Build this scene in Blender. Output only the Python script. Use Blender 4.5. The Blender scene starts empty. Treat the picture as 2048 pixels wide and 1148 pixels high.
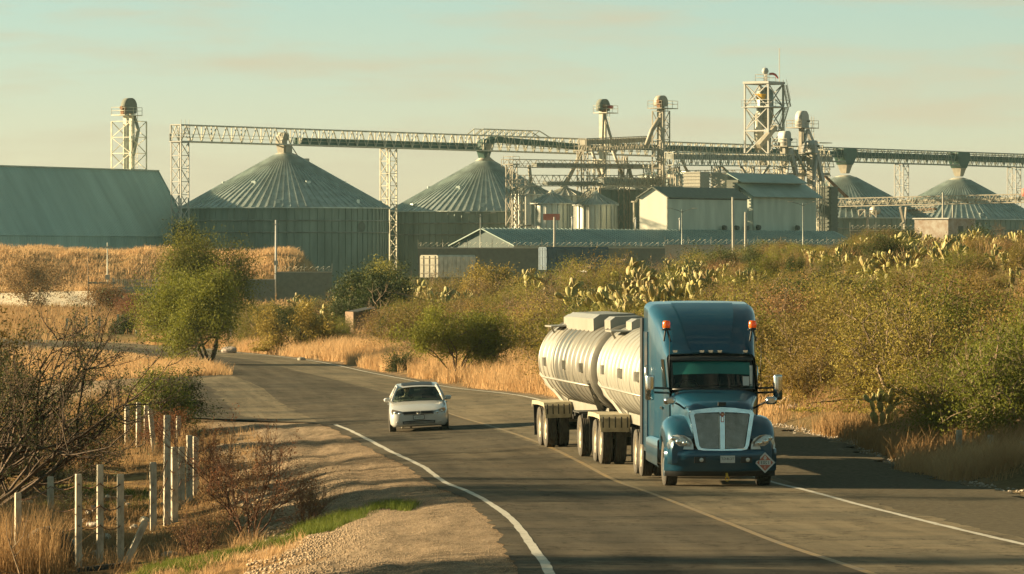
import bpy, bmesh, math, random
import numpy as np
from mathutils import Vector, Matrix
R = math.radians
SC = bpy.context.scene
COL = SC.collection

# ---------------------------------------------------------------- camera
# the camera is the origin: a long lens, level, on a rise about 5 m above the road by the truck
FPX, CXP, HYP = 10120.0, 1024.0, 520.0
cam_d = bpy.data.cameras.new('camera'); cam = bpy.data.objects.new('camera', cam_d); COL.objects.link(cam)
cam_d.sensor_width = 36.0; cam_d.lens = FPX * 36.0 / 2048.0
cam_d.shift_y = -(574.0 - HYP) / 2048.0
cam_d.clip_start = 0.5; cam_d.clip_end = 20000
cam.rotation_euler = (R(90), 0, 0)
SC.camera = cam

# ---------------------------------------------------------------- light and sky
SUN_EL, SUN_AZ = R(14.5), R(-79)          # azimuth measured from +Y towards +X
SC.view_settings.view_transform = 'Standard'; SC.view_settings.look = 'None'
SC.view_settings.gamma = 1.0; SC.view_settings.use_curve_mapping = False
SC.view_settings.exposure = 1.82
sd = Vector((math.sin(SUN_AZ) * math.cos(SUN_EL), math.cos(SUN_AZ) * math.cos(SUN_EL), math.sin(SUN_EL)))
sun_d = bpy.data.lights.new('sun', 'SUN'); sun_d.energy = 5.0; sun_d.angle = R(0.5); sun_d.color = (1.0, 0.77, 0.44)
sun = bpy.data.objects.new('sun', sun_d); COL.objects.link(sun)
sun.rotation_euler = (-sd).to_track_quat('-Z', 'Y').to_euler()
sun.location = sd * 60

W = bpy.data.worlds.new('World'); SC.world = W; W.use_nodes = True
def build_world():
    nt = W.node_tree; n = nt.nodes; l = nt.links
    bg = n['Background']
    sky = n.new('ShaderNodeTexSky'); sky.sky_type = 'NISHITA'; sky.sun_disc = False
    sky.sun_elevation = SUN_EL; sky.sun_rotation = SUN_AZ
    sky.altitude = 1700; sky.air_density = 1.0; sky.dust_density = 1.5; sky.ozone_density = 1.0
    tc = n.new('ShaderNodeTexCoord'); sep = n.new('ShaderNodeSeparateXYZ')
    l.new(tc.outputs['Generated'], sep.inputs[0])
    ramp = n.new('ShaderNodeValToRGB'); e = ramp.color_ramp.elements
    e[0].position = 0.0; e[0].color = (1.0, 0.88, 0.88, 1)
    e[1].position = 1.0; e[1].color = (0.42, 0.74, 0.44, 1)
    for p, c in ((0.02, (0.97, 0.90, 0.89, 1)), (0.055, (0.80, 0.93, 0.90, 1)), (0.2, (0.60, 0.92, 0.66, 1))):
        q = e.new(p); q.color = c
    l.new(sep.outputs['Z'], ramp.inputs[0])
    mul = n.new('ShaderNodeMix'); mul.data_type = 'RGBA'; mul.blend_type = 'MULTIPLY'; mul.inputs[0].default_value = 1
    l.new(sky.outputs[0], mul.inputs[6]); l.new(ramp.outputs[0], mul.inputs[7])
    # thin stretched evening cloud
    mp = n.new('ShaderNodeMapping'); mp.inputs['Scale'].default_value = (9, 9, 70); mp.inputs['Location'].default_value = (2.3, 0.4, 3.1)
    l.new(tc.outputs['Generated'], mp.inputs[0])
    nz = n.new('ShaderNodeTexNoise'); nz.inputs['Scale'].default_value = 2.2; nz.inputs['Detail'].default_value = 7; nz.inputs['Roughness'].default_value = 0.55
    l.new(mp.outputs[0], nz.inputs['Vector'])
    cr = n.new('ShaderNodeValToRGB'); cr.color_ramp.elements[0].position = 0.47; cr.color_ramp.elements[1].position = 0.70
    cr.color_ramp.elements[1].color = (0.75, 0.75, 0.75, 1)
    l.new(nz.outputs[0], cr.inputs[0])
    mx = n.new('ShaderNodeMix'); mx.data_type = 'RGBA'
    l.new(cr.outputs[0], mx.inputs[0]); l.new(mul.outputs[2], mx.inputs[6]); mx.inputs[7].default_value = (4.5, 3.9, 2.7, 1)
    l.new(mx.outputs[2], bg.inputs[0]); bg.inputs[1].default_value = 0.042
build_world()
SC.cycles.use_denoising = True
SC.cycles.max_bounces = 6; SC.cycles.diffuse_bounces = 2; SC.cycles.glossy_bounces = 3
SC.cycles.transmission_bounces = 4; SC.cycles.transparent_max_bounces = 8; SC.cycles.volume_bounces = 0
SC.cycles.use_adaptive_sampling = True

# ---------------------------------------------------------------- helpers
def at(px, py, Y):
    return Vector(((px - CXP) * Y / FPX, Y, (HYP - py) * Y / FPX))
def lin(*c):
    return tuple((x / 255.0 / 12.92 if x / 255.0 <= 0.04045 else ((x / 255.0 + 0.055) / 1.055) ** 2.4) for x in c)

def mat(name, col, rough=0.7, metal=0.0, var=0.2, scale=4.0, col2=None, bump=0.0, coat=0.0, spec=0.5, rnd=0.0, transl=0.0, stretch=None, detail=5):
    m = bpy.data.materials.new(name); m.use_nodes = True
    nt = m.node_tree; n = nt.nodes; l = nt.links; b = n['Principled BSDF']
    b.inputs['Roughness'].default_value = rough; b.inputs['Metallic'].default_value = metal
    b.inputs['Coat Weight'].default_value = coat; b.inputs['Specular IOR Level'].default_value = spec
    tc = n.new('ShaderNodeTexCoord'); nz = n.new('ShaderNodeTexNoise')
    nz.inputs['Scale'].default_value = scale; nz.inputs['Detail'].default_value = detail; nz.inputs['Roughness'].default_value = 0.6
    vec = tc.outputs['Object']
    if stretch:
        mp = n.new('ShaderNodeMapping'); mp.inputs['Scale'].default_value = stretch; l.new(vec, mp.inputs[0]); vec = mp.outputs[0]
    l.new(vec, nz.inputs['Vector'])
    cr = n.new('ShaderNodeValToRGB')
    c2 = col2 or tuple(min(1, c * (1 + var)) for c in col)
    c1 = tuple(c * (1 - var) for c in col) if not col2 else col
    cr.color_ramp.elements[0].position = 0.34; cr.color_ramp.elements[1].position = 0.66
    cr.color_ramp.elements[0].color = (*c1, 1); cr.color_ramp.elements[1].color = (*c2, 1)
    l.new(nz.outputs[0], cr.inputs[0]); out = cr.outputs[0]
    if rnd:
        oi = n.new('ShaderNodeObjectInfo'); hs = n.new('ShaderNodeHueSaturation')
        mr = n.new('ShaderNodeMapRange'); mr.inputs[3].default_value = 1 - rnd; mr.inputs[4].default_value = 1 + rnd
        l.new(oi.outputs['Random'], mr.inputs[0]); l.new(mr.outputs[0], hs.inputs['Value'])
        m2 = n.new('ShaderNodeMath'); m2.operation = 'MULTIPLY'; m2.inputs[1].default_value = 7.31
        m3 = n.new('ShaderNodeMath'); m3.operation = 'FRACT'; m4 = n.new('ShaderNodeMapRange')
        m4.inputs[3].default_value = 0.5 - rnd * 0.09; m4.inputs[4].default_value = 0.5 + rnd * 0.06
        l.new(oi.outputs['Random'], m2.inputs[0]); l.new(m2.outputs[0], m3.inputs[0]); l.new(m3.outputs[0], m4.inputs[0]); l.new(m4.outputs[0], hs.inputs['Hue'])
        l.new(out, hs.inputs['Color']); out = hs.outputs[0]
    l.new(out, b.inputs['Base Color'])
    if bump:
        bp = n.new('ShaderNodeBump'); bp.inputs['Strength'].default_value = bump; bp.inputs['Distance'].default_value = 0.03
        l.new(nz.outputs[0], bp.inputs['Height']); l.new(bp.outputs[0], b.inputs['Normal'])
    if transl:
        tr = n.new('ShaderNodeBsdfTranslucent'); ms = n.new('ShaderNodeMixShader'); ms.inputs[0].default_value = transl
        l.new(out, tr.inputs[0]); l.new(b.outputs[0], ms.inputs[1]); l.new(tr.outputs[0], ms.inputs[2])
        l.new(ms.outputs[0], n['Material Output'].inputs[0])
    return m

def glass(name, tint, gl=0.6):
    m = bpy.data.materials.new(name); m.use_nodes = True
    nt = m.node_tree; n = nt.nodes; l = nt.links; n.remove(n['Principled BSDF'])
    t = n.new('ShaderNodeBsdfTransparent'); t.inputs[0].default_value = (*tint, 1)
    g = n.new('ShaderNodeBsdfGlossy'); g.inputs['Roughness'].default_value = 0.03; g.inputs[0].default_value = (gl, gl, gl, 1)
    f = n.new('ShaderNodeFresnel'); f.inputs[0].default_value = 1.45
    nz = n.new('ShaderNodeTexNoise'); nz.inputs['Scale'].default_value = 3
    mr = n.new('ShaderNodeMath'); mr.operation = 'MULTIPLY_ADD'; mr.inputs[1].default_value = 0.08; mr.inputs[2].default_value = 0.0
    ad = n.new('ShaderNodeMath'); ad.operation = 'ADD'
    l.new(nz.outputs[0], mr.inputs[0]); l.new(mr.outputs[0], ad.inputs[0]); l.new(f.outputs[0], ad.inputs[1])
    x = n.new('ShaderNodeMixShader'); l.new(ad.outputs[0], x.inputs[0]); l.new(t.outputs[0], x.inputs[1]); l.new(g.outputs[0], x.inputs[2])
    l.new(x.outputs[0], n['Material Output'].inputs[0])
    return m

def tag(o, label=None, cat=None, group=None, kind=None):
    if label: o['label'] = label
    if cat: o['category'] = cat
    if group: o['group'] = group
    if kind: o['kind'] = kind
    return o
def empty(name, label, cat, loc=(0, 0, 0), rz=0.0, group=None, parent=None):
    o = bpy.data.objects.new(name, None); COL.objects.link(o); o.empty_display_size = 0.3
    o.location = loc; o.rotation_euler = (0, 0, rz)
    tag(o, label, cat, group)
    return o
def link(name, me, m=None, parent=None, loc=None, rz=None):
    if m is not None and not me.materials: me.materials.append(m)
    o = bpy.data.objects.new(name, me); COL.objects.link(o)
    if parent: o.parent = parent
    if loc is not None: o.location = loc
    if rz is not None: o.rotation_euler = (0, 0, rz)
    return o
def copy_tree(o, parent=None):
    c = o.copy(); COL.objects.link(c)
    if parent is not None: c.parent = parent
    for ch in list(o.children): copy_tree(ch, c)
    return c

def np_mesh(name, V, F, smooth=False):
    """V (n,3), F (m,k) with a constant k"""
    V = np.asarray(V, dtype=np.float32); F = np.asarray(F, dtype=np.int32)
    me = bpy.data.meshes.new(name)
    me.vertices.add(len(V)); me.vertices.foreach_set('co', V.ravel())
    m, k = F.shape
    me.loops.add(m * k); me.loops.foreach_set('vertex_index', F.ravel())
    me.polygons.add(m); me.polygons.foreach_set('loop_start', np.arange(0, m * k, k, dtype=np.int32))
    try: me.polygons.foreach_set('loop_total', np.full(m, k, dtype=np.int32))
    except Exception: pass
    if smooth: me.polygons.foreach_set('use_smooth', np.ones(m, dtype=bool))
    me.update(calc_edges=True)
    return me

class MB:
    def __init__(s): s.v = []; s.f = []; s.sm = []
    def add(s, vs, fs, smooth=False):
        b = len(s.v); s.v += [tuple(v) for v in vs]; s.f += [tuple(i + b for i in f) for f in fs]; s.sm += [smooth] * len(fs); return s
    def box(s, x0, x1, y0, y1, z0, z1, M=None):
        vs = [Vector((x, y, z)) for z in (z0, z1) for y in (y0, y1) for x in (x0, x1)]
        if M is not None: vs = [M @ v for v in vs]
        return s.add(vs, [(0, 2, 3, 1), (4, 5, 7, 6), (0, 1, 5, 4), (2, 6, 7, 3), (0, 4, 6, 2), (1, 3, 7, 5)])
    def bar(s, p, q, w=0.1, h=None):
        p = Vector(p); q = Vector(q); h = h or w; d = q - p
        if d.length < 1e-6: return s
        d.normalize(); up = Vector((0, 0, 1)) if abs(d.z) < 0.95 else Vector((1, 0, 0))
        a = d.cross(up).normalized() * (w / 2); b = a.cross(d).normalized() * (h / 2)
        vs = [p + a + b, p - a + b, p - a - b, p + a - b, q + a + b, q - a + b, q - a - b, q + a - b]
        return s.add(vs, [(0, 1, 2, 3), (7, 6, 5, 4), (0, 4, 5, 1), (1, 5, 6, 2), (2, 6, 7, 3), (3, 7, 4, 0)])
    def tube(s, pts, r, n=8, caps=True, smooth=True):
        pts = [Vector(p) for p in pts]; k = len(pts)
        rr = r if isinstance(r, (list, tuple)) else [r] * k
        vs = []; fs = []; a = None
        for i, p in enumerate(pts):
            d = (pts[min(i + 1, k - 1)] - pts[max(i - 1, 0)])
            d = d.normalized() if d.length > 1e-9 else Vector((0, 0, 1))
            if a is None:
                up = Vector((0, 0, 1)) if abs(d.z) < 0.9 else Vector((1, 0, 0)); a = d.cross(up).normalized()
            else:
                a = (a - d * a.dot(d)); a = a.normalized() if a.length > 1e-6 else d.orthogonal().normalized()
            b = d.cross(a)
            for j in range(n):
                t = 2 * math.pi * j / n; vs.append(p + (a * math.cos(t) + b * math.sin(t)) * rr[i])
        for i in range(k - 1):
            for j in range(n):
                fs.append((i * n + j, i * n + (j + 1) % n, (i + 1) * n + (j + 1) % n, (i + 1) * n + j))
        s.add(vs, fs, smooth)
        if caps:
            b0 = len(s.v) - len(vs)
            s.f += [tuple(b0 + j for j in reversed(range(n))), tuple(b0 + (k - 1) * n + j for j in range(n))]; s.sm += [False, False]
        return s
    def lathe(s, prof, n=24, c=(0, 0, 0), axis='z', smooth=True, caps=True):
        """prof: list of (radius, height)"""
        vs = []; fs = []; k = len(prof); c = Vector(c)
        for r, h in prof:
            for j in range(n):
                t = 2 * math.pi * j / n; x, y = r * math.cos(t), r * math.sin(t)
                vs.append(c + (Vector((x, y, h)) if axis == 'z' else Vector((h, x, y)) if axis == 'x' else Vector((y, h, x))))
        for i in range(k - 1):
            for j in range(n):
                fs.append((i * n + j, i * n + (j + 1) % n, (i + 1) * n + (j + 1) % n, (i + 1) * n + j))
        s.add(vs, fs, smooth)
        if caps:
            b0 = len(s.v) - len(vs)
            if prof[0][0] > 1e-4: s.f.append(tuple(b0 + j for j in reversed(range(n)))); s.sm.append(False)
            if prof[-1][0] > 1e-4: s.f.append(tuple(b0 + (k - 1) * n + j for j in range(n))); s.sm.append(False)
        return s
    def loft(s, secs, closed=False, caps=(False, False), smooth=True):
        n = len(secs[0]); vs = [p for q in secs for p in q]; fs = []
        for i in range(len(secs) - 1):
            for j in range(n if closed else n - 1):
                fs.append((i * n + j, i * n + (j + 1) % n, (i + 1) * n + (j + 1) % n, (i + 1) * n + j))
        s.add(vs, fs, smooth); b0 = len(s.v) - len(vs)
        if caps[0]: s.f.append(tuple(b0 + j for j in reversed(range(n)))); s.sm.append(False)
        if caps[1]: s.f.append(tuple(b0 + (len(secs) - 1) * n + j for j in range(n))); s.sm.append(False)
        return s
    def plate(s, pts, nrm, th):
        """a polygon given thickness th along -nrm"""
        pts = [Vector(p) for p in pts]; d = Vector(nrm).normalized() * th; n = len(pts)
        return s.add(pts + [p - d for p in pts], [tuple(range(n)), tuple(reversed(range(n, 2 * n)))] + [((i + 1) % n, i, n + i, n + (i + 1) % n) for i in range(n)])
    def mesh(s, name, recalc=True):
        me = bpy.data.meshes.new(name); me.from_pydata(s.v, [], s.f)
        me.polygons.foreach_set('use_smooth', s.sm)
        if recalc:
            bm = bmesh.new(); bm.from_mesh(me); bmesh.ops.recalc_face_normals(bm, faces=bm.faces); bm.to_mesh(me); bm.free()
        me.update(); return me
    def build(s, name, m, parent=None, loc=None, rz=None, recalc=True):
        return link(name, s.mesh(name, recalc), m, parent, loc, rz)
# ---------------------------------------------------------------- materials
A = {}
A['cream_steel'] = mat('cream_steel', (0.30, 0.27, 0.21), 0.6, 0.0, 0.2, 1.5, bump=0.05)
A['pale_steel'] = mat('pale_steel', (0.42, 0.40, 0.32), 0.55, 0.2, 0.25, 1.0)
A['grey_steel'] = mat('grey_steel', (0.22, 0.23, 0.20), 0.5, 0.4, 0.3, 1.0)
A['galvanised'] = mat('galvanised', (0.38, 0.43, 0.40), 0.42, 0.55, 0.22, 0.8, stretch=(1, 1, 0.25))
A['bin_wall'] = mat('bin_wall', (0.18, 0.22, 0.185), 0.65, 0.1, 0.25, 0.5, stretch=(1, 1, 0.2))
A['bright_zinc'] = mat('bright_zinc', (0.42, 0.42, 0.37), 0.38, 0.5, 0.15, 0.8, stretch=(1, 1, 0.25))
A['belt_green'] = mat('belt_green', (0.025, 0.075, 0.06), 0.6, 0.0, 0.3, 0.6)
A['roof_teal'] = mat('roof_teal', (0.40, 0.52, 0.47), 0.55, 0.2, 0.12, 0.35, stretch=(1, 0.2, 0.2))
A['shed_roof'] = mat('shed_roof', (0.25, 0.32, 0.29), 0.5, 0.3, 0.15, 0.3)
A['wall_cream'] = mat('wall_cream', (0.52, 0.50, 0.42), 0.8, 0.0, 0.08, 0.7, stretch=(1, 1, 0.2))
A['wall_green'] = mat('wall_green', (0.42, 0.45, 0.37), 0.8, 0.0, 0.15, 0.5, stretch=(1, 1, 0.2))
A['concrete'] = mat('concrete', (0.30, 0.285, 0.24), 0.85, 0.0, 0.15, 6, bump=0.3)
A['concrete_dark'] = mat('concrete_dark', (0.12, 0.13, 0.11), 0.9, 0.0, 0.12, 2, bump=0.2)
A['dark'] = mat('dark', (0.015, 0.017, 0.016), 0.6, 0.0, 0.3, 5)
A['black_plastic'] = mat('black_plastic', (0.012, 0.013, 0.014), 0.45, 0.0, 0.2, 8)
A['rust'] = mat('rust', (0.20, 0.10, 0.05), 0.85, 0.0, 0.4, 5)
A['red'] = mat('red', (0.45, 0.05, 0.05), 0.6, 0.0, 0.15, 4)
A['faded_red'] = mat('faded_red', (0.40, 0.14, 0.10), 0.75, 0.0, 0.2, 1)
A['yellow'] = mat('yellow', (0.55, 0.32, 0.03), 0.5, 0.0, 0.15, 3)
A['white'] = mat('white', (0.36, 0.355, 0.33), 0.6, 0.0, 0.08, 2)
A['wood'] = mat('wood', (0.20, 0.13, 0.07), 0.85, 0.0, 0.4, 6, stretch=(1, 1, 0.1), bump=0.3)
A['adobe'] = mat('adobe', (0.17, 0.11, 0.07), 0.95, 0.0, 0.3, 5, bump=0.5)
A['tarp_blue'] = mat('tarp_blue', (0.03, 0.06, 0.09), 0.6, 0.0, 0.2, 2)
A['gate_blue'] = mat('gate_blue', (0.05, 0.10, 0.10), 0.5, 0.2, 0.2, 2)
A['stone'] = mat('stone', (0.38, 0.33, 0.26), 0.9, 0.0, 0.35, 7, bump=0.4, rnd=0.3)
# vehicles
A['blue_paint'] = mat('blue_paint', (0.004, 0.054, 0.105), 0.30, 0.25, 0.3, 2.5, col2=(0.011, 0.070, 0.118), coat=0.6)
A['chrome'] = mat('chrome', (0.62, 0.62, 0.60), 0.16, 1.0, 0.12, 5)
A['dull_chrome'] = mat('dull_chrome', (0.42, 0.42, 0.40), 0.32, 1.0, 0.2, 6)
A['tyre'] = mat('tyre', (0.035, 0.032, 0.027), 0.9, 0.0, 0.3, 9, col2=(0.07, 0.058, 0.042), bump=0.2)
A['rim_dusty'] = mat('rim_dusty', (0.40, 0.35, 0.26), 0.55, 0.35, 0.3, 6)
A['tank_cream'] = mat('tank_cream', (0.24, 0.23, 0.195), 0.42, 0.1, 0.2, 1.3, col2=(0.30, 0.29, 0.25), coat=0.2, stretch=(1, 1, 0.4))
A['tank_grey'] = mat('tank_grey', (0.045, 0.055, 0.058), 0.4, 0.35, 0.4, 3.0, col2=(0.15, 0.145, 0.125), stretch=(1.2, 5, 0.25), detail=8)
A['tank_band'] = mat('tank_band', (0.15, 0.14, 0.115), 0.45, 0.2, 0.2, 3)
A['frame_black'] = mat('frame_black', (0.025, 0.024, 0.02), 0.7, 0.1, 0.4, 5)
A['fender_dusty'] = mat('fender_dusty', (0.30, 0.26, 0.17), 0.75, 0.0, 0.25, 5)
A['mesh_grille'] = mat('mesh_grille', (0.05, 0.055, 0.045), 0.5, 0.5, 0.5, 60)
A['lens'] = mat('lens', (0.5, 0.5, 0.47), 0.12, 0.25, 0.15, 12, coat=1.0)
A['car_lens'] = mat('car_lens', (0.20, 0.18, 0.16), 0.1, 0.3, 0.15, 12, coat=1.0)
A['lamp_reflector'] = mat('lamp_reflector', (0.7, 0.7, 0.66), 0.15, 0.9, 0.1, 10)
A['amber'] = mat('amber', (0.85, 0.20, 0.012), 0.18, 0.0, 0.15, 12, coat=1.0, transl=0.4)
A['car_white'] = mat('car_white', (0.47, 0.465, 0.44), 0.28, 0.0, 0.04, 3, coat=0.8)
A['plate_white'] = mat('plate_white', (0.50, 0.52, 0.50), 0.5, 0.0, 0.08, 8)
A['ink'] = mat('ink', (0.03, 0.04, 0.035), 0.6, 0.0, 0.1, 8)
A['placard'] = mat('placard', (0.40, 0.13, 0.08), 0.6, 0.0, 0.12, 9)
A['pebble'] = mat('pebble', (0.24, 0.175, 0.115), 0.95, 0, 0.3, 4, col2=(0.42, 0.32, 0.22), spec=0.05)
A['visor_teal'] = mat('visor_teal', (0.012, 0.135, 0.115), 0.4, 0.0, 0.1, 3)
A['skin'] = mat('skin', (0.40, 0.24, 0.15), 0.6, 0.0, 0.06, 20)
A['shirt'] = mat('shirt', (0.40, 0.36, 0.28), 0.85, 0.0, 0.1, 8)
A['cloth_dark'] = mat('cloth_dark', (0.05, 0.05, 0.05), 0.9, 0.0, 0.2, 8)
A['glass_dark'] = glass('glass_dark', (0.34, 0.42, 0.36))
A['glass_truck'] = glass('glass_truck', (0.45, 0.60, 0.55))
# plants
A['bark'] = mat('bark', (0.085, 0.055, 0.035), 0.9, 0.0, 0.35, 12, bump=0.5)
A['bark_pale'] = mat('bark_pale', (0.20, 0.14, 0.085), 0.9, 0.0, 0.3, 12)
A['twig_red'] = mat('twig_red', (0.15, 0.07, 0.035), 0.85, 0.0, 0.35, 9)
A['leaf_olive'] = mat('leaf_olive', (0.205, 0.168, 0.034), 0.75, 0.0, 0.35, 1.2, transl=0.3, rnd=0.34, spec=0.2)
A['leaf_green'] = mat('leaf_green', (0.15, 0.155, 0.022), 0.7, 0.0, 0.35, 1.2, transl=0.35, rnd=0.15, spec=0.2)
A['leaf_dark'] = mat('leaf_dark', (0.055, 0.07, 0.018), 0.7, 0.0, 0.35, 1.2, transl=0.25, rnd=0.15, spec=0.2)
A['leaf_brown'] = mat('leaf_brown', (0.25, 0.16, 0.06), 0.85, 0.0, 0.35, 1.5, transl=0.25, rnd=0.22, spec=0.2)
A['leaf_rust'] = mat('leaf_rust', (0.19, 0.075, 0.03), 0.85, 0.0, 0.3, 2, transl=0.25, spec=0.2)
A['grass_dry'] = mat('grass_dry', (0.42, 0.255, 0.12), 0.85, 0.0, 0.3, 0.5, transl=0.3, spec=0.05, col2=(0.60, 0.41, 0.22))
A['grass_tan'] = mat('grass_tan', (0.27, 0.165, 0.075), 0.85, 0.0, 0.3, 0.25, transl=0.3, spec=0.05, col2=(0.42, 0.275, 0.14))
A['grass_green'] = mat('grass_green', (0.075, 0.11, 0.016), 0.7, 0.0, 0.3, 1.2, transl=0.35, spec=0.1, col2=(0.16, 0.18, 0.035))
A['cactus'] = mat('cactus', (0.20, 0.185, 0.055), 0.65, 0.0, 0.25, 5, rnd=0.3, col2=(0.34, 0.275, 0.075))
A['cactus_stem'] = mat('cactus_stem', (0.14, 0.10, 0.05), 0.9, 0.0, 0.3, 6)

# ---------------------------------------------------------------- the lie of the land
def sst(a, b, x):
    t = np.clip((np.asarray(x, float) - a) / (b - a), 0, 1); return t * t * (3 - 2 * t)
_KY = [20, 45, 58.5, 72, 86, 96, 104, 108, 122, 139, 154, 161, 183, 210, 240, 278, 300, 328, 360, 400]
_KC = [4.2, 4.25, 4.14, 3.84, 3.55, 3.18, 2.69, 2.36, 1.62, 0.5, -0.75, -1.45, -3.4, -6.3, -9.8, -14.6, -19.2, -26.5, -40, -62]
_KL = [0.5, 0.52, 0.44, 0.26, 0.0, -0.4, -0.97, -1.38, -2.25, -3.62, -4.9, -5.6, -7.6, -10.0, -13.2, -18.1, -22.8, -30.2, -44, -66]
_KR = [7.5, 7.5, 7.4, 7.25, 6.95, 6.55, 6.04, 5.66, 4.9, 3.85, 2.75, 2.2, 0.7, -2.6, -6.5, -11.4, -16, -23.2, -36.5, -58]
_KZ = [(20, -2.5), (45, -3.2), (58.5, -3.63), (72, -4.05), (86, -4.43), (96, -4.64), (107, -4.77), (120, -4.86), (133, -4.9), (149, -5.0), (183, -5.18), (210, -5.3), (278, -5.48), (328, -5.55), (500, -5.6), (9000, -5.6)]
def smooth_interp(y, ky, kv):
    # shape-preserving (pchip-like) interpolation
    ky = np.asarray(ky, float); kv = np.asarray(kv, float); y = np.clip(np.asarray(y, float), ky[0], ky[-1])
    d = np.diff(kv) / np.diff(ky); m = np.zeros(len(kv)); m[0], m[-1] = d[0], d[-1]
    m[1:-1] = (d[:-1] + d[1:]) / 2
    i = np.clip(np.searchsorted(ky, y) - 1, 0, len(ky) - 2); h = ky[i + 1] - ky[i]; t = (y - ky[i]) / h
    return (2*t**3 - 3*t**2 + 1) * kv[i] + (t**3 - 2*t**2 + t) * h * m[i] + (-2*t**3 + 3*t**2) * kv[i + 1] + (t**3 - t**2) * h * m[i + 1]
XC = lambda y: smooth_interp(y, _KY, _KC)
XL = lambda y: smooth_interp(y, _KY, _KL)
XR = lambda y: smooth_interp(y, _KY, _KR)
ZR = lambda y: smooth_interp(y, [a for a, b in _KZ], [b for a, b in _KZ])
SUP = lambda y: 0.045 * sst(112, 135, y) * (1 - sst(185, 215, y))      # the bend is banked
def ZRX(x, y): return ZR(y) + SUP(y) * np.clip(np.asarray(x) - XC(y), -5.5, 5.5)
_rs = np.random.RandomState(5); _lat = _rs.rand(128, 128)
def vnoise(x, y):
    x = np.asarray(x, float); y = np.asarray(y, float); xi = np.floor(x).astype(int); yi = np.floor(y).astype(int)
    fx = x - xi; fy = y - yi; fx = fx*fx*(3-2*fx); fy = fy*fy*(3-2*fy); g = lambda a, b: _lat[a % 128, b % 128]
    return (g(xi, yi)*(1-fx)+g(xi+1, yi)*fx)*(1-fy)+(g(xi, yi+1)*(1-fx)+g(xi+1, yi+1)*fx)*fy - 0.5
def ground(x, y):
    x = np.asarray(x, float); y = np.asarray(y, float)
    z = ZRX(x, y); k = x / np.maximum(y, 1); xl, xr = XL(y), XR(y)
    far = sst(340, 380, y)                                   # beyond this the road has left the view
    dl = np.where(far > 0.99, 0, np.maximum(0, xl - x)); dr = np.where(far > 0.99, 30, np.maximum(0, x - xr))
    rough = vnoise(x * 0.9, y * 0.45) * 0.16 + vnoise(x * 2.7 + 9, y * 1.6) * 0.07 + vnoise(x*0.16, y*0.09)*0.5
    dlo = np.maximum(0, dl - 4.8 * sst(162, 176, y) * (1 - sst(228, 242, y)))      # level apron left of the bend
    rough2 = vnoise(x * 3.1, y * 1.9 + 4) * 0.05 + vnoise(x * 1.1 + 2, y * 0.35) * 0.09 - 0.05 * np.exp(-((dl - 1.5 + 0.5 * vnoise(y * 0.08, 2.0)) / 0.22) ** 2) - 0.05 * np.exp(-((dl - 2.9 + 0.8 * vnoise(y * 0.06, 5.0)) / 0.25) ** 2)
    # left: gravel shoulder, then a shallow dip
    zl = np.interp(y, [20, 58, 75, 92, 200, 260], [-3.9, -4.9, -5.4, -5.85, -5.85, -5.6])
    zz = z - 0.03 * np.minimum(dl, 2) + (zl - z) * sst(1.2, 7.0, dlo) + rough * sst(0.4, 5, dlo) * (dl > 0) + rough2 * sst(0.3, 1.2, dlo)
    # right: shoulder, bank and the scrub hill
    ws = 4.0 - 3.2 * sst(150, 180, y)
    t = np.maximum(0, dr - ws)
    H = 5.2 * sst(-0.03, 0.07, k) * (1 - sst(320, 440, y))
    zz = zz - 0.015 * np.minimum(dr, 4) + 0.45 * sst(0, 2.5, t) * (1 - sst(330, 420, y)) + H * sst(0, 26, t) + rough * sst(0, 4, t) * (t > 0)
    # left far: ramp and the grassy bank before the silos
    lf = 1 - sst(-0.044, -0.034, k)
    zz = zz + 1.7 * sst(585, 628, y) * (1 - sst(-0.082, -0.07, k)) * (1 - sst(700, 730, y))
    bank = sst(634, 660, y) * (1 - sst(692, 724, y)) * lf
    zz = zz + bank * (6.35 - 1.7 * (1 - sst(-0.082, -0.07, k)) + vnoise(x * 0.11, 3.3) * 1.1 + vnoise(x*0.35, 7.0)*0.5 + vnoise(x*0.25, y*0.25)*0.8)
    return zz
def gz(x, y): return float(ground(x, y))
def on_ground(px, Y, dz=0.0):
    x = (px - CXP) * Y / FPX; return Vector((x, Y, gz(x, Y) + dz))

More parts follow.
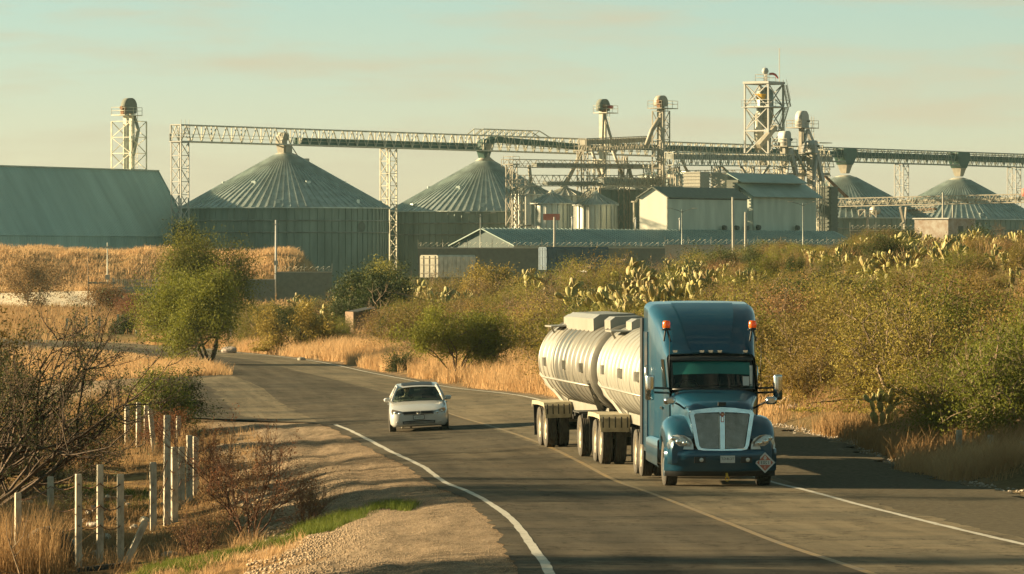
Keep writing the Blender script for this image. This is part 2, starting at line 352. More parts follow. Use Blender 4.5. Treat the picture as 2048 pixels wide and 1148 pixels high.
_GRID = {}
def ground_mesh(x, y):
    """height of the ground sheet as meshed"""
    ys, X, Z = _GRID['ys'], _GRID['X'], _GRID['Z']; i = np.clip(np.searchsorted(ys, y) - 1, 0, len(ys) - 2); f = (y - ys[i]) / (ys[i + 1] - ys[i]); out = np.empty(len(x))
    for r in np.unique(i):
        q = i == r; za = np.interp(x[q], X[r], Z[r]); zb = np.interp(x[q], X[r + 1], Z[r + 1]); out[q] = za * (1 - f[q]) + zb * f[q]
    return out
def terrain():
    ys = np.concatenate([np.arange(20, 60, 2.0), np.arange(60, 200, 0.7), np.arange(200, 360, 1.8), np.arange(360, 560, 6), np.arange(560, 760, 2.5), np.array([780, 820, 900, 1000, 1200, 1600, 2400, 4000, 8000])])
    offs = np.concatenate([np.arange(0.25, 3, 0.25), np.arange(3, 12, 0.5), np.arange(12, 40, 1.3), np.arange(40, 110, 3), np.array([120, 150, 200, 300, 600, 1200, 3000])])
    mid = np.linspace(0, 1, 7)
    rows = []
    for y in ys:
        yy = min(y, 380.0); l, r = float(XL(yy)), float(XR(yy))
        rows.append(np.concatenate([l - offs[::-1], l + (r - l) * mid, r + offs]))
    X = np.array(rows); Y = np.repeat(ys[:, None], X.shape[1], 1)
    Z = ground(X, Y)
    nl = len(offs)
    _GRID.update(ys=ys, X=X, Z=Z)
    n, m = X.shape; V = np.stack([X, Y, Z], -1).reshape(-1, 3)
    idx = np.arange(n * m).reshape(n, m)
    F = np.stack([idx[:-1, :-1], idx[:-1, 1:], idx[1:, 1:], idx[1:, :-1]], -1).reshape(-1, 4)
    me = np_mesh('ground', V, F, True)
    dl = np.maximum(0, X[:, nl][:, None] - X); dr = np.maximum(0, X - X[:, nl + 6][:, None])
    nz = vnoise(X * 0.6, Y * 0.3) * 1.6 + vnoise(X*2.1, Y*1.1)*0.8
    ws = 4.2 - 3.3 * sst(150, 180, Y)
    gravel = (1 - sst(2.6, 4.6, dl + nz)) * (dl >= 0) * (dr == 0)
    gravel = np.maximum(gravel, (1 - sst(ws - 0.5, ws + 0.7, dr + nz * 0.5)) * (dl == 0))
    turn = sst(170, 178, Y) * (1 - sst(236, 244, Y)) * (1 - sst(9, 11, dl + nz))      # the dirt turn-out past the bush
    gravel = np.where(dr == 0, np.maximum(gravel, turn), gravel) * (1 - sst(345, 350, Y))
    right = sst(0.5, 3, dr) * (1 - sst(345, 400, Y))
    at_ = me.color_attributes.new('zone', 'FLOAT_COLOR', 'POINT')
    c = np.stack([gravel, right, sst(300, 420, Y), np.ones_like(X)], -1).astype(np.float32)
    at_.data.foreach_set('color', c.ravel())
    m_ = bpy.data.materials.new('earth'); m_.use_nodes = True
    nt = m_.node_tree; nn = nt.nodes; l = nt.links; b = nn['Principled BSDF']; b.inputs['Roughness'].default_value = 1.0; b.inputs['Specular IOR Level'].default_value = 0.02
    tc = nn.new('ShaderNodeTexCoord'); va = nn.new('ShaderNodeVertexColor'); va.layer_name = 'zone'
    sp = nn.new('ShaderNodeSeparateColor'); l.new(va.outputs[0], sp.inputs[0])
    def noise(sc, det=6, ro=0.65):
        q = nn.new('ShaderNodeTexNoise'); q.inputs['Scale'].default_value = sc; q.inputs['Detail'].default_value = det; q.inputs['Roughness'].default_value = ro
        l.new(tc.outputs['Object'], q.inputs['Vector']); return q
    def rmp(src, a, ca, b_, cb):
        q = nn.new('ShaderNodeValToRGB'); q.color_ramp.elements[0].position = a; q.color_ramp.elements[1].position = b_
        q.color_ramp.elements[0].color = (*ca, 1); q.color_ramp.elements[1].color = (*cb, 1); l.new(src, q.inputs[0]); return q.outputs[0]
    def mix(f, a, b_):
        q = nn.new('ShaderNodeMix'); q.data_type = 'RGBA'; l.new(f, q.inputs[0]); l.new(a, q.inputs[6]); l.new(b_, q.inputs[7]); return q.outputs[2]
    n1, n2, n3 = noise(0.7), noise(7, 8, 0.75), noise(26, 4, 0.7)
    soil = rmp(n2.outputs[0], 0.33, (0.075, 0.048, 0.024), 0.68, (0.24, 0.15, 0.075))
    dry = rmp(n1.outputs[0], 0.35, (0.23, 0.14, 0.06), 0.65, (0.34, 0.21, 0.09))
    grav = rmp(n3.outputs[0], 0.3, (0.13, 0.097, 0.068), 0.72, (0.46, 0.355, 0.255))
    base = mix(rmp(n1.outputs[0], 0.45, (0, 0, 0), 0.62, (1, 1, 1)), soil, dry)
    base = mix(sp.outputs[2], base, dry)
    base = mix(sp.outputs[1], base, rmp(n2.outputs[0], 0.33, (0.06, 0.045, 0.022), 0.68, (0.20, 0.145, 0.07)))
    mpg = nn.new('ShaderNodeMapping'); mpg.inputs['Scale'].default_value = (1.6, 0.22, 1); l.new(tc.outputs['Object'], mpg.inputs[0])
    n4 = noise(1.6, 7, 0.75); l.new(mpg.outputs[0], n4.inputs['Vector'])
    mg = nn.new('ShaderNodeMix'); mg.data_type = 'RGBA'; mg.blend_type = 'MULTIPLY'; mg.inputs[0].default_value = 1
    l.new(grav, mg.inputs[6]); l.new(rmp(n4.outputs[0], 0.32, (0.42, 0.42, 0.40), 0.66, (1.15, 1.12, 1.06)), mg.inputs[7]); grav = mg.outputs[2]
    base = mix(sp.outputs[0], base, grav)
    l.new(base, b.inputs['Base Color'])
    bp = nn.new('ShaderNodeBump'); bp.inputs['Strength'].default_value = 0.9; bp.inputs['Distance'].default_value = 0.07
    l.new(n2.outputs[0], bp.inputs['Height']); l.new(bp.outputs[0], b.inputs['Normal'])
    o = link('ground', me, m_); tag(o, kind='structure', label='dry earth and gravel ground on both sides of the road')
    return ys
YS = terrain()
YROAD = YS[YS <= 372]

def strip(name, fa, fb, ys, dz, m, cols=1, wear=None):
    """a sheet lying on the road between lateral curves fa(y) and fb(y)"""
    n = len(ys); t = np.linspace(0, 1, cols + 1)
    xa, xb = fa(ys), fb(ys)
    X = xa[:, None] + (xb - xa)[:, None] * t[None]; Y = np.repeat(ys[:, None], cols + 1, 1); Z = ZRX(X, Y) + dz
    V = np.stack([X, Y, Z], -1).reshape(-1, 3); idx = np.arange(n * (cols + 1)).reshape(n, cols + 1)
    F = np.stack([idx[:-1, :-1], idx[:-1, 1:], idx[1:, 1:], idx[1:, :-1]], -1).reshape(-1, 4)
    me = np_mesh(name, V, F, True)
    uv = me.uv_layers.new(name='uv'); U = np.stack([np.repeat(t[None], n, 0), Y / 10.0], -1).reshape(-1, 2)
    li = np.zeros(len(me.loops), dtype=np.int32); me.loops.foreach_get('vertex_index', li)
    uv.data.foreach_set('uv', U[li].astype(np.float32).ravel())
    o = link(name, me, m); return o

def road_mat():
    m_ = bpy.data.materials.new('asphalt'); m_.use_nodes = True
    nt = m_.node_tree; nn = nt.nodes; l = nt.links; b = nn['Principled BSDF']; b.inputs['Roughness'].default_value = 0.9; b.inputs['Specular IOR Level'].default_value = 0.04
    tc = nn.new('ShaderNodeTexCoord'); uv = nn.new('ShaderNodeUVMap'); uv.uv_map = 'uv'
    def noise(sc, vec, det=6, ro=0.65):
        q = nn.new('ShaderNodeTexNoise'); q.inputs['Scale'].default_value = sc; q.inputs['Detail'].default_value = det; q.inputs['Roughness'].default_value = ro
        l.new(vec, q.inputs['Vector']); return q
    def rmp(src, a, ca, b_, cb):
        q = nn.new('ShaderNodeValToRGB'); q.color_ramp.elements[0].position = a; q.color_ramp.elements[1].position = b_
        q.color_ramp.elements[0].color = (*ca, 1); q.color_ramp.elements[1].color = (*cb, 1); l.new(src, q.inputs[0]); return q.outputs[0]
    mp = nn.new('ShaderNodeMapping'); mp.inputs['Scale'].default_value = (11, 0.55, 1); l.new(uv.outputs[0], mp.inputs[0])
    tr = noise(1.0, mp.outputs[0], 4, 0.6)                    # long streaks along the wheel tracks
    mp2 = nn.new('ShaderNodeMapping'); mp2.inputs['Scale'].default_value = (0.25, 2.2, 1); l.new(tc.outputs['Object'], mp2.inputs[0])
    cx = noise(1.4, mp2.outputs[0], 6, 0.7)                   # transverse seams and patches
    fine = noise(38, tc.outputs['Object'], 3, 0.8)
    base = rmp(tr.outputs[0], 0.3, (0.112, 0.096, 0.070), 0.7, (0.205, 0.174, 0.124))
    seam = rmp(cx.outputs[0], 0.33, (0.62, 0.62, 0.62), 0.46, (1, 1, 1))
    gr = rmp(fine.outputs[0], 0.3, (0.62, 0.62, 0.62), 0.7, (1.3, 1.3, 1.3))
    def mulc(a, c):
        q = nn.new('ShaderNodeMix'); q.data_type = 'RGBA'; q.blend_type = 'MULTIPLY'; q.inputs[0].default_value = 1; l.new(a, q.inputs[6]); l.new(c, q.inputs[7]); return q.outputs[2]
    # crack network, oil stains, and tree shade painted into the left lane
    dn = noise(1.1, tc.outputs['Object'], 4, 0.6); md = nn.new('ShaderNodeMix'); md.data_type = 'RGBA'; md.blend_type = 'LINEAR_LIGHT'; md.inputs[0].default_value = 0.5
    mpv = nn.new('ShaderNodeMapping'); mpv.inputs['Scale'].default_value = (0.5, 0.28, 0.5); l.new(tc.outputs['Object'], mpv.inputs[0])
    l.new(mpv.outputs[0], md.inputs[6]); l.new(dn.outputs['Color'], md.inputs[7])
    vo = nn.new('ShaderNodeTexVoronoi'); vo.feature = 'DISTANCE_TO_EDGE'; vo.inputs['Scale'].default_value = 1.0; l.new(md.outputs[2], vo.inputs['Vector'])
    crk = rmp(vo.outputs['Distance'], 0.004, (0.35, 0.35, 0.35), 0.02, (1, 1, 1))
    big = rmp(noise(0.22, tc.outputs['Object'], 5, 0.6).outputs[0], 0.36, (0.72, 0.74, 0.76), 0.6, (1.08, 1.05, 1.0))
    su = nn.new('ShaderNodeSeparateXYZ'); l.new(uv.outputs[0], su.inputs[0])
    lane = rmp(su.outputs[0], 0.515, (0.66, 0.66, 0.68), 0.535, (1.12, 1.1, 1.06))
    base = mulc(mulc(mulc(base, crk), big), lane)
    l.new(mulc(mulc(base, seam), gr), b.inputs['Base Color'])
    bp = nn.new('ShaderNodeBump'); bp.inputs['Strength'].default_value = 0.35; bp.inputs['Distance'].default_value = 0.02
    l.new(fine.outputs[0], bp.inputs['Height']); l.new(bp.outputs[0], b.inputs['Normal'])
    return m_
def paint_mat(name, col, thr):
    m_ = bpy.data.materials.new(name); m_.use_nodes = True
    nt = m_.node_tree; nn = nt.nodes; l = nt.links; b = nn['Principled BSDF']; b.inputs['Roughness'].default_value = 0.7
    tc = nn.new('ShaderNodeTexCoord'); q = nn.new('ShaderNodeTexNoise'); q.inputs['Scale'].default_value = 4; q.inputs['Detail'].default_value = 8; q.inputs['Roughness'].default_value = 0.75
    l.new(tc.outputs['Object'], q.inputs['Vector'])
    c = nn.new('ShaderNodeValToRGB'); c.color_ramp.elements[0].position = thr - 0.06; c.color_ramp.elements[1].position = thr + 0.06
    c.color_ramp.elements[0].color = (0.12, 0.10, 0.07, 1); c.color_ramp.elements[1].color = (*col, 1)
    l.new(q.outputs[0], c.inputs[0]); l.new(c.outputs[0], b.inputs['Base Color'])
    return m_
jit = lambda y, s, a: a * (vnoise(np.asarray(y) * 0.7, s) + vnoise(np.asarray(y) * 2.3, s + 3))
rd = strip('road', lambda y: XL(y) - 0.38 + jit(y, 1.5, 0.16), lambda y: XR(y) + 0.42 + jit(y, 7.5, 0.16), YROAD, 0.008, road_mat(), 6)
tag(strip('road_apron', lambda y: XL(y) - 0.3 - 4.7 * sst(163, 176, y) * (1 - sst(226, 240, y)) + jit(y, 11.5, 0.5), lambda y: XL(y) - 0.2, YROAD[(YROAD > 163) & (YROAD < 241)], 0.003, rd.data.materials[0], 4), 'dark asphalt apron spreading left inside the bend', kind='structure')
tag(rd, 'curving two lane asphalt road through the scrub', kind='structure')
wl = paint_mat('white_line_paint', (0.46, 0.43, 0.36), 0.42); yl = paint_mat('yellow_line_paint', (0.24, 0.15, 0.035), 0.50)
tag(strip('road_marking', lambda y: XL(y) - 0.06 + jit(y, 2.5, 0.03), lambda y: XL(y) + 0.07 + jit(y, 3.5, 0.03), YROAD[YROAD < 162], 0.013, wl), 'white edge line along the left side of the road', kind='structure')
tag(strip('road_marking', lambda y: XR(y) - 0.06 + jit(y, 4.5, 0.03), lambda y: XR(y) + 0.07 + jit(y, 5.5, 0.03), YROAD[YROAD < 320], 0.013, wl), 'white edge line along the right side of the road', kind='structure')
tag(strip('road_marking', lambda y: XC(y) - 0.06, lambda y: XC(y) + 0.06, YROAD[YROAD < 190], 0.013, yl), 'worn yellow centre line of the road', kind='structure')
tag(strip('road_shoulder', lambda y: XR(y) + 0.3, lambda y: XR(y) + 3.9 + jit(y, 9.5, 0.7), YROAD[YROAD < 158], 0.002, mat('shoulder_asphalt', (0.10, 0.085, 0.06), 0.95, 0, 0.35, 9, bump=0.4, spec=0.03), 4), 'dark worn shoulder right of the road', kind='structure')
# ---------------------------------------------------------------- vehicles
def text_mesh(txt, size, m, parent, M, name='lettering', mirrored=True, depth=0.002):
    cu = bpy.data.curves.new(name, 'FONT'); cu.body = txt; cu.size = size; cu.align_x = 'CENTER'; cu.align_y = 'CENTER'; cu.extrude = depth; cu.resolution_u = 3
    o = bpy.data.objects.new(name, cu); COL.objects.link(o)
    me = bpy.data.meshes.new_from_object(o.evaluated_get(bpy.context.evaluated_depsgraph_get()))
    bpy.data.objects.remove(o); bpy.data.curves.remove(cu)
    T = M @ Matrix.Rotation(R(90), 4, 'X') @ (Matrix.Scale(-1, 4, (1, 0, 0)) if mirrored else Matrix.Identity(4))
    me.transform(T); me.name = name
    return link(name, me, m, parent)

_WH = {}
def wheel_meshes(r, w, rimr, key):
    if key not in _WH:
        t = MB(); h = w / 2; p = [(rimr, -h * 0.86), (rimr + (r - rimr) * 0.45, -h), (r * 0.95, -h * 0.97), (r * 0.985, -h * 0.82)]
        for g in range(5):
            a = -h * 0.8 + g * h * 0.34
            p += [(r, a), (r, a + h * 0.26), (r - 0.014, a + h * 0.27), (r - 0.014, a + h * 0.33)]
        p = p[:-2] + [(r * 0.985, h * 0.82), (r * 0.95, h * 0.97), (rimr + (r - rimr) * 0.45, h), (rimr, h * 0.86)]
        t.lathe(p, 32, axis='x', caps=False)
        m = MB(); m.lathe([(rimr, -h * 0.86), (rimr * 0.96, -h * 0.7), (rimr * 0.86, -h * 0.45), (rimr * 0.5, -h * 0.5), (rimr * 0.46, -h * 0.8), (rimr * 0.3, -h * 0.9), (0.001, -h * 0.92)], 24, axis='x', caps=False)
        m.lathe([(rimr, h * 0.86), (rimr * 0.9, h * 0.2), (0.001, h * 0.15)], 24, axis='x', caps=False)
        for k in range(10):
            a = k * math.pi / 5; m.tube([(-h * 0.42, math.cos(a) * rimr * 0.68, math.sin(a) * rimr * 0.68), (-h * 0.60, math.cos(a) * rimr * 0.68, math.sin(a) * rimr * 0.68)], 0.02, 6)
        _WH[key] = (t.mesh('tyre'), m.mesh('rim'))
    return _WH[key]
def wheel(parent, x, y, r, w, rimr, key, rimm, flip=False, name='wheel', turn=0.0):
    tm, rm = wheel_meshes(r, w, rimr, key)
    o = link(name, tm, A['tyre'], parent, (x, y, r)); o.rotation_euler = (0, 0, (math.pi if flip else 0) + turn)
    q = link('rim', rm, rimm, o)
    return o

def person(label, loc, rz, shirt, hair=True):
    """a seated driver, hands forward on the wheel"""
    root = empty('person', label, 'person', loc, rz)
    V = [(0, 0, 0.02), (0, 0.02, 0.22), (0, 0.04, 0.44), (0, 0.02, 0.56), (0, -0.02, 0.64), (0, -0.04, 0.76), (0, -0.03, 0.84)]
    rad = [0.15, 0.14, 0.16, 0.075, 0.055, 0.10, 0.075]; E = [(i, i + 1) for i in range(6)]
    def chain(start, pts, rs):
        p = start
        for q, r_ in zip(pts, rs):
            V.append(q); rad.append(r_); E.append((p, len(V) - 1)); p = len(V) - 1
        return p
    for sx in (-1, 1):
        h = chain(2, [(sx * 0.19, 0.03, 0.47), (sx * 0.25, -0.10, 0.24), (sx * 0.19, -0.36, 0.33), (sx * 0.18, -0.44, 0.36)], [0.065, 0.05, 0.038, 0.032])
        for k in range(4):
            chain(h, [(sx * (0.205 - k * 0.02), -0.49, 0.375 - k * 0.006), (sx * (0.20 - k * 0.02), -0.515, 0.345)], [0.010, 0.008])
        chain(h, [(sx * 0.14, -0.47, 0.385)], [0.010])
        chain(0, [(sx * 0.11, -0.08, 0.02), (sx * 0.14, -0.48, 0.06), (sx * 0.13, -0.62, -0.36), (sx * 0.13, -0.76, -0.40)], [0.085, 0.06, 0.045, 0.035])
    me = bpy.data.meshes.new('body'); me.from_pydata(V, E, []); body = link('body', me, shirt, root)
    md = body.modifiers.new('skin', 'SKIN'); sv = me.skin_vertices[0].data
    for i, r_ in enumerate(rad): sv[i].radius = (r_, r_); sv[i].use_root = (i == 0)
    body.modifiers.new('sub', 'SUBSURF').levels = 1; body.modifiers['sub'].render_levels = 1
    hd = MB(); hd.lathe([(0.001, -0.13), (0.05, -0.12), (0.075, -0.06), (0.088, 0.02), (0.075, 0.09), (0.03, 0.125), (0.001, 0.13)], 16, (0, -0.055, 0.78), caps=False)
    hd.loft([[(-0.014, -0.14, 0.80), (0, -0.16, 0.765), (0.014, -0.14, 0.80)], [(-0.02, -0.135, 0.745), (0, -0.168, 0.75), (0.02, -0.135, 0.745)]], smooth=True)
    for sx in (-1, 1): hd.lathe([(0.001, -0.012), (0.028, -0.006), (0.03, 0.006), (0.001, 0.012)], 10, (sx * 0.09, -0.05, 0.78), axis='x', caps=False)
    head = hd.build('head', A['skin'], root)
    ey = MB()
    for sx in (-1, 1): ey.lathe([(0.001, -0.012), (0.012, 0), (0.001, 0.012)], 8, (sx * 0.032, -0.133, 0.79), axis='y', caps=False)
    ey.build('eyes', A['ink'], head)
    if hair:
        hr = MB(); hr.lathe([(0.092, 0.03), (0.094, 0.06), (0.08, 0.11), (0.035, 0.145), (0.001, 0.15)], 16, (0, -0.035, 0.78), caps=False); hr.build('hair', A['cloth_dark'], head)
    return root

def superU(w, zb, zt, rc, y, n=5, dy=None):
    """an inverted-U section of half-width w from zb up to zt with corner radius rc; dy(z) shifts it along y"""
    pts = [(-w, zb), (-w, (zb * 2 + zt - rc) / 3), (-w, (zb + 2 * (zt - rc)) / 3)]
    for i in range(n + 1):
        a = math.pi - i * math.pi / 2 / n; pts.append((-w + rc + rc * math.cos(a), zt - rc + rc * math.sin(a)))
    top = [(-(w - rc) * f, zt + 0.02 * (1 - f * f)) for f in (0.6, 0.2)]
    pts += top
    pts += [(-x, z) for x, z in reversed(pts)]
    return [(x, y + (dy(z) if dy else 0), z) for x, z in pts]

def make_tractor(loc, rz):
    root = empty('semi_truck', 'dark blue semi truck tractor with chrome grille hauling two tankers', 'truck', loc, rz); root.scale = (0.955, 0.97, 0.972)
    B = -1.25                                                    # bumper plane; the front axle is the origin
    P, CH, BK = A['blue_paint'], A['chrome'], A['frame_black']
    # cab and sleeper shell
    cab = MB()
    wsy = lambda y0: (lambda z: 0.0 if z < 2.06 else (z - 2.06) * 0.95)
    front = superU(0.99, 0.62, 2.84, 0.10, B + 1.78, dy=lambda z: 0 if z < 2.06 else (z - 2.06) * 0.80)
    secs = [front, superU(1.02, 0.62, 3.10, 0.22, B + 2.72), superU(1.05, 0.62, 3.40, 0.27, B + 3.0), superU(1.10, 0.62, 3.62, 0.27, B + 3.3),
            superU(1.17, 0.62, 3.80, 0.25, B + 3.7), superU(1.21, 0.62, 3.92, 0.22, B + 4.3), superU(1.22, 0.62, 3.97, 0.18, B + 5.25)]
    cab.loft(secs); n = len(front)
    cab.f.append(tuple(len(cab.v) - n + j for j in range(n))); cab.sm.append(False)
    cab.build('cab', P, root)
    # the raised panel over the windscreen (roof fairing crease) and a shade lip
    rf = MB()
    rf.loft([[(-0.42, B + 2.42, 2.885), (0.42, B + 2.42, 2.885)], [(-0.50, B + 2.72, 3.155), (0.50, B + 2.72, 3.155)], [(-0.56, B + 3.0, 3.455), (0.56, B + 3.0, 3.455)], [(-0.62, B + 3.3, 3.67), (0.62, B + 3.3, 3.67)], [(-0.66, B + 3.7, 3.84), (0.66, B + 3.7, 3.84)], [(-0.70, B + 4.3, 3.955), (0.70, B + 4.3, 3.955)]])
    rf.build('roof_fairing', P, root)
    vz = MB(); vz.loft([[(x, B + 2.36 + 0.10 * (abs(x) / 0.95) ** 2, 2.80) for x in np.linspace(-0.95, 0.95, 9)], [(x, B + 2.14 + 0.16 * (abs(x) / 0.95) ** 2, 2.76) for x in np.linspace(-0.95, 0.95, 9)], [(x, B + 2.15 + 0.16 * (abs(x) / 0.95) ** 2, 2.70) for x in np.linspace(-0.95, 0.95, 9)]])
    vz.build('sun_visor', A['black_plastic'], root)
    # windscreen: a curved pane; frame; tinted band; wipers; what is inside
    def wsp(x, t, o=0.0):                                        # t 0 bottom .. 1 top
        z = 2.09 + 0.66 * t; return Vector((x * (0.97 - 0.03 * t), B + 1.72 + 0.56 * t + 0.13 * (x) ** 2 - o, z))
    xs = np.linspace(-0.94, 0.94, 9)
    fr = MB(); fr.tube([wsp(x, -0.02, -0.02) for x in xs] + [wsp(x, 1.02, -0.02) for x in xs[::-1]] + [wsp(xs[0], -0.02, -0.02)], 0.035, 6)
    fr.build('windscreen_frame', A['black_plastic'], root)
    ws = MB(); ws.loft([[wsp(x, t) for x in xs] for t in (0, 0.33, 0.66, 1)]); pane = ws.build('windscreen', A['glass_truck'], root)
    tb = MB(); tb.loft([[wsp(x * 0.985, t - 0.05 * x * x, 0.006) for x in xs] for t in (0.50, 0.70, 0.90)]); tb.build('tinted_band', A['visor_teal'], pane)
    wp = MB()
    for sx in (-0.5, 0.35):
        wp.bar(wsp(sx, 0.02, 0.03), wsp(sx + 0.42, 0.10, 0.03), 0.018); wp.bar(wsp(sx + 0.05, 0.10, 0.03), wsp(sx + 0.75, 0.16, 0.03), 0.014)
    wp.build('wiper', A['black_plastic'], pane)
    st = MB(); st.box(0.66, 0.80, B + 1.83, B + 1.835, 2.16, 2.36); st.box(0.82, 0.88, B + 1.88, B + 1.885, 2.10, 2.60); st.build('windscreen_sticker', A['plate_white'], pane)
    it = MB(); it.box(-0.9, 0.9, B + 1.95, B + 2.35, 1.75, 2.12); it.build('dashboard', A['black_plastic'], root)
    it = MB()
    it.box(-0.75, -0.25, B + 2.9, B + 3.05, 1.45, 2.45); it.box(0.25, 0.75, B + 2.9, B + 3.05, 1.45, 2.45); it.box(-0.75, -0.25, B + 2.4, B + 2.95, 1.35, 1.5); it.box(0.25, 0.75, B + 2.4, B + 2.95, 1.35, 1.5)
    it.build('seats', A['cloth_dark'], root)
    it = MB(); it.tube([(-0.5 + 0.23 * math.cos(a), B + 2.32 - 0.1 * math.sin(a), 2.08 + 0.2 * math.sin(a)) for a in np.linspace(0, 2 * math.pi, 17)], 0.018, 6); it.build('steering_wheel', A['black_plastic'], root)
    # hood
    hood = MB()
    def hsec(y, w, zs, zt, zb):
        pts = []
        for i in range(13):
            a = math.pi * (1 - i / 12.0); c, s_ = math.cos(a), math.sin(a)
            x = w * math.copysign(abs(c) ** 0.55, c); z = zs + (zt - zs) * abs(s_) ** 0.75; pts.append((x, B + y, z))
        return [(-w * 0.97, B + y, zb)] + pts + [(w * 0.97, B + y, zb)]
    hs_ = [hsec(0.16, 0.655, 1.52, 1.73, 0.82), hsec(0.26, 0.70, 1.60, 1.83, 0.82), hsec(0.5, 0.74, 1.66, 1.88, 0.82), hsec(0.9, 0.80, 1.74, 1.95, 0.82), hsec(1.4, 0.90, 1.84, 2.03, 0.82), hsec(1.76, 0.97, 1.90, 2.08, 0.82)]
    hood.loft(hs_); hood.build('hood', P, root)
    # grille: chrome surround, two mesh panels, centre bar, badge
    def gp(x, z, o=0.0): return Vector((x, B + 0.06 + 0.10 * (z - 0.8) - o + 0.10 * x * x, z))
    def ring(outer, inner, nm, m, d):
        mb = MB(); k = len(outer); vo = [gp(x, z, d) for x, z in outer]; vi = [gp(x, z, d) for x, z in inner]
        bo = [gp(x * 1.02, z, -0.14) for x, z in outer]; bi = [gp(x, z, -0.05) for x, z in inner]
        mb.add(vo + vi + bo + bi, [(i, (i + 1) % k, k + (i + 1) % k, k + i) for i in range(k)] + [(2 * k + i, 2 * k + (i + 1) % k, (i + 1) % k, i) for i in range(k)] + [(k + i, k + (i + 1) % k, 3 * k + (i + 1) % k, 3 * k + i) for i in range(k)])
        return mb.build(nm, m, root)
    outer = [(-0.71, 1.60), (-0.66, 1.67), (-0.3, 1.72), (0, 1.74), (0.3, 1.72), (0.66, 1.67), (0.71, 1.60), (0.585, 0.92), (0.54, 0.83), (0.3, 0.79), (0, 0.78), (-0.3, 0.79), (-0.54, 0.83), (-0.585, 0.92)]
    inner = [(-0.615, 1.575), (-0.59, 1.60), (-0.3, 1.625), (0, 1.635), (0.3, 1.625), (0.59, 1.60), (0.615, 1.575), (0.505, 0.91), (0.465, 0.86), (0.3, 0.845), (0, 0.84), (-0.3, 0.845), (-0.465, 0.86), (-0.505, 0.91)]
    gs = ring(outer, inner, 'grille_surround', CH, 0.05)
    for sx in (-1, 1):
        g = MB(); g.loft([[gp(sx * x, z, -0.02) for x in np.linspace(0.075, w, 5)] for z, w in ((0.84, 0.48), (1.1, 0.53), (1.35, 0.58), (1.63, 0.625))], smooth=True); gm = g.build('grille_mesh', A['mesh_grille'], root)
        gw = MB()
        for k in range(34):
            z = 0.875 + k * 0.0213; w = 0.475 + (z - 0.86) * 0.19; gw.bar(gp(sx * 0.08, z, 0.0), gp(sx * w, z, 0.0), 0.006)
        for k in range(22):
            f = (k + 0.5) / 22; gw.bar(gp(sx * (0.08 + 0.40 * f), 0.85, 0.0), gp(sx * (0.08 + 0.53 * f), 1.62, 0.0), 0.006)
        gw.build('wire_mesh', A['dull_chrome'], gm)
    cb = MB(); cb.loft([[gp(-0.075, 0.84, 0.03), gp(-0.05, 0.84, 0.07), gp(0.05, 0.84, 0.07), gp(0.075, 0.84, 0.03)], [gp(-0.085, 1.63, 0.03), gp(-0.055, 1.63, 0.07), gp(0.055, 1.63, 0.07), gp(0.085, 1.63, 0.03)]], smooth=False)
    cb.build('grille_bar', CH, root)
    bd = MB(); bd.lathe([(0.05, -0.012), (0.045, 0.0), (0.001, 0.003)], 20, gp(0, 1.585, 0.085), axis='y', caps=False); bd.plate([gp(-0.035, 1.53, 0.095), gp(0.035, 1.53, 0.095), gp(0.03, 1.42, 0.09), gp(-0.03, 1.42, 0.09)], (0, -1, 0), 0.02)
    badge = bd.build('badge', A['red'], root)
    bl = MB(); bl.plate([gp(-0.022, 1.525, 0.10), gp(0.022, 1.525, 0.10), gp(0.018, 1.435, 0.096), gp(-0.018, 1.435, 0.096)], (0, -1, 0), 0.004)
    bl.bar(gp(-0.025, 1.565, 0.10), gp(0.025, 1.605, 0.10), 0.012); bl.bar(gp(-0.025, 1.605, 0.10), gp(0.025, 1.565, 0.10), 0.012); bl.build('badge_mark', A['chrome'], badge)
    hv = MB(); hv.box(-0.085, 0.085, B + 0.09, B + 0.2, 1.77, 1.845); hv.build('hood_ornament', A['black_plastic'], root)
    # fenders, headlamps
    for sx in (-1, 1):
        f = MB(); secs = []
        for y, zt, xo in ((0.14, 1.10, 1.10), (0.28, 1.28, 1.17), (0.5, 1.42, 1.205), (0.8, 1.51, 1.22), (1.15, 1.54, 1.22), (1.5, 1.50, 1.22), (1.8, 1.38, 1.21), (1.92, 1.22, 1.19)):
            arch = 0.60 ** 2 - (y - 1.25) ** 2
            zb = 0.52 + (math.sqrt(arch) if arch > 0 else 0.0)
            zb = min(zb, zt - 0.25)
            secs.append([(sx * 0.60, B + y, zt + 0.02), (sx * 0.80, B + y, zt + 0.015), (sx * 0.96, B + y, zt), (sx * (xo - 0.12), B + y, zt - 0.045), (sx * (xo - 0.04), B + y, zt - 0.13), (sx * xo, B + y, zt - 0.26), (sx * xo, B + y, max(zb, 0.3)), (sx * (xo - 0.10), B + y, max(zb, 0.3) + 0.01)])
        f.loft(secs); f.add([v for v in secs[0]], [tuple(range(8))])
        fd = f.build('fender', P, root)
        hb = MB()
        def hp(x, z, o=0.0): return Vector((sx * x, B + 0.10 + 0.55 * max(0, x - 0.78) ** 1.4 + 0.12 * (z - 0.85) - o, z))
        bez = [(0.63, 0.83), (1.17, 0.835), (1.19, 0.91), (1.18, 0.98), (0.98, 1.15), (0.83, 1.13), (0.70, 1.06), (0.64, 0.95)]
        hb.plate([hp(x, z, 0.02) for x, z in bez], (0, -1, 0), 0.12); hz_ = hb.build('headlight', A['dull_chrome'], root)
        ln = [(0.70, 0.895), (1.13, 0.905), (1.175, 0.96), (1.155, 1.04), (1.07, 1.135), (0.98, 1.145), (0.84, 1.08), (0.73, 0.99)]
        lb = MB(); c0 = hp(0.93, 1.02, 0.075); vs = [hp(x, z, 0.035) for x, z in ln]
        lb.add(vs + [c0], [(i, (i + 1) % 8, 8) for i in range(8)], True); lb.build('lens', A['lens'], hz_)
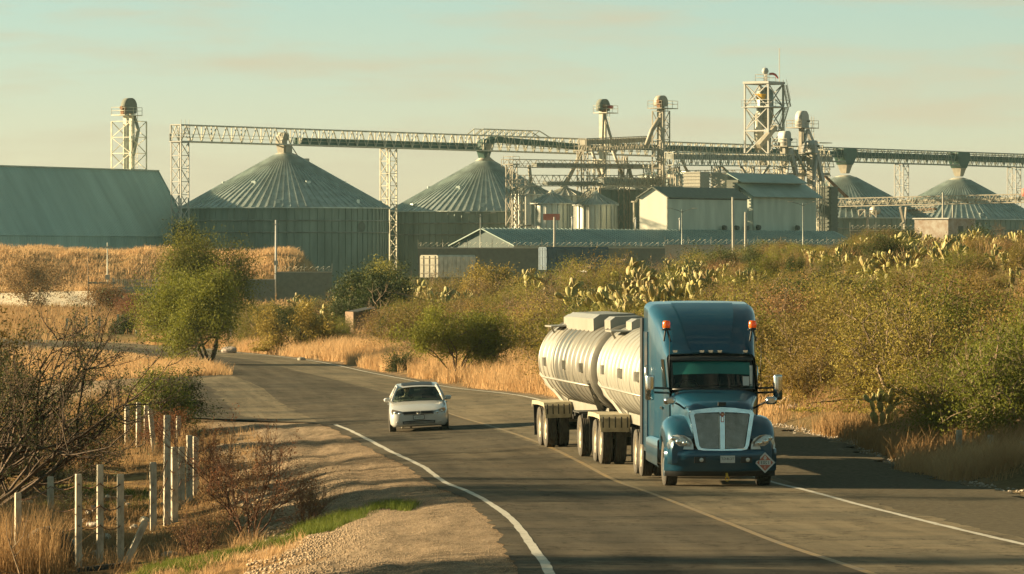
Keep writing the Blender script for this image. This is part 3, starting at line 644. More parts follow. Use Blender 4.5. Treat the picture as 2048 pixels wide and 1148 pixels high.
        lr = MB()
        for x, z, r_ in ((0.82, 0.97, 0.055), (0.95, 1.0, 0.065), (1.07, 1.07, 0.055)): lr.lathe([(r_, -0.025), (r_ * 0.9, -0.055), (r_ * 0.45, -0.06), (0.001, -0.07)], 16, hp(x, z, 0.02), axis='y', caps=False)
        lr.build('reflector', A['lamp_reflector'], hz_)
    # bumper: blue shell, black skirt, fog lamps, tow hook, plate
    xs2 = np.linspace(-1.24, 1.24, 25)
    def by(x): return B + 0.02 + 0.42 * (abs(x) / 1.24) ** 5 + 0.05 * (abs(x) / 1.24) ** 2
    bm_ = MB(); bm_.loft([[(x, by(x) + d, z) for x in xs2] for z, d in ((0.36, 0.05), (0.42, 0.0), (0.58, -0.02), (0.60, -0.045), (0.74, -0.045), (0.80, -0.02), (0.835, 0.06), (0.84, 0.30))]); bm_.build('bumper', P, root)
    sk = MB(); sk.loft([[(x * 0.985, by(x) + d, z) for x in xs2] for z, d in ((0.24, 0.16), (0.27, 0.08), (0.37, 0.055))]); sk.build('bumper_skirt', A['black_plastic'], root)
    for x in (-0.50, 0.52):
        fl = MB(); fl.box(x - 0.12, x + 0.12, B - 0.03, B + 0.03, 0.545, 0.675); fg = fl.build('fog_light', A['black_plastic'], root)
        f2 = MB(); f2.lathe([(0.045, -0.01), (0.03, -0.02), (0.001, -0.022)], 14, (x + 0.03, B - 0.028, 0.61), axis='y', caps=False); f2.build('lens', A['lens'], fg)
    th = MB(); th.bar((0.10, B + 0.15, 0.34), (0.10, B + 0.02, 0.24), 0.05); th.tube([(0.10 + 0.04 * math.cos(a), B + 0.01, 0.20 + 0.05 * math.sin(a)) for a in np.linspace(0, 2 * math.pi, 11)], 0.015, 5); th.build('tow_hook', A['yellow'], root)
    pl = MB(); pl.box(-0.055, 0.265, B - 0.055, B - 0.045, 0.545, 0.70); plt = pl.build('licence_plate', A['plate_white'], root)
    text_mesh('TC-8-GT', 0.075, A['ink'], plt, Matrix.Translation((0.105, B - 0.057, 0.63)))
    # hazard diamond
    hd = MB(); cx, cz, hw = 0.94, 0.545, 0.225; pz = by(0.94) - 0.10
    def dia(h, o): return [(cx, pz - o, cz + h), (cx + h, pz - o, cz), (cx, pz - o, cz - h), (cx - h, pz - o, cz)]
    hd.plate(dia(hw, 0), (0, -1, 0), 0.01); pc = hd.build('hazard_placard', A['plate_white'], root)
    h2 = MB(); h2.plate(dia(hw * 0.80, 0.004), (0, -1, 0), 0.002); h2.build('placard_field', A['placard'], pc)
    h3 = MB(); h3.plate([(cx - 0.125, pz - 0.008, cz + 0.05), (cx + 0.125, pz - 0.008, cz + 0.05), (cx + 0.125, pz - 0.008, cz - 0.05), (cx - 0.125, pz - 0.008, cz - 0.05)], (0, -1, 0), 0.002); h3.build('number_panel', A['plate_white'], pc)
    text_mesh('1203', 0.10, A['ink'], pc, Matrix.Translation((cx, pz - 0.011, cz - 0.003)))
    text_mesh('3', 0.075, A['plate_white'], pc, Matrix.Translation((cx, pz - 0.008, cz - 0.10)), 'class_number')
    h4 = MB()
    for k, (dx, dz, w) in enumerate(((0, 0.135, 0.022), (-0.022, 0.105, 0.018), (0.022, 0.105, 0.018), (0.0, 0.085, 0.03))): h4.plate([(cx + dx - w, pz - 0.008, cz + dz - 0.02), (cx + dx, pz - 0.008, cz + dz + 0.03), (cx + dx + w, pz - 0.008, cz + dz - 0.02)], (0, -1, 0), 0.002)
    h4.build('flame_symbol', A['plate_white'], pc)
    # roof marker lamps, beacons, mirrors, aerials
    for x in (-0.80, -0.20, 0.0, 0.20, 0.78):
        mk = MB(); mk.plate([(x - 0.055, B + 2.33, 2.925), (x + 0.055, B + 2.33, 2.925), (x + 0.035, B + 2.33, 2.875), (x - 0.035, B + 2.33, 2.875)], (0, -1, 0), 0.09); mk.build('marker_lamp', A['lamp_reflector'], root)
    for sx in (-1, 1):
        bk = MB(); x = sx * 0.97
        bk.bar((x - 0.05, B + 2.7, 3.12), (x - 0.02, B + 2.62, 3.36), 0.03); bk.bar((x + 0.10, B + 2.75, 3.12), (x + 0.02, B + 2.62, 3.36), 0.03); bk.box(x - 0.10, x + 0.10, B + 2.52, B + 2.72, 3.36, 3.38); bk.lathe([(0.085, 0), (0.085, 0.035)], 16, (x, B + 2.62, 3.38))
        bcn = bk.build('beacon', A['black_plastic'], root)
        bl2 = MB(); bl2.lathe([(0.085, 0), (0.088, 0.03), (0.085, 0.13), (0.07, 0.155), (0.001, 0.16)], 20, (x, B + 2.62, 3.415), caps=False); bl2.build('amber_lens', A['amber'], bcn)
        ml = MB(); mx_ = sx * 1.43
        for z in (2.00, 2.10): ml.tube([(sx * 0.98, B + 1.95, z), (sx * 1.2, B + 1.8, z + 0.01), (mx_ - sx * 0.05, B + 1.72, z + 0.02)], 0.026, 6)
        mr = ml.build('mirror', A['black_plastic'], root)
        m2 = MB(); secs = []
        for z, w in ((1.85, 0.085), (1.87, 0.10), (2.1, 0.105), (2.36, 0.105), (2.40, 0.09)): secs.append([(mx_ + w * math.cos(a), B + 1.74 - 0.10 * math.sin(a) * (1.0 if math.sin(a) > 0 else 0.4), z) for a in np.linspace(0, 2 * math.pi, 14, endpoint=False)])
        m2.loft(secs[1:], True, (True, True)); m2.build('mirror_shell', CH, mr)
        m3 = MB(); m3.loft([secs[0], [(x_, y_, 1.99) for x_, y_, z_ in secs[1]]], True, (True, True)); m3.build('mirror_base', A['dull_chrome'], mr)
        hm = MB(); hx = sx * 1.12
        hm.tube([(sx * 0.72, B + 0.75, 1.66), (sx * 0.9, B + 0.6, 1.78), (hx - sx * 0.05, B + 0.45, 1.86)], 0.022, 6); hmm = hm.build('hood_mirror', A['black_plastic'], root)
        h5 = MB(); h5.loft([[(hx + 0.13 * cx_ * s_, B + 0.45 + yy, 1.87 + 0.085 * cz_ * s_) for cx_, cz_ in ((-1, -.6), (-.6, -1), (.6, -1), (1, -.6), (1, .6), (.6, 1), (-.6, 1), (-1, .6))] for yy, s_ in ((-0.12, 0.55), (-0.09, 0.85), (0.0, 1.0), (0.04, 0.96))], True, (True, True)); h5.build('mirror_shell', CH, hmm)
        at_ = MB(); at_.tube([(sx * 1.06, B + 1.9, 2.25), (sx * 1.09, B + 1.95, 3.05)] if sx > 0 else [(sx * 0.98, B + 2.0, 2.2), (sx * 0.93, B + 2.25, 3.25)], 0.008, 5); at_.build('aerial', A['black_plastic'], root)
        dw = MB(); dw.plate([(sx * 1.03, B + 2.15, 2.12), (sx * 1.03, B + 3.0, 2.02), (sx * 1.055, B + 3.0, 2.72), (sx * 1.035, B + 2.62, 2.72)], (sx, 0, 0), 0.03); dw.build('side_window', A['glass_dark'], root)
        dl_ = MB(); dl_.box(min(sx * 1.0, sx * 1.055), max(sx * 1.0, sx * 1.055), B + 3.06, B + 3.08, 0.7, 2.95); dl_.build('door_gap', A['black_plastic'], root)
        dh = MB(); dh.box(min(sx * 1.05, sx * 1.085), max(sx * 1.05, sx * 1.085), B + 2.75, B + 2.95, 1.62, 1.68); dh.build('door_handle', CH, root)
        pn = MB(); pn.box(min(sx * 1.2, sx * 1.235), max(sx * 1.2, sx * 1.235), B + 4.35, B + 5.2, 0.75, 3.3); pn.build('side_panel', P, root)
        sf = MB(); sf.box(min(sx * 1.19, sx * 1.26), max(sx * 1.19, sx * 1.26), B + 5.25, B + 5.75, 0.75, 3.6); sf.build('side_extender', A['black_plastic'], root)
        rl = MB(); rl.tube([(sx * 1.26, B + 4.28, 2.0), (sx * 1.28, B + 4.25, 2.05), (sx * 1.28, B + 4.25, 2.5), (sx * 1.26, B + 4.28, 2.55)], 0.018, 6); rl.build('grab_rail', CH, root)
        tk = MB(); tk.lathe([(0.30, 2.35), (0.33, 2.40), (0.33, 3.6), (0.30, 3.66)], 22, (sx * 0.90, B, 0.68), axis='y'); tk_ = tk.build('fuel_tank', A['dull_chrome'], root)
        sp = MB(); sp.box(min(sx * 0.7, sx * 1.22), max(sx * 0.7, sx * 1.22), B + 2.5, B + 2.9, 0.50, 0.54); sp.build('step', CH, tk_); sp = MB(); sp.box(min(sx * 0.7, sx * 1.22), max(sx * 0.7, sx * 1.22), B + 2.5, B + 2.9, 0.92, 0.96); sp.build('step', CH, tk_)
        ss = MB(); ss.loft([[(sx * 1.19, B + 1.98, 1.0), (sx * 1.235, B + 2.0, 0.95), (sx * 1.24, B + 2.0, 0.42), (sx * 1.18, B + 2.0, 0.36)], [(sx * 1.19, B + 4.6, 1.0), (sx * 1.235, B + 4.6, 0.95), (sx * 1.24, B + 4.6, 0.45), (sx * 1.18, B + 4.6, 0.40)]]); ss.build('side_skirt', P, root)
        mf = MB(); mf.box(sx * 0.93 - 0.3, sx * 0.93 + 0.3, 6.95, 6.97, 0.25, 1.0); mf.build('mud_flap', A['black_plastic'], root)
        wheel(root, sx * 1.04, 0, 0.50, 0.29, 0.30, 'steer', A['dull_chrome'], sx > 0)
        for y in (4.95, 6.25):
            for x, fl_ in ((1.08, sx > 0), (0.75, sx > 0)): wheel(root, sx * x, y, 0.51, 0.27, 0.30, 'dual', A['rim_dusty'], fl_)
    ch = MB()
    for sx in (-1, 1): ch.box(sx * 0.42 - 0.05, sx * 0.42 + 0.05, B + 0.4, 7.2, 0.72, 0.98)
    for y in (2.0, 4.2, 5.6, 7.0): ch.box(-0.42, 0.42, y - 0.06, y + 0.06, 0.74, 0.96)
    ch.build('chassis', BK, root)
    ax = MB(); ax.tube([(-1.0, 0, 0.5), (1.0, 0, 0.5)], 0.06, 8)
    for y in (4.95, 6.25): ax.tube([(-0.9, y, 0.51), (0.9, y, 0.51)], 0.09, 8); ax.lathe([(0.001, -0.2), (0.2, -0.1), (0.2, 0.1), (0.001, 0.2)], 12, (0, y, 0.52), axis='y', caps=False)
    ax.tube([(-0.8, -0.2, 0.36), (0.8, -0.2, 0.36)], 0.03, 6); ax.build('axle', BK, root)
    fw = MB(); fw.box(-0.5, 0.5, 5.2, 6.1, 1.0, 1.18); fw.build('fifth_wheel', BK, root)
    en = MB(); en.box(-0.45, 0.45, B + 0.3, 0.7, 0.5, 1.3); en.build('engine_block', BK, root)
    lt = MB()
    for k in range(3): lt.box(-1.245, -1.238, B + 2.35, B + 2.62, 1.28 + k * 0.09, 1.33 + k * 0.09)
    return root

def make_tanker(label, loc, rz, roll, y0, y1, grey, boxy):
    """a tank trailer; the origin is the middle of its rear tandem, the tank runs from y0 (front) to y1 (rear)"""
    root = empty('tank_trailer', label, 'tank trailer', loc, rz, 'tank trailers behind the blue truck'); root.rotation_euler = (0, roll, rz)
    Rr, za = 1.07, 2.20; L = y1 - y0
    def shell(a, b, m, nm, capf=False, capb=False):
        p = []
        if capf: p += [(0.001, a - 0.30), (Rr * 0.5, a - 0.24), (Rr * 0.85, a - 0.12), (Rr * 0.97, a - 0.03)]
        k = max(2, int((b - a) / 0.15)); p += [(Rr + 0.006 * math.sin(i * 1.9), a + (b - a) * i / k) for i in range(k + 1)]
        if capb: p += [(Rr * 0.97, b + 0.03), (Rr * 0.85, b + 0.12), (Rr * 0.5, b + 0.24), (0.001, b + 0.30)]
        mb = MB(); mb.lathe(p, 48, (0, 0, za), axis='y', caps=False); return mb.build(nm, m, root)
    if grey:
        a, b = y0 + L * 0.47, y0 + L * 0.71
        shell(y0, a, A['tank_band'], 'tank_shell', True); shell(a, b, A['tank_grey'], 'tank_shell')['label'] = 'dirty grey middle of the tank'; shell(b, y1, A['tank_cream'], 'tank_shell', False, True)
    else: shell(y0, y1, A['tank_cream'], 'tank_shell', True, True)
    rm = MB(); rm.lathe([(Rr + 0.002, -0.06), (Rr + 0.026, -0.035), (Rr + 0.026, 0.035), (Rr + 0.002, 0.06)], 48, (0, 0, za), axis='y', caps=False); rme = rm.mesh('ring')
    k = int(L / 0.82)
    for i in range(k + 1): link('stiffener_ring', rme, A['tank_cream'] if not grey or i > k * 0.71 else A['tank_band'], root, (0, y0 + 0.06 + (L - 0.12) * i / k, 0))
    # overturn box and spill shelves on top
    def roofbox(ya, yb, w, h):
        q = [(-w, za + Rr * 0.80), (-w, za + Rr + h * 0.55), (-w * 0.72, za + Rr + h), (w * 0.72, za + Rr + h), (w, za + Rr + h * 0.55), (w, za + Rr * 0.80)]
        mb = MB(); mb.loft([[(x, ya, z) for x, z in q], [(x, yb, z) for x, z in q]], False, (True, True), smooth=False); return mb.build('overturn_guard', A['tank_cream'], root)
    if boxy: roofbox(y0 + 2.6, y1 - 2.4, 0.60, 0.24)
    roofbox(y1 - 1.8, y1 - 0.6, 0.45, 0.17); roofbox(y0 + 0.5, y0 + 1.6, 0.45, 0.2)
    for sx in (-1, 1):
        sh = MB(); sh.box(sx * 0.72 - 0.25, sx * 0.72 + 0.25, y1 - 2.1, y1 - 0.7, za + 0.93, za + 0.97); sh.bar((sx * 0.85, y1 - 1.0, za + 0.93), (sx * 0.72, y1 - 1.0, za + 0.70), 0.05); sh.build('spill_shelf', A['tank_cream'], root)
        for y in (y0 + 1.5, y0 + 5.0, y1 - 1.5):
            bx = MB(); bx.box(sx * (Rr + 0.03) - 0.05, sx * (Rr + 0.03) + 0.05, y - 0.16, y + 0.16, za - 0.08, za + 0.14); bx.build('side_marker', A['dull_chrome'], root)
        # belly gussets and side rail
        for ya, yb in ((y1 - 0.05, y1 - 1.7), (y0 + 0.4, y0 + 1.8)):
            gs = MB()
            gs.plate([(sx * 1.00, ya, za - 0.42), (sx * 0.93, ya, za - 0.62), (sx * 0.48, yb, 1.02), (sx * 0.55, yb, 1.26)], (sx, 0, -0.6), 0.06)
            gs.bar((sx * 1.03, ya, za - 0.30), (sx * 0.58, yb, 1.10), 0.09)
            gs.build('belly_gusset', A['tank_cream'], root)
        rb = MB(); rb.box(sx * 0.45 - 0.06, sx * 0.45 + 0.06, y0 + 0.8, y1, 0.98, 1.22); rb.build('frame_rail', A['tank_cream'], root)
        hs = MB(); hs.tube([(sx * 1.02, y0 + 0.4, za - 0.40), (sx * 1.02, y1 - 0.3, za - 0.40)], 0.03, 6); hs.build('side_rail', A['tank_cream'], root)
        fd = MB(); ya, yb = -1.35, 1.45
        fd.loft([[(sx * 0.55, y, z), (sx * 1.27, y, z)] for y, z in ((ya - 0.05, 0.86), (ya, 1.10), (ya + 0.12, 1.18), (0, 1.20), (yb - 0.12, 1.18), (yb, 1.08))], smooth=False)
        fd.loft([[(sx * 1.27, y, z), (sx * 1.27, y, z - 0.10)] for y, z in ((ya - 0.05, 0.86), (ya, 1.10), (ya + 0.12, 1.18), (0, 1.20), (yb - 0.12, 1.18), (yb, 1.08))], smooth=False)
        f_ = fd.build('fender', A['fender_dusty'], root)
        fp = MB(); fp.box(sx * 0.91 - 0.34, sx * 0.91 + 0.34, ya - 0.075, ya - 0.055, 0.78, 1.02); fp.build('fender_flap', A['fender_dusty'], f_)
        sr = MB()
        for j in range(5): sr.box(sx * 0.91 - 0.30 + j * 0.145, sx * 0.91 - 0.27 + j * 0.145, ya - 0.085, ya - 0.04, 0.88, 1.14)
        sr.build('flap_strap', A['frame_black'], f_)
        for y in (-0.64, 0.64):
            for x in (1.06, 0.73): wheel(root, sx * x, y, 0.51, 0.27, 0.30, 'dual', A['rim_dusty'], sx > 0)
        mf = MB(); mf.box(sx * 0.9 - 0.32, sx * 0.9 + 0.32, yb + 0.02, yb + 0.04, 0.25, 1.05); mf.build('mud_flap', A['black_plastic'], root)
    ax = MB()
    for y in (-0.64, 0.64): ax.tube([(-0.9, y, 0.51), (0.9, y, 0.51)], 0.08, 8)
    ax.box(-0.5, 0.5, -1.2, 1.2, 0.72, 0.9); ax.build('axle', A['frame_black'], root)
    for sx in (-1, 1):
        lg = MB(); lg.bar((sx * 0.55, y0 + 3.2, 1.05), (sx * 0.55, y0 + 3.2, 0.35), 0.10); lg.box(sx * 0.55 - 0.14, sx * 0.55 + 0.14, y0 + 3.05, y0 + 3.35, 0.31, 0.35); lg.build('landing_leg', A['frame_black'], root)
    bb = MB(); bb.box(-1.15, 1.15, y1 + 0.1, y1 + 0.22, 0.55, 0.70); bb.bar((-0.45, y1 - 0.1, 1.1), (-0.45, y1 + 0.16, 0.66), 0.09); bb.bar((0.45, y1 - 0.1, 1.1), (0.45, y1 + 0.16, 0.66), 0.09); bb.build('rear_bumper', A['cream_steel'], root)
    ld = MB()
    for sx in (-0.2, 0.2): ld.tube([(sx, y1 + 0.36, 1.2), (sx, y1 + 0.36, 3.1), (sx, y1 - 0.2, 3.35)], 0.02, 6)
    for j in range(6): ld.bar((-0.2, y1 + 0.36, 1.4 + j * 0.3), (0.2, y1 + 0.36, 1.4 + j * 0.3), 0.03)
    ld.build('ladder', A['dull_chrome'], root)
    return root

def make_dolly(loc, rz, roll):
    root = empty('trailer_dolly', 'dark axle dolly carrying the nose of the rear tank trailer', 'trailer dolly', loc, rz); root.rotation_euler = (0, roll, rz)
    f = MB()
    for sx in (-1, 1): f.box(sx * 0.42 - 0.05, sx * 0.42 + 0.05, -1.2, 1.4, 0.78, 0.98)
    f.box(-1.2, 1.2, -0.9, -0.75, 0.98, 1.08); f.box(-0.5, 0.5, -0.4, 0.4, 1.02, 1.2); f.box(-1.2, 1.2, 0.75, 0.9, 0.98, 1.08)
    f.build('frame', A['frame_black'], root)
    db = MB(); db.bar((-0.4, -1.2, 0.88), (0, -2.4, 0.80), 0.10); db.bar((0.4, -1.2, 0.88), (0, -2.4, 0.80), 0.10); db.build('drawbar', A['frame_black'], root)
    for sx in (-1, 1):
        for x in (1.06, 0.73): wheel(root, sx * x, 0, 0.51, 0.27, 0.30, 'dual', A['rim_dusty'], sx > 0)
        m = MB(); m.box(sx * 0.9 - 0.36, sx * 0.9 + 0.36, -0.72, 0.72, 1.09, 1.12); m.build('fender', A['frame_black'], root)
    a = MB(); a.tube([(-0.9, 0, 0.51), (0.9, 0, 0.51)], 0.09, 8); a.build('axle', A['frame_black'], root)
    return root

make_tractor((4.32, 107.0, float(ZR(107.0))), R(4.0))
make_tanker('cream ribbed tank trailer right behind the blue cab', (3.22, 121.0, float(ZRX(3.22, 121.0))), R(5.0), 0.0, -9.1, 1.0, False, False)
make_dolly((2.86, 125.4, float(ZRX(2.86, 125.4))), R(5.5), -0.02)
make_tanker('rear tank trailer with dirty grey middle, last of the road train', (1.98, 133.0, float(ZRX(1.98, 133.0))), R(6.4), -0.03, -9.3, 1.2, True, True)
_dt = Matrix.Translation((4.32, 107.0, float(ZR(107.0)))) @ Matrix.Rotation(R(4.0), 4, 'Z')
person('driver in a pale shirt behind the windscreen of the blue truck', _dt @ Vector((-0.5, 1.47, 1.60)), R(4.0), A['shirt'])

# ---------------------------------------------------------------- the white car
def make_car(loc, rz, roll):
    root = empty('sedan_car', 'white sedan car with its headlights reflecting, coming round the bend', 'car', loc, rz); root.rotation_euler = (0.018, roll, rz); root.scale = (0.985, 0.955, 0.925)
    B = -0.93; Wt = A['car_white']
    def sec(y, w, zl, zt, crown, sh=0.14):
        h = [(0, zl), (w * 0.55, zl), (w * 0.90, zl + 0.01), (w * 0.985, zl + 0.10), (w, zl + (zt - zl) * 0.45), (w * 0.99, zt - sh), (w * 0.94, zt - sh * 0.35), (w * 0.84, zt - 0.01), (w * 0.55, zt + crown * 0.6), (w * 0.25, zt + crown * 0.92), (0, zt + crown)]
        return [(-x, B + y, z) for x, z in h] + [(x, B + y, z) for x, z in reversed(h[1:-1])]
    S = [(-0.02, 0.50, 0.36, 0.60, 0.01, .05), (0.0, 0.62, 0.27, 0.66, 0.01, .06), (0.05, 0.74, 0.23, 0.70, 0.012, .07), (0.14, 0.81, 0.20, 0.735, 0.015, .09), (0.30, 0.865, 0.19, 0.775, 0.02, .11), (0.6, 0.885, 0.19, 0.835, 0.03, .13), (1.0, 0.889, 0.19, 0.895, 0.035, .15),
         (1.35, 0.889, 0.19, 0.945, 0.03, .16), (1.6, 0.889, 0.19, 0.965, 0.01, .16), (2.6, 0.889, 0.19, 0.985, 0.0, .15), (3.6, 0.885, 0.20, 1.005, 0.0, .14), (4.0, 0.875, 0.22, 1.02, 0.01, .13), (4.35, 0.85, 0.26, 1.03, 0.01, .12), (4.58, 0.78, 0.34, 1.0, 0.01, .10), (4.64, 0.65, 0.42, 0.9, 0.01, .1)]
    b = MB(); b.loft([sec(*s_) for s_ in S], True, (True, True)); body = b.build('body', Wt, root)
    # dark underside and wheel openings
    for sx in (-1, 1):
        for y in (0, 2.65):
            w = MB(); w.plate([(sx * 0.8925, y + 0.36 * math.cos(a), 0.33 + 0.36 * math.sin(a)) for a in np.linspace(-0.45, math.pi + 0.45, 16)], (sx, 0, 0), 0.02); w.build('wheel_arch', A['dark'], root)
            wheel(root, sx * 0.80, y, 0.325, 0.215, 0.215, 'car', A['dull_chrome'], sx > 0)
    # roof, pillars, glass
    def gpt(x, t, side):                                        # base (t=0) to roof (t=1) along the greenhouse outline
        pass
    base = [(-0.80, B + 1.32, 0.955), (0.80, B + 1.32, 0.955), (0.84, B + 2.55, 0.985), (0.80, B + 4.02, 1.02), (-0.80, B + 4.02, 1.02), (-0.84, B + 2.55, 0.985)]
    rfp = [(-0.58, B + 2.05, 1.40), (0.58, B + 2.05, 1.40), (0.615, B + 2.6, 1.43), (0.57, B + 3.35, 1.40), (-0.57, B + 3.35, 1.40), (-0.615, B + 2.6, 1.43)]
    rf = MB(); rf.loft([[(x * w, B + y, z + 0.035 * (1 - x * x)) for x in np.linspace(-1, 1, 9)] for y, w, z in ((1.98, 0.58, 1.365), (2.1, 0.60, 1.40), (2.6, 0.62, 1.46), (3.1, 0.61, 1.465), (3.4, 0.57, 1.40))]); rf.build('roof', Wt, root)
    sr = MB(); sr.loft([[(x * 0.47, B + y, z + 0.035 * (1 - (x * .75) ** 2) + 0.006) for x in np.linspace(-1, 1, 7)] for y, z in ((2.14, 1.416), (2.6, 1.461), (3.05, 1.466))]); sr.build('sunroof', A['black_plastic'], root)
    pi = MB()
    for sx in (-1, 1):
        pi.tube([(sx * 0.80, B + 1.30, 0.95), (sx * 0.70, B + 1.68, 1.20), (sx * 0.59, B + 2.06, 1.405)], 0.04, 6)
        pi.tube([(sx * 0.59, B + 2.04, 1.40), (sx * 0.625, B + 2.6, 1.43), (sx * 0.58, B + 3.38, 1.39)], 0.035, 6)
        pi.tube([(sx * 0.835, B + 2.62, 0.98), (sx * 0.63, B + 2.72, 1.41)], 0.035, 6)
        pi.tube([(sx * 0.58, B + 3.35, 1.40), (sx * 0.70, B + 3.75, 1.21), (sx * 0.80, B + 4.08, 1.01)], 0.055, 6)
    pi.build('pillar', Wt, root)
    ws = MB(); ws.loft([[(x * w, B + y - 0.05 * (1 - x * x) + 0.05, z) for x in np.linspace(-1, 1, 7)] for y, w, z in ((1.30, 0.78, 0.965), (1.66, 0.69, 1.19), (2.02, 0.58, 1.385))]); pane = ws.build('windscreen', A['glass_dark'], root)
    ml = MB(); ml.box(-0.09, 0.09, B + 1.95, B + 1.98, 1.27, 1.325); ml.build('rear_view_mirror', A['plate_white'], pane)
    sk = MB(); sk.box(-0.60, -0.50, B + 1.52, B + 1.525, 1.02, 1.09); sk.build('windscreen_sticker', A['plate_white'], pane)
    rw = MB(); rw.loft([[(x * w, B + y, z) for x in np.linspace(-1, 1, 5)] for y, w, z in ((4.04, 0.78, 1.02), (3.38, 0.56, 1.385))]); rw.build('rear_window', A['glass_dark'], root)
    for sx in (-1, 1):
        for ya, yb, ta, tb in ((1.55, 2.6, 2.08, 2.68), (2.7, 3.75, 2.76, 3.32)):
            w = MB(); w.add([(sx * 0.838, B + ya, 0.985), (sx * 0.842, B + yb, 0.995), (sx * 0.632, B + tb, 1.395), (sx * 0.615, B + ta, 1.385)], [(0, 1, 2, 3)]); w.build('side_window', A['glass_dark'], root)
        mr = MB(); mr.loft([[(sx * (0.93 + 0.10 * cx * s_), B + 1.62 + yy, 1.02 + 0.07 * cz * s_) for cx, cz in ((-1, -.5), (-.6, -1), (.6, -1), (1, -.4), (1, .5), (.6, 1), (-.6, 1), (-1, .6))] for yy, s_ in ((-0.08, 0.6), (-0.05, 0.9), (0.03, 1.0), (0.07, 0.95))], True, (True, True)); mr.bar((sx * 0.80, B + 1.62, 0.97), (sx * 0.92, B + 1.62, 0.99), 0.05); mr.build('wing_mirror', Wt if sx < 0 else A['car_white'], root)
        dg = MB(); dg.box(sx * 0.8885 - 0.004, sx * 0.8885 + 0.004, B + 1.62, B + 1.635, 0.3, 0.92); dg.box(sx * 0.8885 - 0.004, sx * 0.8885 + 0.004, B + 2.66, B + 2.675, 0.3, 0.92); dg.build('door_gap', A['black_plastic'], root)
        dh = MB(); dh.box(sx * 0.89 - 0.02, sx * 0.89 + 0.02, B + 2.38, B + 2.58, 0.83, 0.86); dh.build('door_handle', Wt, root)
        def fy(x, z): return B + 0.02 + 0.16 * max(0, (abs(x) - 0.45) / 0.4) ** 2.2 + 0.10 * max(0, z - 0.6)
        hl = MB(); pts = [(0.455, 0.585), (0.62, 0.565), (0.80, 0.60), (0.825, 0.70), (0.80, 0.775), (0.64, 0.735), (0.455, 0.69)]
        hl.plate([(sx * x, fy(x, z) - 0.035, z) for x, z in pts], (sx * 0.3, -1, 0), 0.10); h_ = hl.build('headlight', A['car_lens'], root)
        rl = MB()
        for x, z in ((0.56, 0.64), (0.70, 0.675)): rl.lathe([(0.042, -0.01), (0.03, -0.03), (0.001, -0.034)], 12, (sx * x, fy(x, z) - 0.03, z), axis='y', caps=False)
        rl.build('reflector', A['lamp_reflector'], h_)
        fg = MB(); fg.plate([(sx * x, fy(x, z) - 0.03, z) for x, z in ((0.50, 0.30), (0.70, 0.31), (0.76, 0.36), (0.70, 0.405), (0.50, 0.385))], (sx * 0.3, -1, 0), 0.06); f_ = fg.build('fog_light_recess', A['black_plastic'], root)
        f2 = MB(); f2.lathe([(0.04, -0.005), (0.03, -0.02), (0.001, -0.022)], 12, (sx * 0.65, fy(0.65, 0.36) - 0.03, 0.358), axis='y', caps=False); f2.build('fog_lamp', A['lens'], f_)
    g = MB(); g.plate([(x, B - 0.035 + 0.02 * x * x, z) for x, z in ((-0.45, 0.585), (0.45, 0.585), (0.455, 0.695), (-0.455, 0.695))], (0, -1, 0), 0.06); gr = g.build('grille', A['black_plastic'], root)
    g = MB()
    for z in (0.60,): g.box(-0.45, 0.45, B - 0.042, B - 0.03, z - 0.006, z + 0.006)
    g.build('grille_trim', A['chrome'], gr)
    lo = MB(); lo.plate([(x, B - 0.04 + 0.05 * x * x, z) for x, z in ((-0.48, 0.29), (0.48, 0.29), (0.50, 0.385), (0.25, 0.40), (-0.25, 0.40), (-0.50, 0.385))], (0, -1, 0), 0.05); l_ = lo.build('lower_grille', A['black_plastic'], root)
    sl = MB()
    for z in (0.32, 0.355): sl.bar((-0.46, B - 0.042, z), (0.46, B - 0.042, z), 0.010)
    sl.build('grille_slat', A['dull_chrome'], l_)
    em = MB(); em.tube([(0.06 * math.cos(a), B - 0.055, 0.64 + 0.06 * math.sin(a)) for a in np.linspace(0, 2 * math.pi, 21)], 0.008, 6)
    for p, q in (((-0.026, 0.052), (0, 0.006)), ((0.026, 0.052), (0, 0.006)), ((-0.05, 0.022), (-0.022, -0.05)), ((-0.022, -0.05), (0, -0.004)), ((0, -0.004), (0.022, -0.05)), ((0.022, -0.05), (0.05, 0.022))): em.bar((p[0], B - 0.055, 0.64 + p[1]), (q[0], B - 0.055, 0.64 + q[1]), 0.011)
    em.build('badge', A['chrome'], root)
    pl = MB(); pl.box(-0.16, 0.16, B - 0.062, B - 0.05, 0.44, 0.565); pt = pl.build('licence_plate', A['plate_white'], root)
    pf = MB()
    for a_, b_ in (((-0.165, 0.435), (0.165, 0.435)), ((-0.165, 0.57), (0.165, 0.57)), ((-0.165, 0.435), (-0.165, 0.57)), ((0.165, 0.435), (0.165, 0.57))): pf.bar((a_[0], B - 0.06, a_[1]), (b_[0], B - 0.06, b_[1]), 0.016)
    pf.build('plate_frame', A['black_plastic'], pt)
    text_mesh('HTZ-07-E', 0.058, A['ink'], pt, Matrix.Translation((0, B - 0.064, 0.502)))
    wp = MB(); wp.bar((-0.45, B + 1.30, 0.985), (0.15, B + 1.28, 0.99), 0.014); wp.bar((0.1, B + 1.30, 0.985), (0.62, B + 1.32, 0.985), 0.014); wp.build('wiper', A['black_plastic'], root)
    for sx in (-1, 1):
        s_ = MB(); x = sx * 0.36; s_.box(x - 0.22, x + 0.22, B + 2.75, B + 2.88, 0.98, 1.12); s_.box(x - 0.13, x + 0.13, B + 2.78, B + 2.88, 1.12, 1.28); s_.build('front_seat', A['cloth_dark'], root)
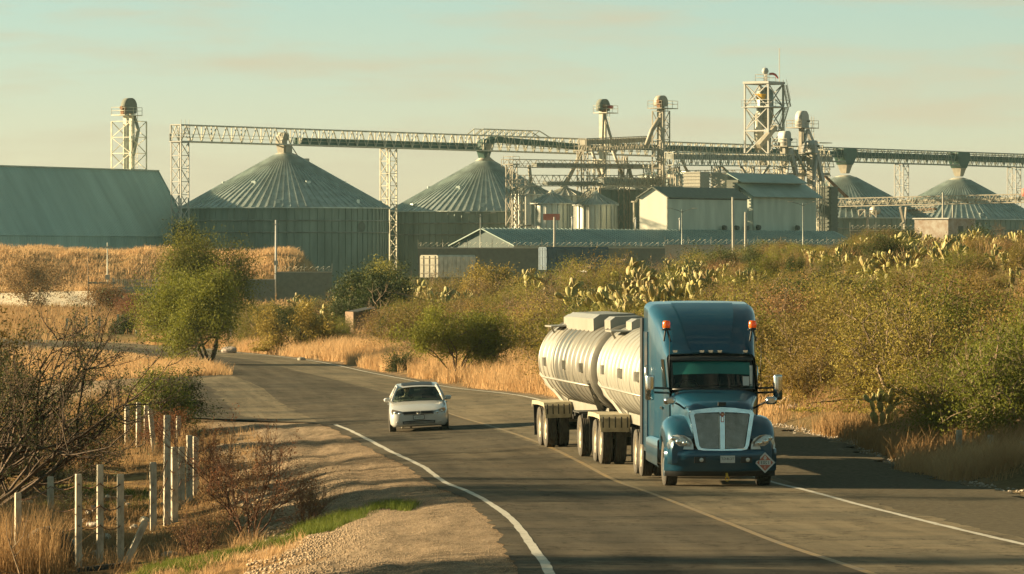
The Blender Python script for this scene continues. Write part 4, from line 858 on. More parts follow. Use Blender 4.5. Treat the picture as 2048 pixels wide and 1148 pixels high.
    sw = MB(); sw.tube([(-0.36 + 0.18 * math.cos(a), B + 1.98 - 0.05 * math.sin(a), 1.02 + 0.13 * math.sin(a)) for a in np.linspace(0, 2 * math.pi, 15)], 0.015, 5); sw.build('steering_wheel', A['black_plastic'], root)
    return root
_cl = (-2.78, 151.6, float(ZRX(-2.78, 151.6)) - 0.01); _cz = R(1.6)
make_car(_cl, _cz, -0.048)
person('driver in light clothes behind the windscreen of the white car', (-2.78 - 0.36 - 0.05, 151.6 + 1.62, _cl[2] + 0.47), _cz, A['shirt'])
# ---------------------------------------------------------------- the grain plant behind the scrub
GZP = -5.6
PRZ = R(55)
def hz(py, Y): return (HYP - py) * Y / FPX - GZP                 # height above the plant yard of a picture row at depth Y
def proot(name, label, cat, px, Y, group=None, rz=PRZ):
    return empty(name, label, cat, ((px - CXP) * Y / FPX, Y, GZP), rz, group)
def lattice(mb, a, b, w, d, z0, z1, n, leg=0.14, br=0.09, ring=True):
    """four-legged braced tower centred on (a, b)"""
    C = [(a - w / 2, b - d / 2), (a + w / 2, b - d / 2), (a + w / 2, b + d / 2), (a - w / 2, b + d / 2)]
    for x, y in C: mb.bar((x, y, z0), (x, y, z1), leg)
    for k in range(n):
        za, zb = z0 + (z1 - z0) * k / n, z0 + (z1 - z0) * (k + 1) / n
        for i in range(4):
            p, q = C[i], C[(i + 1) % 4]
            if k % 2: p, q = q, p
            mb.bar((*p, za), (*q, zb), br)
            if ring: mb.bar((*p, zb), (*q, zb), br)
def railing(mb, pts, z, h=1.1, w=0.055, closed=True):
    k = len(pts)
    for i in range(k if closed else k - 1):
        p, q = Vector((*pts[i], 0)), Vector((*pts[(i + 1) % k], 0)); L = (q - p).length; m = max(1, int(L / 1.5))
        for f in (0.55, 1.0): mb.bar((p.x, p.y, z + h * f), (q.x, q.y, z + h * f), w)
        for j in range(m + 1):
            t = p.lerp(q, j / m); mb.bar((t.x, t.y, z), (t.x, t.y, z + h), w)
def platform(root, a0, a1, b0, b1, z, m, rail=True, nm='platform'):
    d = MB(); d.box(a0, a1, b0, b1, z - 0.12, z); o = d.build(nm, m, root)
    if rail:
        r = MB(); railing(r, [(a0 + .05, b0 + .05), (a1 - .05, b0 + .05), (a1 - .05, b1 - .05), (a0 + .05, b1 - .05)], z); r.build('railing', m, o)
    return o
def pipe(root, pts, r, m, nm='spout_pipe'):
    p = MB(); p.tube(pts, r, 8); return p.build(nm, m, root)

def silo(label, px, Y, r, pye, pyp, m_wall, m_roof, n=72, neck=None, capr=1.5, vents=0, rings=(0.14, 0.27), group=None, z_bot=0.0, hatch=(), ribw=0.12, cat='silo', overhang=0.35, name='grain_silo'):
    root = proot(name, label, cat, px, Y, group)
    he, hp = hz(pye, Y), hz(pyp, Y)
    w = MB(); w.lathe([(r, z_bot), (r, he)], n, caps=False, smooth=True); w.build('wall', m_wall, root)
    st = MB()
    for k in range(n):
        a = 2 * math.pi * k / n; c, s_ = math.cos(a), math.sin(a)
        st.bar((r * c + .05 * c, r * s_ + .05 * s_, z_bot), (r * c + .05 * c, r * s_ + .05 * s_, he), 0.12)
    st.build('wall_stiffeners', m_wall, root)['kind'] = 'stuff'
    for f in rings:
        q = MB(); z = he - f * he; q.lathe([(r + 0.02, z - 0.09), (r + 0.22, z - 0.08), (r + 0.22, z + 0.08), (r + 0.02, z + 0.09)], n, caps=False); q.build('wall_ring', A['grey_steel'], root)
    rf = MB(); rf.lathe([(r + overhang, he - 0.1), (r + overhang, he + 0.05), (capr, hp - 0.25)], n, caps=False, smooth=False); rf.build('roof', m_roof, root)
    rb = MB()
    for k in range(n):
        a = 2 * math.pi * (k + .5) / n; c, s_ = math.cos(a), math.sin(a)
        rb.bar(((r + overhang) * c, (r + overhang) * s_, he + 0.12), (capr * c, capr * s_, hp - 0.18), ribw, 0.16)
    rb.build('roof_ribs', m_roof, root)['kind'] = 'stuff'
    cp = MB(); cp.lathe([(capr + 0.25, hp - 0.42), (capr + 0.2, hp - 0.2), (capr * 0.4, hp + 0.25)], 24); cp.build('roof_cap', A['pale_steel'], root)
    for k in range(vents):
        a = 2 * math.pi * (k + 0.3) / vents; c, s_ = math.cos(a), math.sin(a); f = 0.42 if k % 2 else 0.08
        rr = r * (1 - f); z = he + (hp - he) * f
        v = MB(); v.box(-0.5, 0.5, -0.35, 0.35, z - 0.1, z + 0.55, Matrix.Translation((rr * c, rr * s_, 0)) @ Matrix.Rotation(a, 4, 'Z')); v.build('roof_vent', A['galvanised'], root)
    for pa, f in hatch:                                          # dark round fan openings on the wall
        a = pa; c, s_ = math.cos(a), math.sin(a)
        q = MB(); z = he * f
        q.add([Vector((r * math.cos(a + 0.055 * math.cos(t)) * 1.012, r * math.sin(a + 0.055 * math.cos(t)) * 1.012, z + 0.75 * math.sin(t))) for t in np.linspace(0, 2 * math.pi, 16, endpoint=False)], [tuple(range(16))])
        q.build('wall_hatch', A['rust'] if 0 else A['concrete_dark'], root)
    if neck == 'box':
        q = MB(); q.box(-0.75, 0.75, -0.75, 0.75, hp - 0.3, hp + 1.15); q.build('fill_spout', A['cream_steel'], root)
        q = MB(); q.box(2.0, 3.4, -1.9, -0.7, hp - 1.5, hp - 0.7); q.bar((2.2, -1.2, hp - 1.0), (0.8, -0.5, hp + 1.2), 0.12); q.build('roof_platform', A['cream_steel'], root)
    elif neck == 'funnel':
        q = MB(); q.lathe([(1.7, hp - 0.3), (0.75, hp + 0.5), (0.65, hp + 1.2), (1.1, hp + 2.2), (1.3, hp + 2.5)], 16); q.build('fill_spout', A['cream_steel'], root)
    return root

# conveyor line: one straight axis at constant height
CP, CU, CLEN = Vector((-48.4, 720.0, 0)), Vector((0.574, 0.819, 0)).normalized(), 246.7
CV = Vector((0.819, -0.574, 0))
CH0 = 16.9
def tl(px):                                                      # distance along the conveyor axis of a picture column
    k = (px - CXP) / FPX
    return (k * CP.y - CP.x) / (CU.x - k * CU.y)
def gallery(label, p0, p1, base, h, w, panel, m, casings, hump=None, rails=True, cat='conveyor gallery', group='overhead conveyor galleries', bar=0.13):
    """p0, p1: end points at the bottom chord in world space; casings: (f0, f1, za0, za1, height)"""
    d = (p1 - p0); L = d.length
    root = empty('conveyor_gallery', label, cat, (p0.x, p0.y, p0.z), math.atan2(d.y, d.x), group)
    sl = d.z / Vector((d.x, d.y, 0)).length; L = Vector((d.x, d.y, 0)).length
    Z = lambda t: sl * t
    n = max(2, round(L / panel)); q = L / n
    for side in (-1, 1):
        fr = MB(); y = side * w / 2
        fr.bar((0, y, Z(0)), (L, y, Z(L)), bar * 1.5); fr.bar((0, y, Z(0) + h), (L, y, Z(L) + h), bar * 1.3)
        for i in range(n):
            a, b = i * q, (i + 1) * q; m_ = (a + b) / 2
            fr.bar((a, y, Z(a)), (m_, y, Z(m_) + h), bar * 0.8); fr.bar((m_, y, Z(m_) + h), (b, y, Z(b)), bar * 0.8)
            if i % 3 == 0: fr.bar((a, y, Z(a)), (a, y, Z(a) + h), bar)
        if hump:
            a, b, hh = hump[0] * L, hump[1] * L, hump[2]
            fr.bar((a, y, Z(a) + h), (a + 2, y, Z(a) + h + hh), bar); fr.bar((a + 2, y, Z(a) + h + hh), (b - 3, y, Z(b) + h + hh), bar); fr.bar((b - 3, y, Z(b) + h + hh), (b, y, Z(b) + h), bar)
            k = 8
            for i in range(k):
                s0, s1 = a + 2 + (b - a - 5) * i / k, a + 2 + (b - a - 5) * (i + 1) / k
                fr.bar((s0, y, Z(s0) + h), (s0, y, Z(s0) + h + hh), bar * .8); fr.bar((s0, y, Z(s0) + h), (s1, y, Z(s1) + h + hh), bar * .8)
        fr.build('side_truss', m, root)
    dk = MB(); dk.box(0, L, -w / 2 + 0.05, -w / 2 + 0.65, 0, 0.06) if abs(sl) < 1e-6 else dk.bar((0, -w / 2 + .35, 0), (L, -w / 2 + .35, Z(L)), 0.6, 0.06)
    dk.build('walkway', m, root)
    tb = MB()
    for i in range(n + 1):
        a = i * q; tb.bar((a, -w / 2, Z(a)), (a, w / 2, Z(a)), bar * .8); tb.bar((a, -w / 2, Z(a) + h), (a, w / 2, Z(a) + h), bar * .8)
    tb.build('cross_ties', m, root)
    for f0, f1, za, zb, ch, cm in casings:
        c = MB(); y0, y1 = -w * 0.36, w * 0.36
        a, b = f0 * L, f1 * L
        vs = [(a, y0, Z(a) + za), (a, y1, Z(a) + za), (b, y0, Z(b) + zb), (b, y1, Z(b) + zb), (a, y0, Z(a) + za + ch), (a, y1, Z(a) + za + ch), (b, y0, Z(b) + zb + ch), (b, y1, Z(b) + zb + ch)]
        c.add(vs, [(0, 1, 3, 2), (4, 6, 7, 5), (0, 2, 6, 4), (1, 5, 7, 3), (0, 4, 5, 1), (2, 3, 7, 6)]); c.build('belt_casing', cm, root)
    if rails:
        r = MB()
        for zf in (h * 0.45, h * 0.25): r.bar((0, -w / 2 + .06, zf), (L, -w / 2 + .06, Z(L) + zf), 0.05)
        r.build('handrail', m, root)
    return root
def cpt(px, dz=0.0, off=0.0):
    p = CP + CU * tl(px) + CV * off; return Vector((p.x, p.y, CH0 + dz))
BG = A['belt_green']
gallery('open lattice conveyor gallery from the left corner tower over the first big silo', cpt(352), cpt(957), None, 2.35, 1.8, 2.3, A['pale_steel'], [(0.38, 0.985, 0.12, 0.12, 0.95, BG)])
gallery('humped conveyor gallery running from the second big silo behind the elevator towers', cpt(957.5, 0.0), cpt(1640), None, 2.35, 1.8, 2.3, A['pale_steel'], [(0.0, 0.04, 0.3, 1.35, 0.9, BG), (0.0405, 0.36, 1.35, 0.35, 0.9, BG), (0.3605, 1.0, 0.9, 0.9, 0.9, BG)], hump=(-0.02, 0.18, 1.0))
g3 = gallery('dark belt conveyor gallery over the two far right silos', cpt(1641), cpt(2110), None, 2.35, 1.8, 2.3, A['grey_steel'], [(0.0, 1.0, 0.75, 0.75, 1.0, BG), (0.0, 1.0, 1.95, 1.95, 0.12, A['grey_steel'])])
for px, f in ((1690, 1.5), (1918, 1.6)):
    t = (CP + CU * tl(px)); tr = proot('transfer_hopper', 'dark green transfer hopper under the gallery above the %s silo' % ('third big' if px < 1800 else 'far right'), 'hopper', px, t.y, 'transfer hoppers')
    h0 = CH0 - GZP
    q = MB(); q.loft([[(a * 1.0, b * 1.05, h0 - 0.5) for a, b in ((-1, -1), (1, -1), (1, 1), (-1, 1))], [(a * 2.3, b * 1.05, h0 + 1.2) for a, b in ((-1, -1), (1, -1), (1, 1), (-1, 1))], [(a * 2.0, b * 1.05, h0 + 2.35) for a, b in ((-1, -1), (1, -1), (1, 1), (-1, 1))]], True, (True, True), smooth=False); q.build('hopper_shell', BG, tr)
    q = MB(); q.loft([[(a * .55, b * .55, h0 - 2.0) for a, b in ((-1, -1), (1, -1), (1, 1), (-1, 1))], [(a * .95, b * .95, h0 - 0.5) for a, b in ((-1, -1), (1, -1), (1, 1), (-1, 1))]], True, (True, True), smooth=False); q.build('hopper_chute', A['cream_steel'], tr)
# transfer head over silos one and two
for px, lab in ((566, 'small cream belt drive on the gallery above the first big silo'), (968, 'dark belt transfer box on the gallery above the second big silo')):
    t = (CP + CU * tl(px)); tr = proot('belt_drive', lab, 'belt drive', px, t.y); h0 = CH0 - GZP
    m = A['cream_steel'] if px < 700 else BG
    q = MB(); q.lathe([(0.6, -0.7), (0.6, 0.7)], 14, (0, 0, h0 + 1.2), axis='y'); q.box(-1.0, 0.2, -0.6, 0.6, h0 + 0.1, h0 + 1.2); q.build('drive_drum', m, tr)
    q = MB(); q.loft([[(a * .5, b * .5, h0 - 1.6) for a, b in ((-1, -1), (1, -1), (1, 1), (-1, 1))], [(a * (.75 if px < 700 else 1.1), b * .7, h0 + 0.1) for a, b in ((-1, -1), (1, -1), (1, 1), (-1, 1))]], True, (True, True), smooth=False); q.build('drop_chute', m, tr)
# gallery towers
for px, lab, lit in ((360, 'cream lattice corner tower at the left end of the conveyor', 1), (777, 'slim lattice tower between the first two big silos', 0), (1803, 'white lattice tower between the two far right silos', 1), (2028, 'white lattice tower at the right edge of the picture', 1)):
    t = CP + CU * tl(px); tr = proot('lattice_tower', lab, 'tower', px, t.y, 'towers carrying the conveyor')
    h0 = CH0 - GZP; n = 12
    mb = MB(); lattice(mb, 0, 0, 1.75, 1.75, 0, h0 - 0.15, n, 0.17, 0.10); mb.build('tower_frame', A['white'] if lit else A['pale_steel'], tr)
    if px == 360:
        platform(tr, -1.1, 0.9, -1.1, 1.1, h0 + 0.05, A['white'])
        q = MB(); lattice(q, 0, 0, 1.9, 1.9, h0 + 0.05, h0 + 2.4, 1, 0.13, 0.09); q.build('top_cage', A['white'], tr)
        q = MB()
        for a in (-.9, 0, .9): q.bar((a, -.9, h0 + 2.4), (a, -.9, h0 + 3.1), 0.06)
        q.build('lightning_rod', A['grey_steel'], tr)
    else:
        q = MB(); q.box(-1.0, 1.0, -1.0, 1.0, h0 * 0.62, h0 * 0.62 + 0.08); q.build('landing', A['pale_steel'], tr)
# the four big silos
Y1, Y2, Y3, Y4 = (CP + CU * tl(570)).y, (CP + CU * tl(970)).y, (CP + CU * tl(1690)).y, (CP + CU * tl(1918)).y
silo('big dark corrugated silo with a ribbed cone roof left of centre, first under the conveyor', 570, Y1, 15.1, 417, 307, A['bin_wall'], A['galvanised'], 84, 'box', 1.6, 14, group='big silos under the conveyor', hatch=((R(-96), 0.79), (R(-57), 0.79)))
silo('big dark corrugated silo partly hidden by the cream towers, second under the conveyor', 970, Y2, 14.7, 424, 320, A['bin_wall'], A['galvanised'], 84, 'funnel', 1.4, 14, group='big silos under the conveyor')
silo('big silo cone behind the dryer building, third under the conveyor', 1690, Y3, 14.6, 437, 353, A['bin_wall'], A['galvanised'], 84, None, 2.0, 10, group='big silos under the conveyor')
silo('big silo cone at the far right, last under the conveyor', 1918, Y4, 14.6, 440, 358, A['bin_wall'], A['galvanised'], 84, None, 2.0, 10, group='big silos under the conveyor')
hd_ = empty('shade_block', 'unseen block added behind the first big silo to shade the second', 'building', (-33, 785, GZP))  # added, hidden from view: throws shadow on the second silo's wall
q = MB(); q.box(-5, 5, -15, 15, 0, 17.0); q.build('wall', A['wall_green'], hd_); q = MB(); q.box(-5.3, 5.3, -15.3, 15.3, 17.0, 17.3); q.build('roof', A['shed_roof'], hd_)
# small silos
silo('small bright galvanised silo with a striped cone roof, left one of the front pair', 1103, 745, 2.85, 407, 383, A['bright_zinc'], A['bright_zinc'], 20, None, 0.35, 0, (0.3, 0.6), 'small silos', ribw=0.09, overhang=0.55)
silo('small shaded galvanised silo with a stair on its roof, right one of the front pair', 1191, 752, 3.15, 410, 384, A['bright_zinc'], A['bright_zinc'], 22, None, 0.35, 0, (0.3, 0.6), 'small silos', ribw=0.09, overhang=0.35)
silo('small silo half hidden behind the lattice towers at left of the group', 1063, 758, 2.9, 389, 368, A['bright_zinc'], A['bright_zinc'], 20, None, 0.5, 0, (0.3,), 'small silos', ribw=0.09)
silo('small silo behind the gap between the front pair', 1130, 766, 3.2, 392, 374, A['bright_zinc'], A['bright_zinc'], 20, None, 0.5, 0, (0.3,), 'small silos', ribw=0.09)
silo('wide dark flat bin behind the right small silo', 1232, 785, 4.6, 380, 372, A['bin_wall'], A['grey_steel'], 30, None, 1.0, 0, (0.3,), ribw=0.09, cat='bin', name='storage_bin')
silo('dark flat bin beside the cream gable', 1290, 790, 3.6, 380, 372, A['bin_wall'], A['grey_steel'], 30, None, 1.0, 0, (0.3,), ribw=0.09, cat='bin', name='storage_bin')
silo('rounded silo roof behind the right elevator tower', 1345, 850, 5.5, 352, 338, A['galvanised'], A['galvanised'], 30, None, 1.0, 0, (0.3,), ribw=0.09, cat='silo')
st = proot('roof_stair', 'cream stair with handrails climbing the roof of the right small silo', 'stair', 1160, 748.5)
q = MB(); a0, z0 = Vector((0, 0, hz(408, 749))), Vector((1.6, -1.0, hz(388, 749)))
for o in (0, 0.7): q.bar(a0 + Vector((o, o, 0)), z0 + Vector((o, o, 0)), 0.12); q.bar(a0 + Vector((o, o, 1)), z0 + Vector((o, o, 1)), 0.09)
for k in range(6): q.bar(a0.lerp(z0, k / 5), a0.lerp(z0, k / 5) + Vector((.7, .7, 0)), 0.12); q.bar(a0.lerp(z0, k / 5), a0.lerp(z0, k / 5) + Vector((0, 0, 1)), 0.07)
q.build('stair_flight', A['cream_steel'], st)

# ---- warehouse with the huge shaded roof, left
wr = proot('warehouse', 'huge warehouse with a steep teal metal roof at the left', 'warehouse', 315, 748, rz=R(64))
hr, he_, run, Lw = hz(342, 748), hz(474, 746), 6.0, 62
q = MB(); q.plate([(-Lw, -run, he_), (0, -run, he_), (0, 0, hr), (-Lw, 0, hr)], (0, -0.9, 0.44), 0.15); q.build('roof', A['roof_teal'], wr)
q = MB(); q.plate([(-Lw, 14, he_ - 6), (-Lw, 0.01, hr - .02), (0, 0.01, hr - .02), (0, 14, he_ - 6)], (0, 0.6, 0.8), 0.15); q.build('roof', A['roof_teal'], wr)
q = MB()
for k in range(int(Lw / 0.45)):
    x = -k * 0.45 - 0.1; q.bar((x, -run - 0.03, he_ + 0.03), (x, -0.03, hr + 0.03), 0.10, 0.07)
q.build('roof_ribs', A['roof_teal'], wr)['kind'] = 'stuff'
q = MB(); q.bar((-Lw, -0.02, hr + 0.08), (0.1, -0.02, hr + 0.08), 0.5, 0.12); q.build('ridge_cap', A['shed_roof'], wr)
q = MB(); q.bar((0.03, -run - 0.1, he_), (0.03, 0, hr + 0.1), 0.22, 0.22); q.build('rake_trim', A['shed_roof'], wr)
q = MB(); q.box(-Lw, 0, -run + 0.2, -run + 0.4, -1, he_); q.build('wall', A['roof_teal'], wr)
q = MB(); q.plate([(0, -run + .3, 0), (0, 13.8, 0), (0, 13.8, he_ - 6), (0, 0, hr - 0.2), (0, -run + 0.2, he_ - 0.1)], (1, 0, 0), 0.2); q.build('gable_wall', A['roof_teal'], wr)
q = MB()
for k in range(int(Lw / 0.45)): q.box(-k * 0.45 - 0.15, -k * 0.45 - 0.05, -run + 0.14, -run + 0.2, 0, he_ - .05)
q.build('wall_ribs', A['roof_teal'], wr)['kind'] = 'stuff'

# ---- bucket elevators and towers
def elevator(label, px, Y, pytop, pyplat, m_leg, m_head, w=1.5, plat=(-1.6, 2.6), cage=None, gap=0.75, legw=0.5):
    root = proot('bucket_elevator', label, 'elevator tower', px, Y, 'bucket elevators')
    ht, hp_ = hz(pytop, Y), hz(pyplat, Y)
    for s_ in (-1, 1):
        q = MB(); q.box(s_ * gap / 2 - legw / 2 + (0.0), s_ * gap / 2 + legw / 2 - 0.06, -0.32, 0.32, 0, hp_ + 0.3); q.build('elevator_leg', m_leg, root)
    q = MB(); hh = ht - hp_; rr = min(hh * 0.62, 1.25)
    pr = [(rr * math.cos(a) * 1.0, ht - rr + rr * math.sin(a)) for a in np.linspace(0, math.pi, 13)]
    pr = [(rr * 0.9, hp_ + 0.25)] + pr + [(-rr * 0.9, hp_ + 0.25)]
    q.loft([[(x, -0.55, z) for x, z in pr], [(x, 0.55, z) for x, z in pr]], True, (True, True)); q.build('elevator_head', m_head, root)
    platform(root, plat[0], plat[1], -1.3, 1.3, hp_, m_leg)
    q = MB(); q.lathe([(0.28, -0.5), (0.28, 0.5)], 12, (plat[0] + 0.5, -0.6, hp_ + 1.0), axis='x'); q.box(plat[0] + .2, plat[0] + .9, -0.9, -0.3, hp_, hp_ + 0.7); q.build('drive_motor', A['rust'], root)
    if cage:
        q = MB(); lattice(q, 0.0, 0, cage[0], cage[0], 0, hz(cage[1], Y), cage[2], 0.15, 0.09); q.build('support_frame', m_leg, root)
    q = MB()
    for o in (0, 0.4): q.bar((gap * .5 + 0.75, -0.5 + o, 0), (gap * .5 + 0.75, -0.5 + o, hp_ + 1.0), 0.05)
    for k in range(int(hp_ / 0.6)): q.bar((gap * .5 + 0.75, -0.5, k * .6), (gap * .5 + 0.75, -0.1, k * .6), 0.04)
    q.build('ladder', m_leg, root)
    return root, ht, hp_
e, ht, hp_ = elevator('tall elevator tower with a rounded head behind the big warehouse roof', 258, 756, 196, 230, A['pale_steel'], A['concrete_dark'], plat=(-2.6, 1.6), cage=(3.7, 243, 11), gap=1.3, legw=0.7)
pipe(e, [(0.9, -0.3, hp_ - 0.2), (1.5, -0.6, hp_ - 2.2), (0.3, -0.6, hp_ - 6)], 0.25, A['grey_steel'])
e, ht, hp_ = elevator('slender dark elevator head with a red motor, left of the two slim towers', 1206, 800, 198, 225, A['pale_steel'], A['concrete_dark'], plat=(-0.9, 2.4))
for s_ in (-1, 1): pipe(e, [(0.1 * s_ - .4, -0.4, hp_ - 0.2), (-0.6 + 1.4 * s_, -1.2, hp_ - 4.6), (-0.6 + 2.0 * s_, -1.6, hp_ - 6.2)], 0.22, A['cream_steel'])
q = MB(); q.lathe([(0.3, -0.6), (0.3, 0.5)], 12, (1.0, -0.7, hp_ + 0.9), axis='x'); q.build('red_motor', A['red'], e)
e, ht, hp_ = elevator('pale elevator tower in a lattice cage rising in front of the cream gable', 1322, 772, 191, 216, A['cream_steel'], A['cream_steel'], plat=(-1.8, 2.8), cage=(1.9, 222, 13))
pipe(e, [(-0.6, -0.2, hp_ - 1.6), (-1.6, 0.6, hp_ - 3.4), (-2.7, 1.0, hp_ - 6.0)], 0.36, A['cream_steel'])
for k, (x0, z0, x1, z1) in enumerate(((0.6, 9, 3.0, 2), (0.4, 14, 2.0, 7))): pipe(e, [(x0, -0.8, z0), (x1, -0.9, z1)], 0.16, A['cream_steel'])
# long spouts from the elevator heads to the small silos
def spout(label, p, q_, r=0.3):
    o = MB(); p, q_ = Vector(p), Vector(q_); o.tube([Vector((0, 0, 0)), q_ - p], r, 8); x = o.build('grain_spout', A['cream_steel'], None, p); tag(x, label, 'spout', 'grain spouts')
spout('cream grain spout slanting down left from the cream bridge end', at(1172, 285, 771), at(1130, 372, 771))
spout('cream grain spout dropping from the upper catwalk to the left small silo', at(1058, 330, 757), at(1062, 366, 757), 0.26)
spout('cream grain spout behind the middle catwalks', at(1182, 296, 778), at(1202, 355, 778), 0.24)
spout('cream grain spout right of the dark elevator', at(1225, 300, 779), at(1248, 360, 779), 0.24)
spout('short cream spout under the upper catwalk near the caged tower', at(1258, 333, 779), at(1264, 360, 779), 0.24)
# bridges and catwalks of the middle group, along the plant axis
def axis_pt(px, py, Y0, px0):
    """the point on the line through (px0, Y0) along the plant axis that shows at px, at the height of row py there"""
    x0 = (px0 - CXP) * Y0 / FPX; k = (px - CXP) / FPX; t = (k * Y0 - x0) / (CU.x - k * CU.y); Y = Y0 + t * CU.y
    return Vector((x0 + t * CU.x, Y, (HYP - py) * Y / FPX))
gallery('short cream box girder bridge between the two slim elevators', axis_pt(1165, 303, 765, 1165), axis_pt(1300, 297, 765, 1165), None, 1.9, 1.4, 1.4, A['cream_steel'], [(0.0, 1.0, 1.0, 1.0, 0.75, A['cream_steel'])], bar=0.09)
gallery('upper catwalk conveyor over the small silos', axis_pt(1010, 334, 752, 1010), axis_pt(1322, 338, 752, 1010), None, 1.15, 1.3, 3.0, A['cream_steel'], [(0.18, 1.0, 0.1, 0.1, 0.6, A['grey_steel'])], bar=0.08)
gallery('lower catwalk conveyor just above the small silos', axis_pt(1043, 372, 748, 1043), axis_pt(1312, 372, 748, 1043), None, 1.6, 1.3, 3.0, A['cream_steel'], [(0.17, 1.0, 0.1, 0.1, 0.55, A['grey_steel'])], bar=0.08)
gallery('zigzag lattice conveyor at the middle left of the caged tower', axis_pt(1200, 372, 756, 1200), axis_pt(1316, 374, 756, 1200), None, 1.3, 1.3, 1.2, A['cream_steel'], [(0.0, 1.0, 0.5, 0.5, 0.7, A['grey_steel'])], bar=0.10)
gallery('long zigzag lattice conveyor in front of the tall square tower', axis_pt(1338, 330, 762, 1338), axis_pt(1660, 334, 762, 1338), None, 1.9, 1.5, 1.7, A['pale_steel'], [(0.0, 1.0, 0.9, 0.9, 0.8, A['grey_steel'])], bar=0.11)
gallery('thin catwalk under the long zigzag conveyor', axis_pt(1340, 356, 766, 1340), axis_pt(1655, 352, 766, 1340), None, 1.1, 1.2, 2.6, A['cream_steel'], [(0.0, 1.0, 0.1, 0.1, 0.45, A['pale_steel'])], bar=0.08)
for px, pyt, lab in ((1023, 328, 'outer cream lattice tower left of the small silos'), (1037, 374, 'shorter cream lattice tower hard by the left small silo'), (1165, 300, 'cream lattice leg under the bridge end')):
    tr = proot('lattice_tower', lab, 'tower', px, 742 if px < 1100 else 770, 'cream lattice towers by the small silos'); Y = 742 if px < 1100 else 770
    q = MB(); lattice(q, 0, 0, 1.15, 1.15, 0, hz(pyt, Y), 11, 0.15, 0.09, False); q.build('tower_frame', A['cream_steel'], tr)
    platform(tr, -0.9, 0.9, -0.9, 0.9, hz(pyt, Y), A['cream_steel'])

for px, pyt, Y, lb in ((1188, 318, 776, 'left of the red motored elevator'), (1246, 312, 780, 'right of the red motored elevator'), (1296, 330, 778, 'behind the caged elevator tower'), (1350, 332, 764, 'at the left end of the long zigzag conveyor'), (1432, 331, 773, 'between the louvred units'), (1500, 331, 781, 'below the tall square tower at left'), (1556, 332, 786, 'below the tall square tower at right'), (1636, 332, 796, 'at the right end of the long zigzag conveyor')):
    tr = proot('lattice_tower', 'slim cream lattice leg ' + lb, 'tower', px, Y, 'slim lattice legs of the plant'); h_ = hz(pyt, Y)
    q = MB(); lattice(q, 0, 0, 1.0, 1.0, 0, h_, 10, 0.13, 0.08, False); q.build('tower_frame', A['cream_steel'] if int(px) % 4 else A['pale_steel'], tr)
    for o in (-0.8, 0.75): pipe(tr, [(o, -0.7, 0), (o, -0.7, h_ * 0.86), (o * 0.3, -0.3, h_)], 0.11, A['cream_steel'], 'riser_pipe')
for k, (x0, y0, x1, y1, Y) in enumerate(((1352, 300, 1376, 345, 770), (1440, 330, 1462, 350, 775), (1478, 328, 1496, 352, 778), (1540, 330, 1524, 350, 782), (1590, 300, 1612, 345, 790), (1215, 330, 1196, 372, 772), (1145, 340, 1122, 376, 766))):
    spout('thin cream grain spout ' + ['under the long zigzag conveyor by the caged tower', 'over the right louvred unit', 'at the left of the stepped roof', 'over the stepped roof', 'beside the white round elevator heads', 'left of the wide dark bin', 'over the small silo in the gap'][k], at(x0, y0, Y), at(x1, y1, Y), 0.2)
# ---- the tall square tower
tw = proot('process_tower', 'tall square steel tower with a stair, a white radar dome and a whip aerial', 'tower', 1528, 795)
Yt = 795; W_ = 4.35; zt, zm, zl = hz(168, Yt), hz(214, Yt), hz(262, Yt)
q = MB()
for a in (-1, 1):
    for b in (-1, 1): q.bar((a * W_ / 2, b * W_ / 2, 0), (a * W_ / 2, b * W_ / 2, zt), 0.26)
lev = [hz(310, Yt), zl, zm, zt]
for i in range(len(lev)):
    z = lev[i]
    for (p, r_) in (((-1, -1), (1, -1)), ((1, -1), (1, 1)), ((1, 1), (-1, 1)), ((-1, 1), (-1, -1))):
        q.bar((p[0] * W_ / 2, p[1] * W_ / 2, z), (r_[0] * W_ / 2, r_[1] * W_ / 2, z), 0.22)
        if i: q.bar((p[0] * W_ / 2, p[1] * W_ / 2, lev[i - 1]), (r_[0] * W_ / 2, r_[1] * W_ / 2, z), 0.14); q.bar((r_[0] * W_ / 2, r_[1] * W_ / 2, lev[i - 1]), (p[0] * W_ / 2, p[1] * W_ / 2, z), 0.14)
q.build('tower_frame', A['white'], tw)
q = MB(); q.box(-W_ / 2 - .3, W_ / 2 + .3, -W_ / 2 - .2, W_ / 2 + .2, zt, zt + 0.35); q.build('top_deck', A['white'], tw)
platform(tw, -W_ / 2 - .4, W_ / 2 + 1.2, -W_ / 2 - .4, W_ / 2 + .4, zm, A['white'])
platform(tw, -0.4, 1.5, -W_ / 2 - .8, -W_ / 2 + .4, zl, A['white'])
q = MB(); q.lathe([(0.9, zm - 3.4), (1.35, zm - 1.2), (1.35, zt - 1.2), (0.6, zt - 0.5)], 20, (0.3, 0, 0)); q.build('cyclone', A['grey_steel'], tw)
q = MB(); q.lathe([(0.5, zl - 3), (0.8, zl - 0.5), (0.8, zm - 1.2)], 16, (-0.9, 0.4, 0)); q.build('inner_bin', A['pale_steel'], tw)
q = MB(); q.lathe([(0.8, hz(330, Yt)), (1.05, zl - 1.0)], 16, (0.7, 0.3, 0)); q.build('lower_bin', A['grey_steel'], tw)
q = MB(); q.loft([[(-1.9, -0.7, zm + 1.1), (-1.0, -0.7, zm + 1.1), (-1.0, 0.1, zm + 1.1), (-1.9, 0.1, zm + 1.1)], [(-2.3, -1.0, zm + 2.0), (-0.9, -1.0, zm + 2.0), (-0.9, 0.3, zm + 2.0), (-2.3, 0.3, zm + 2.0)]], True, (True, True), smooth=False); q.build('yellow_hopper', A['yellow'], tw)
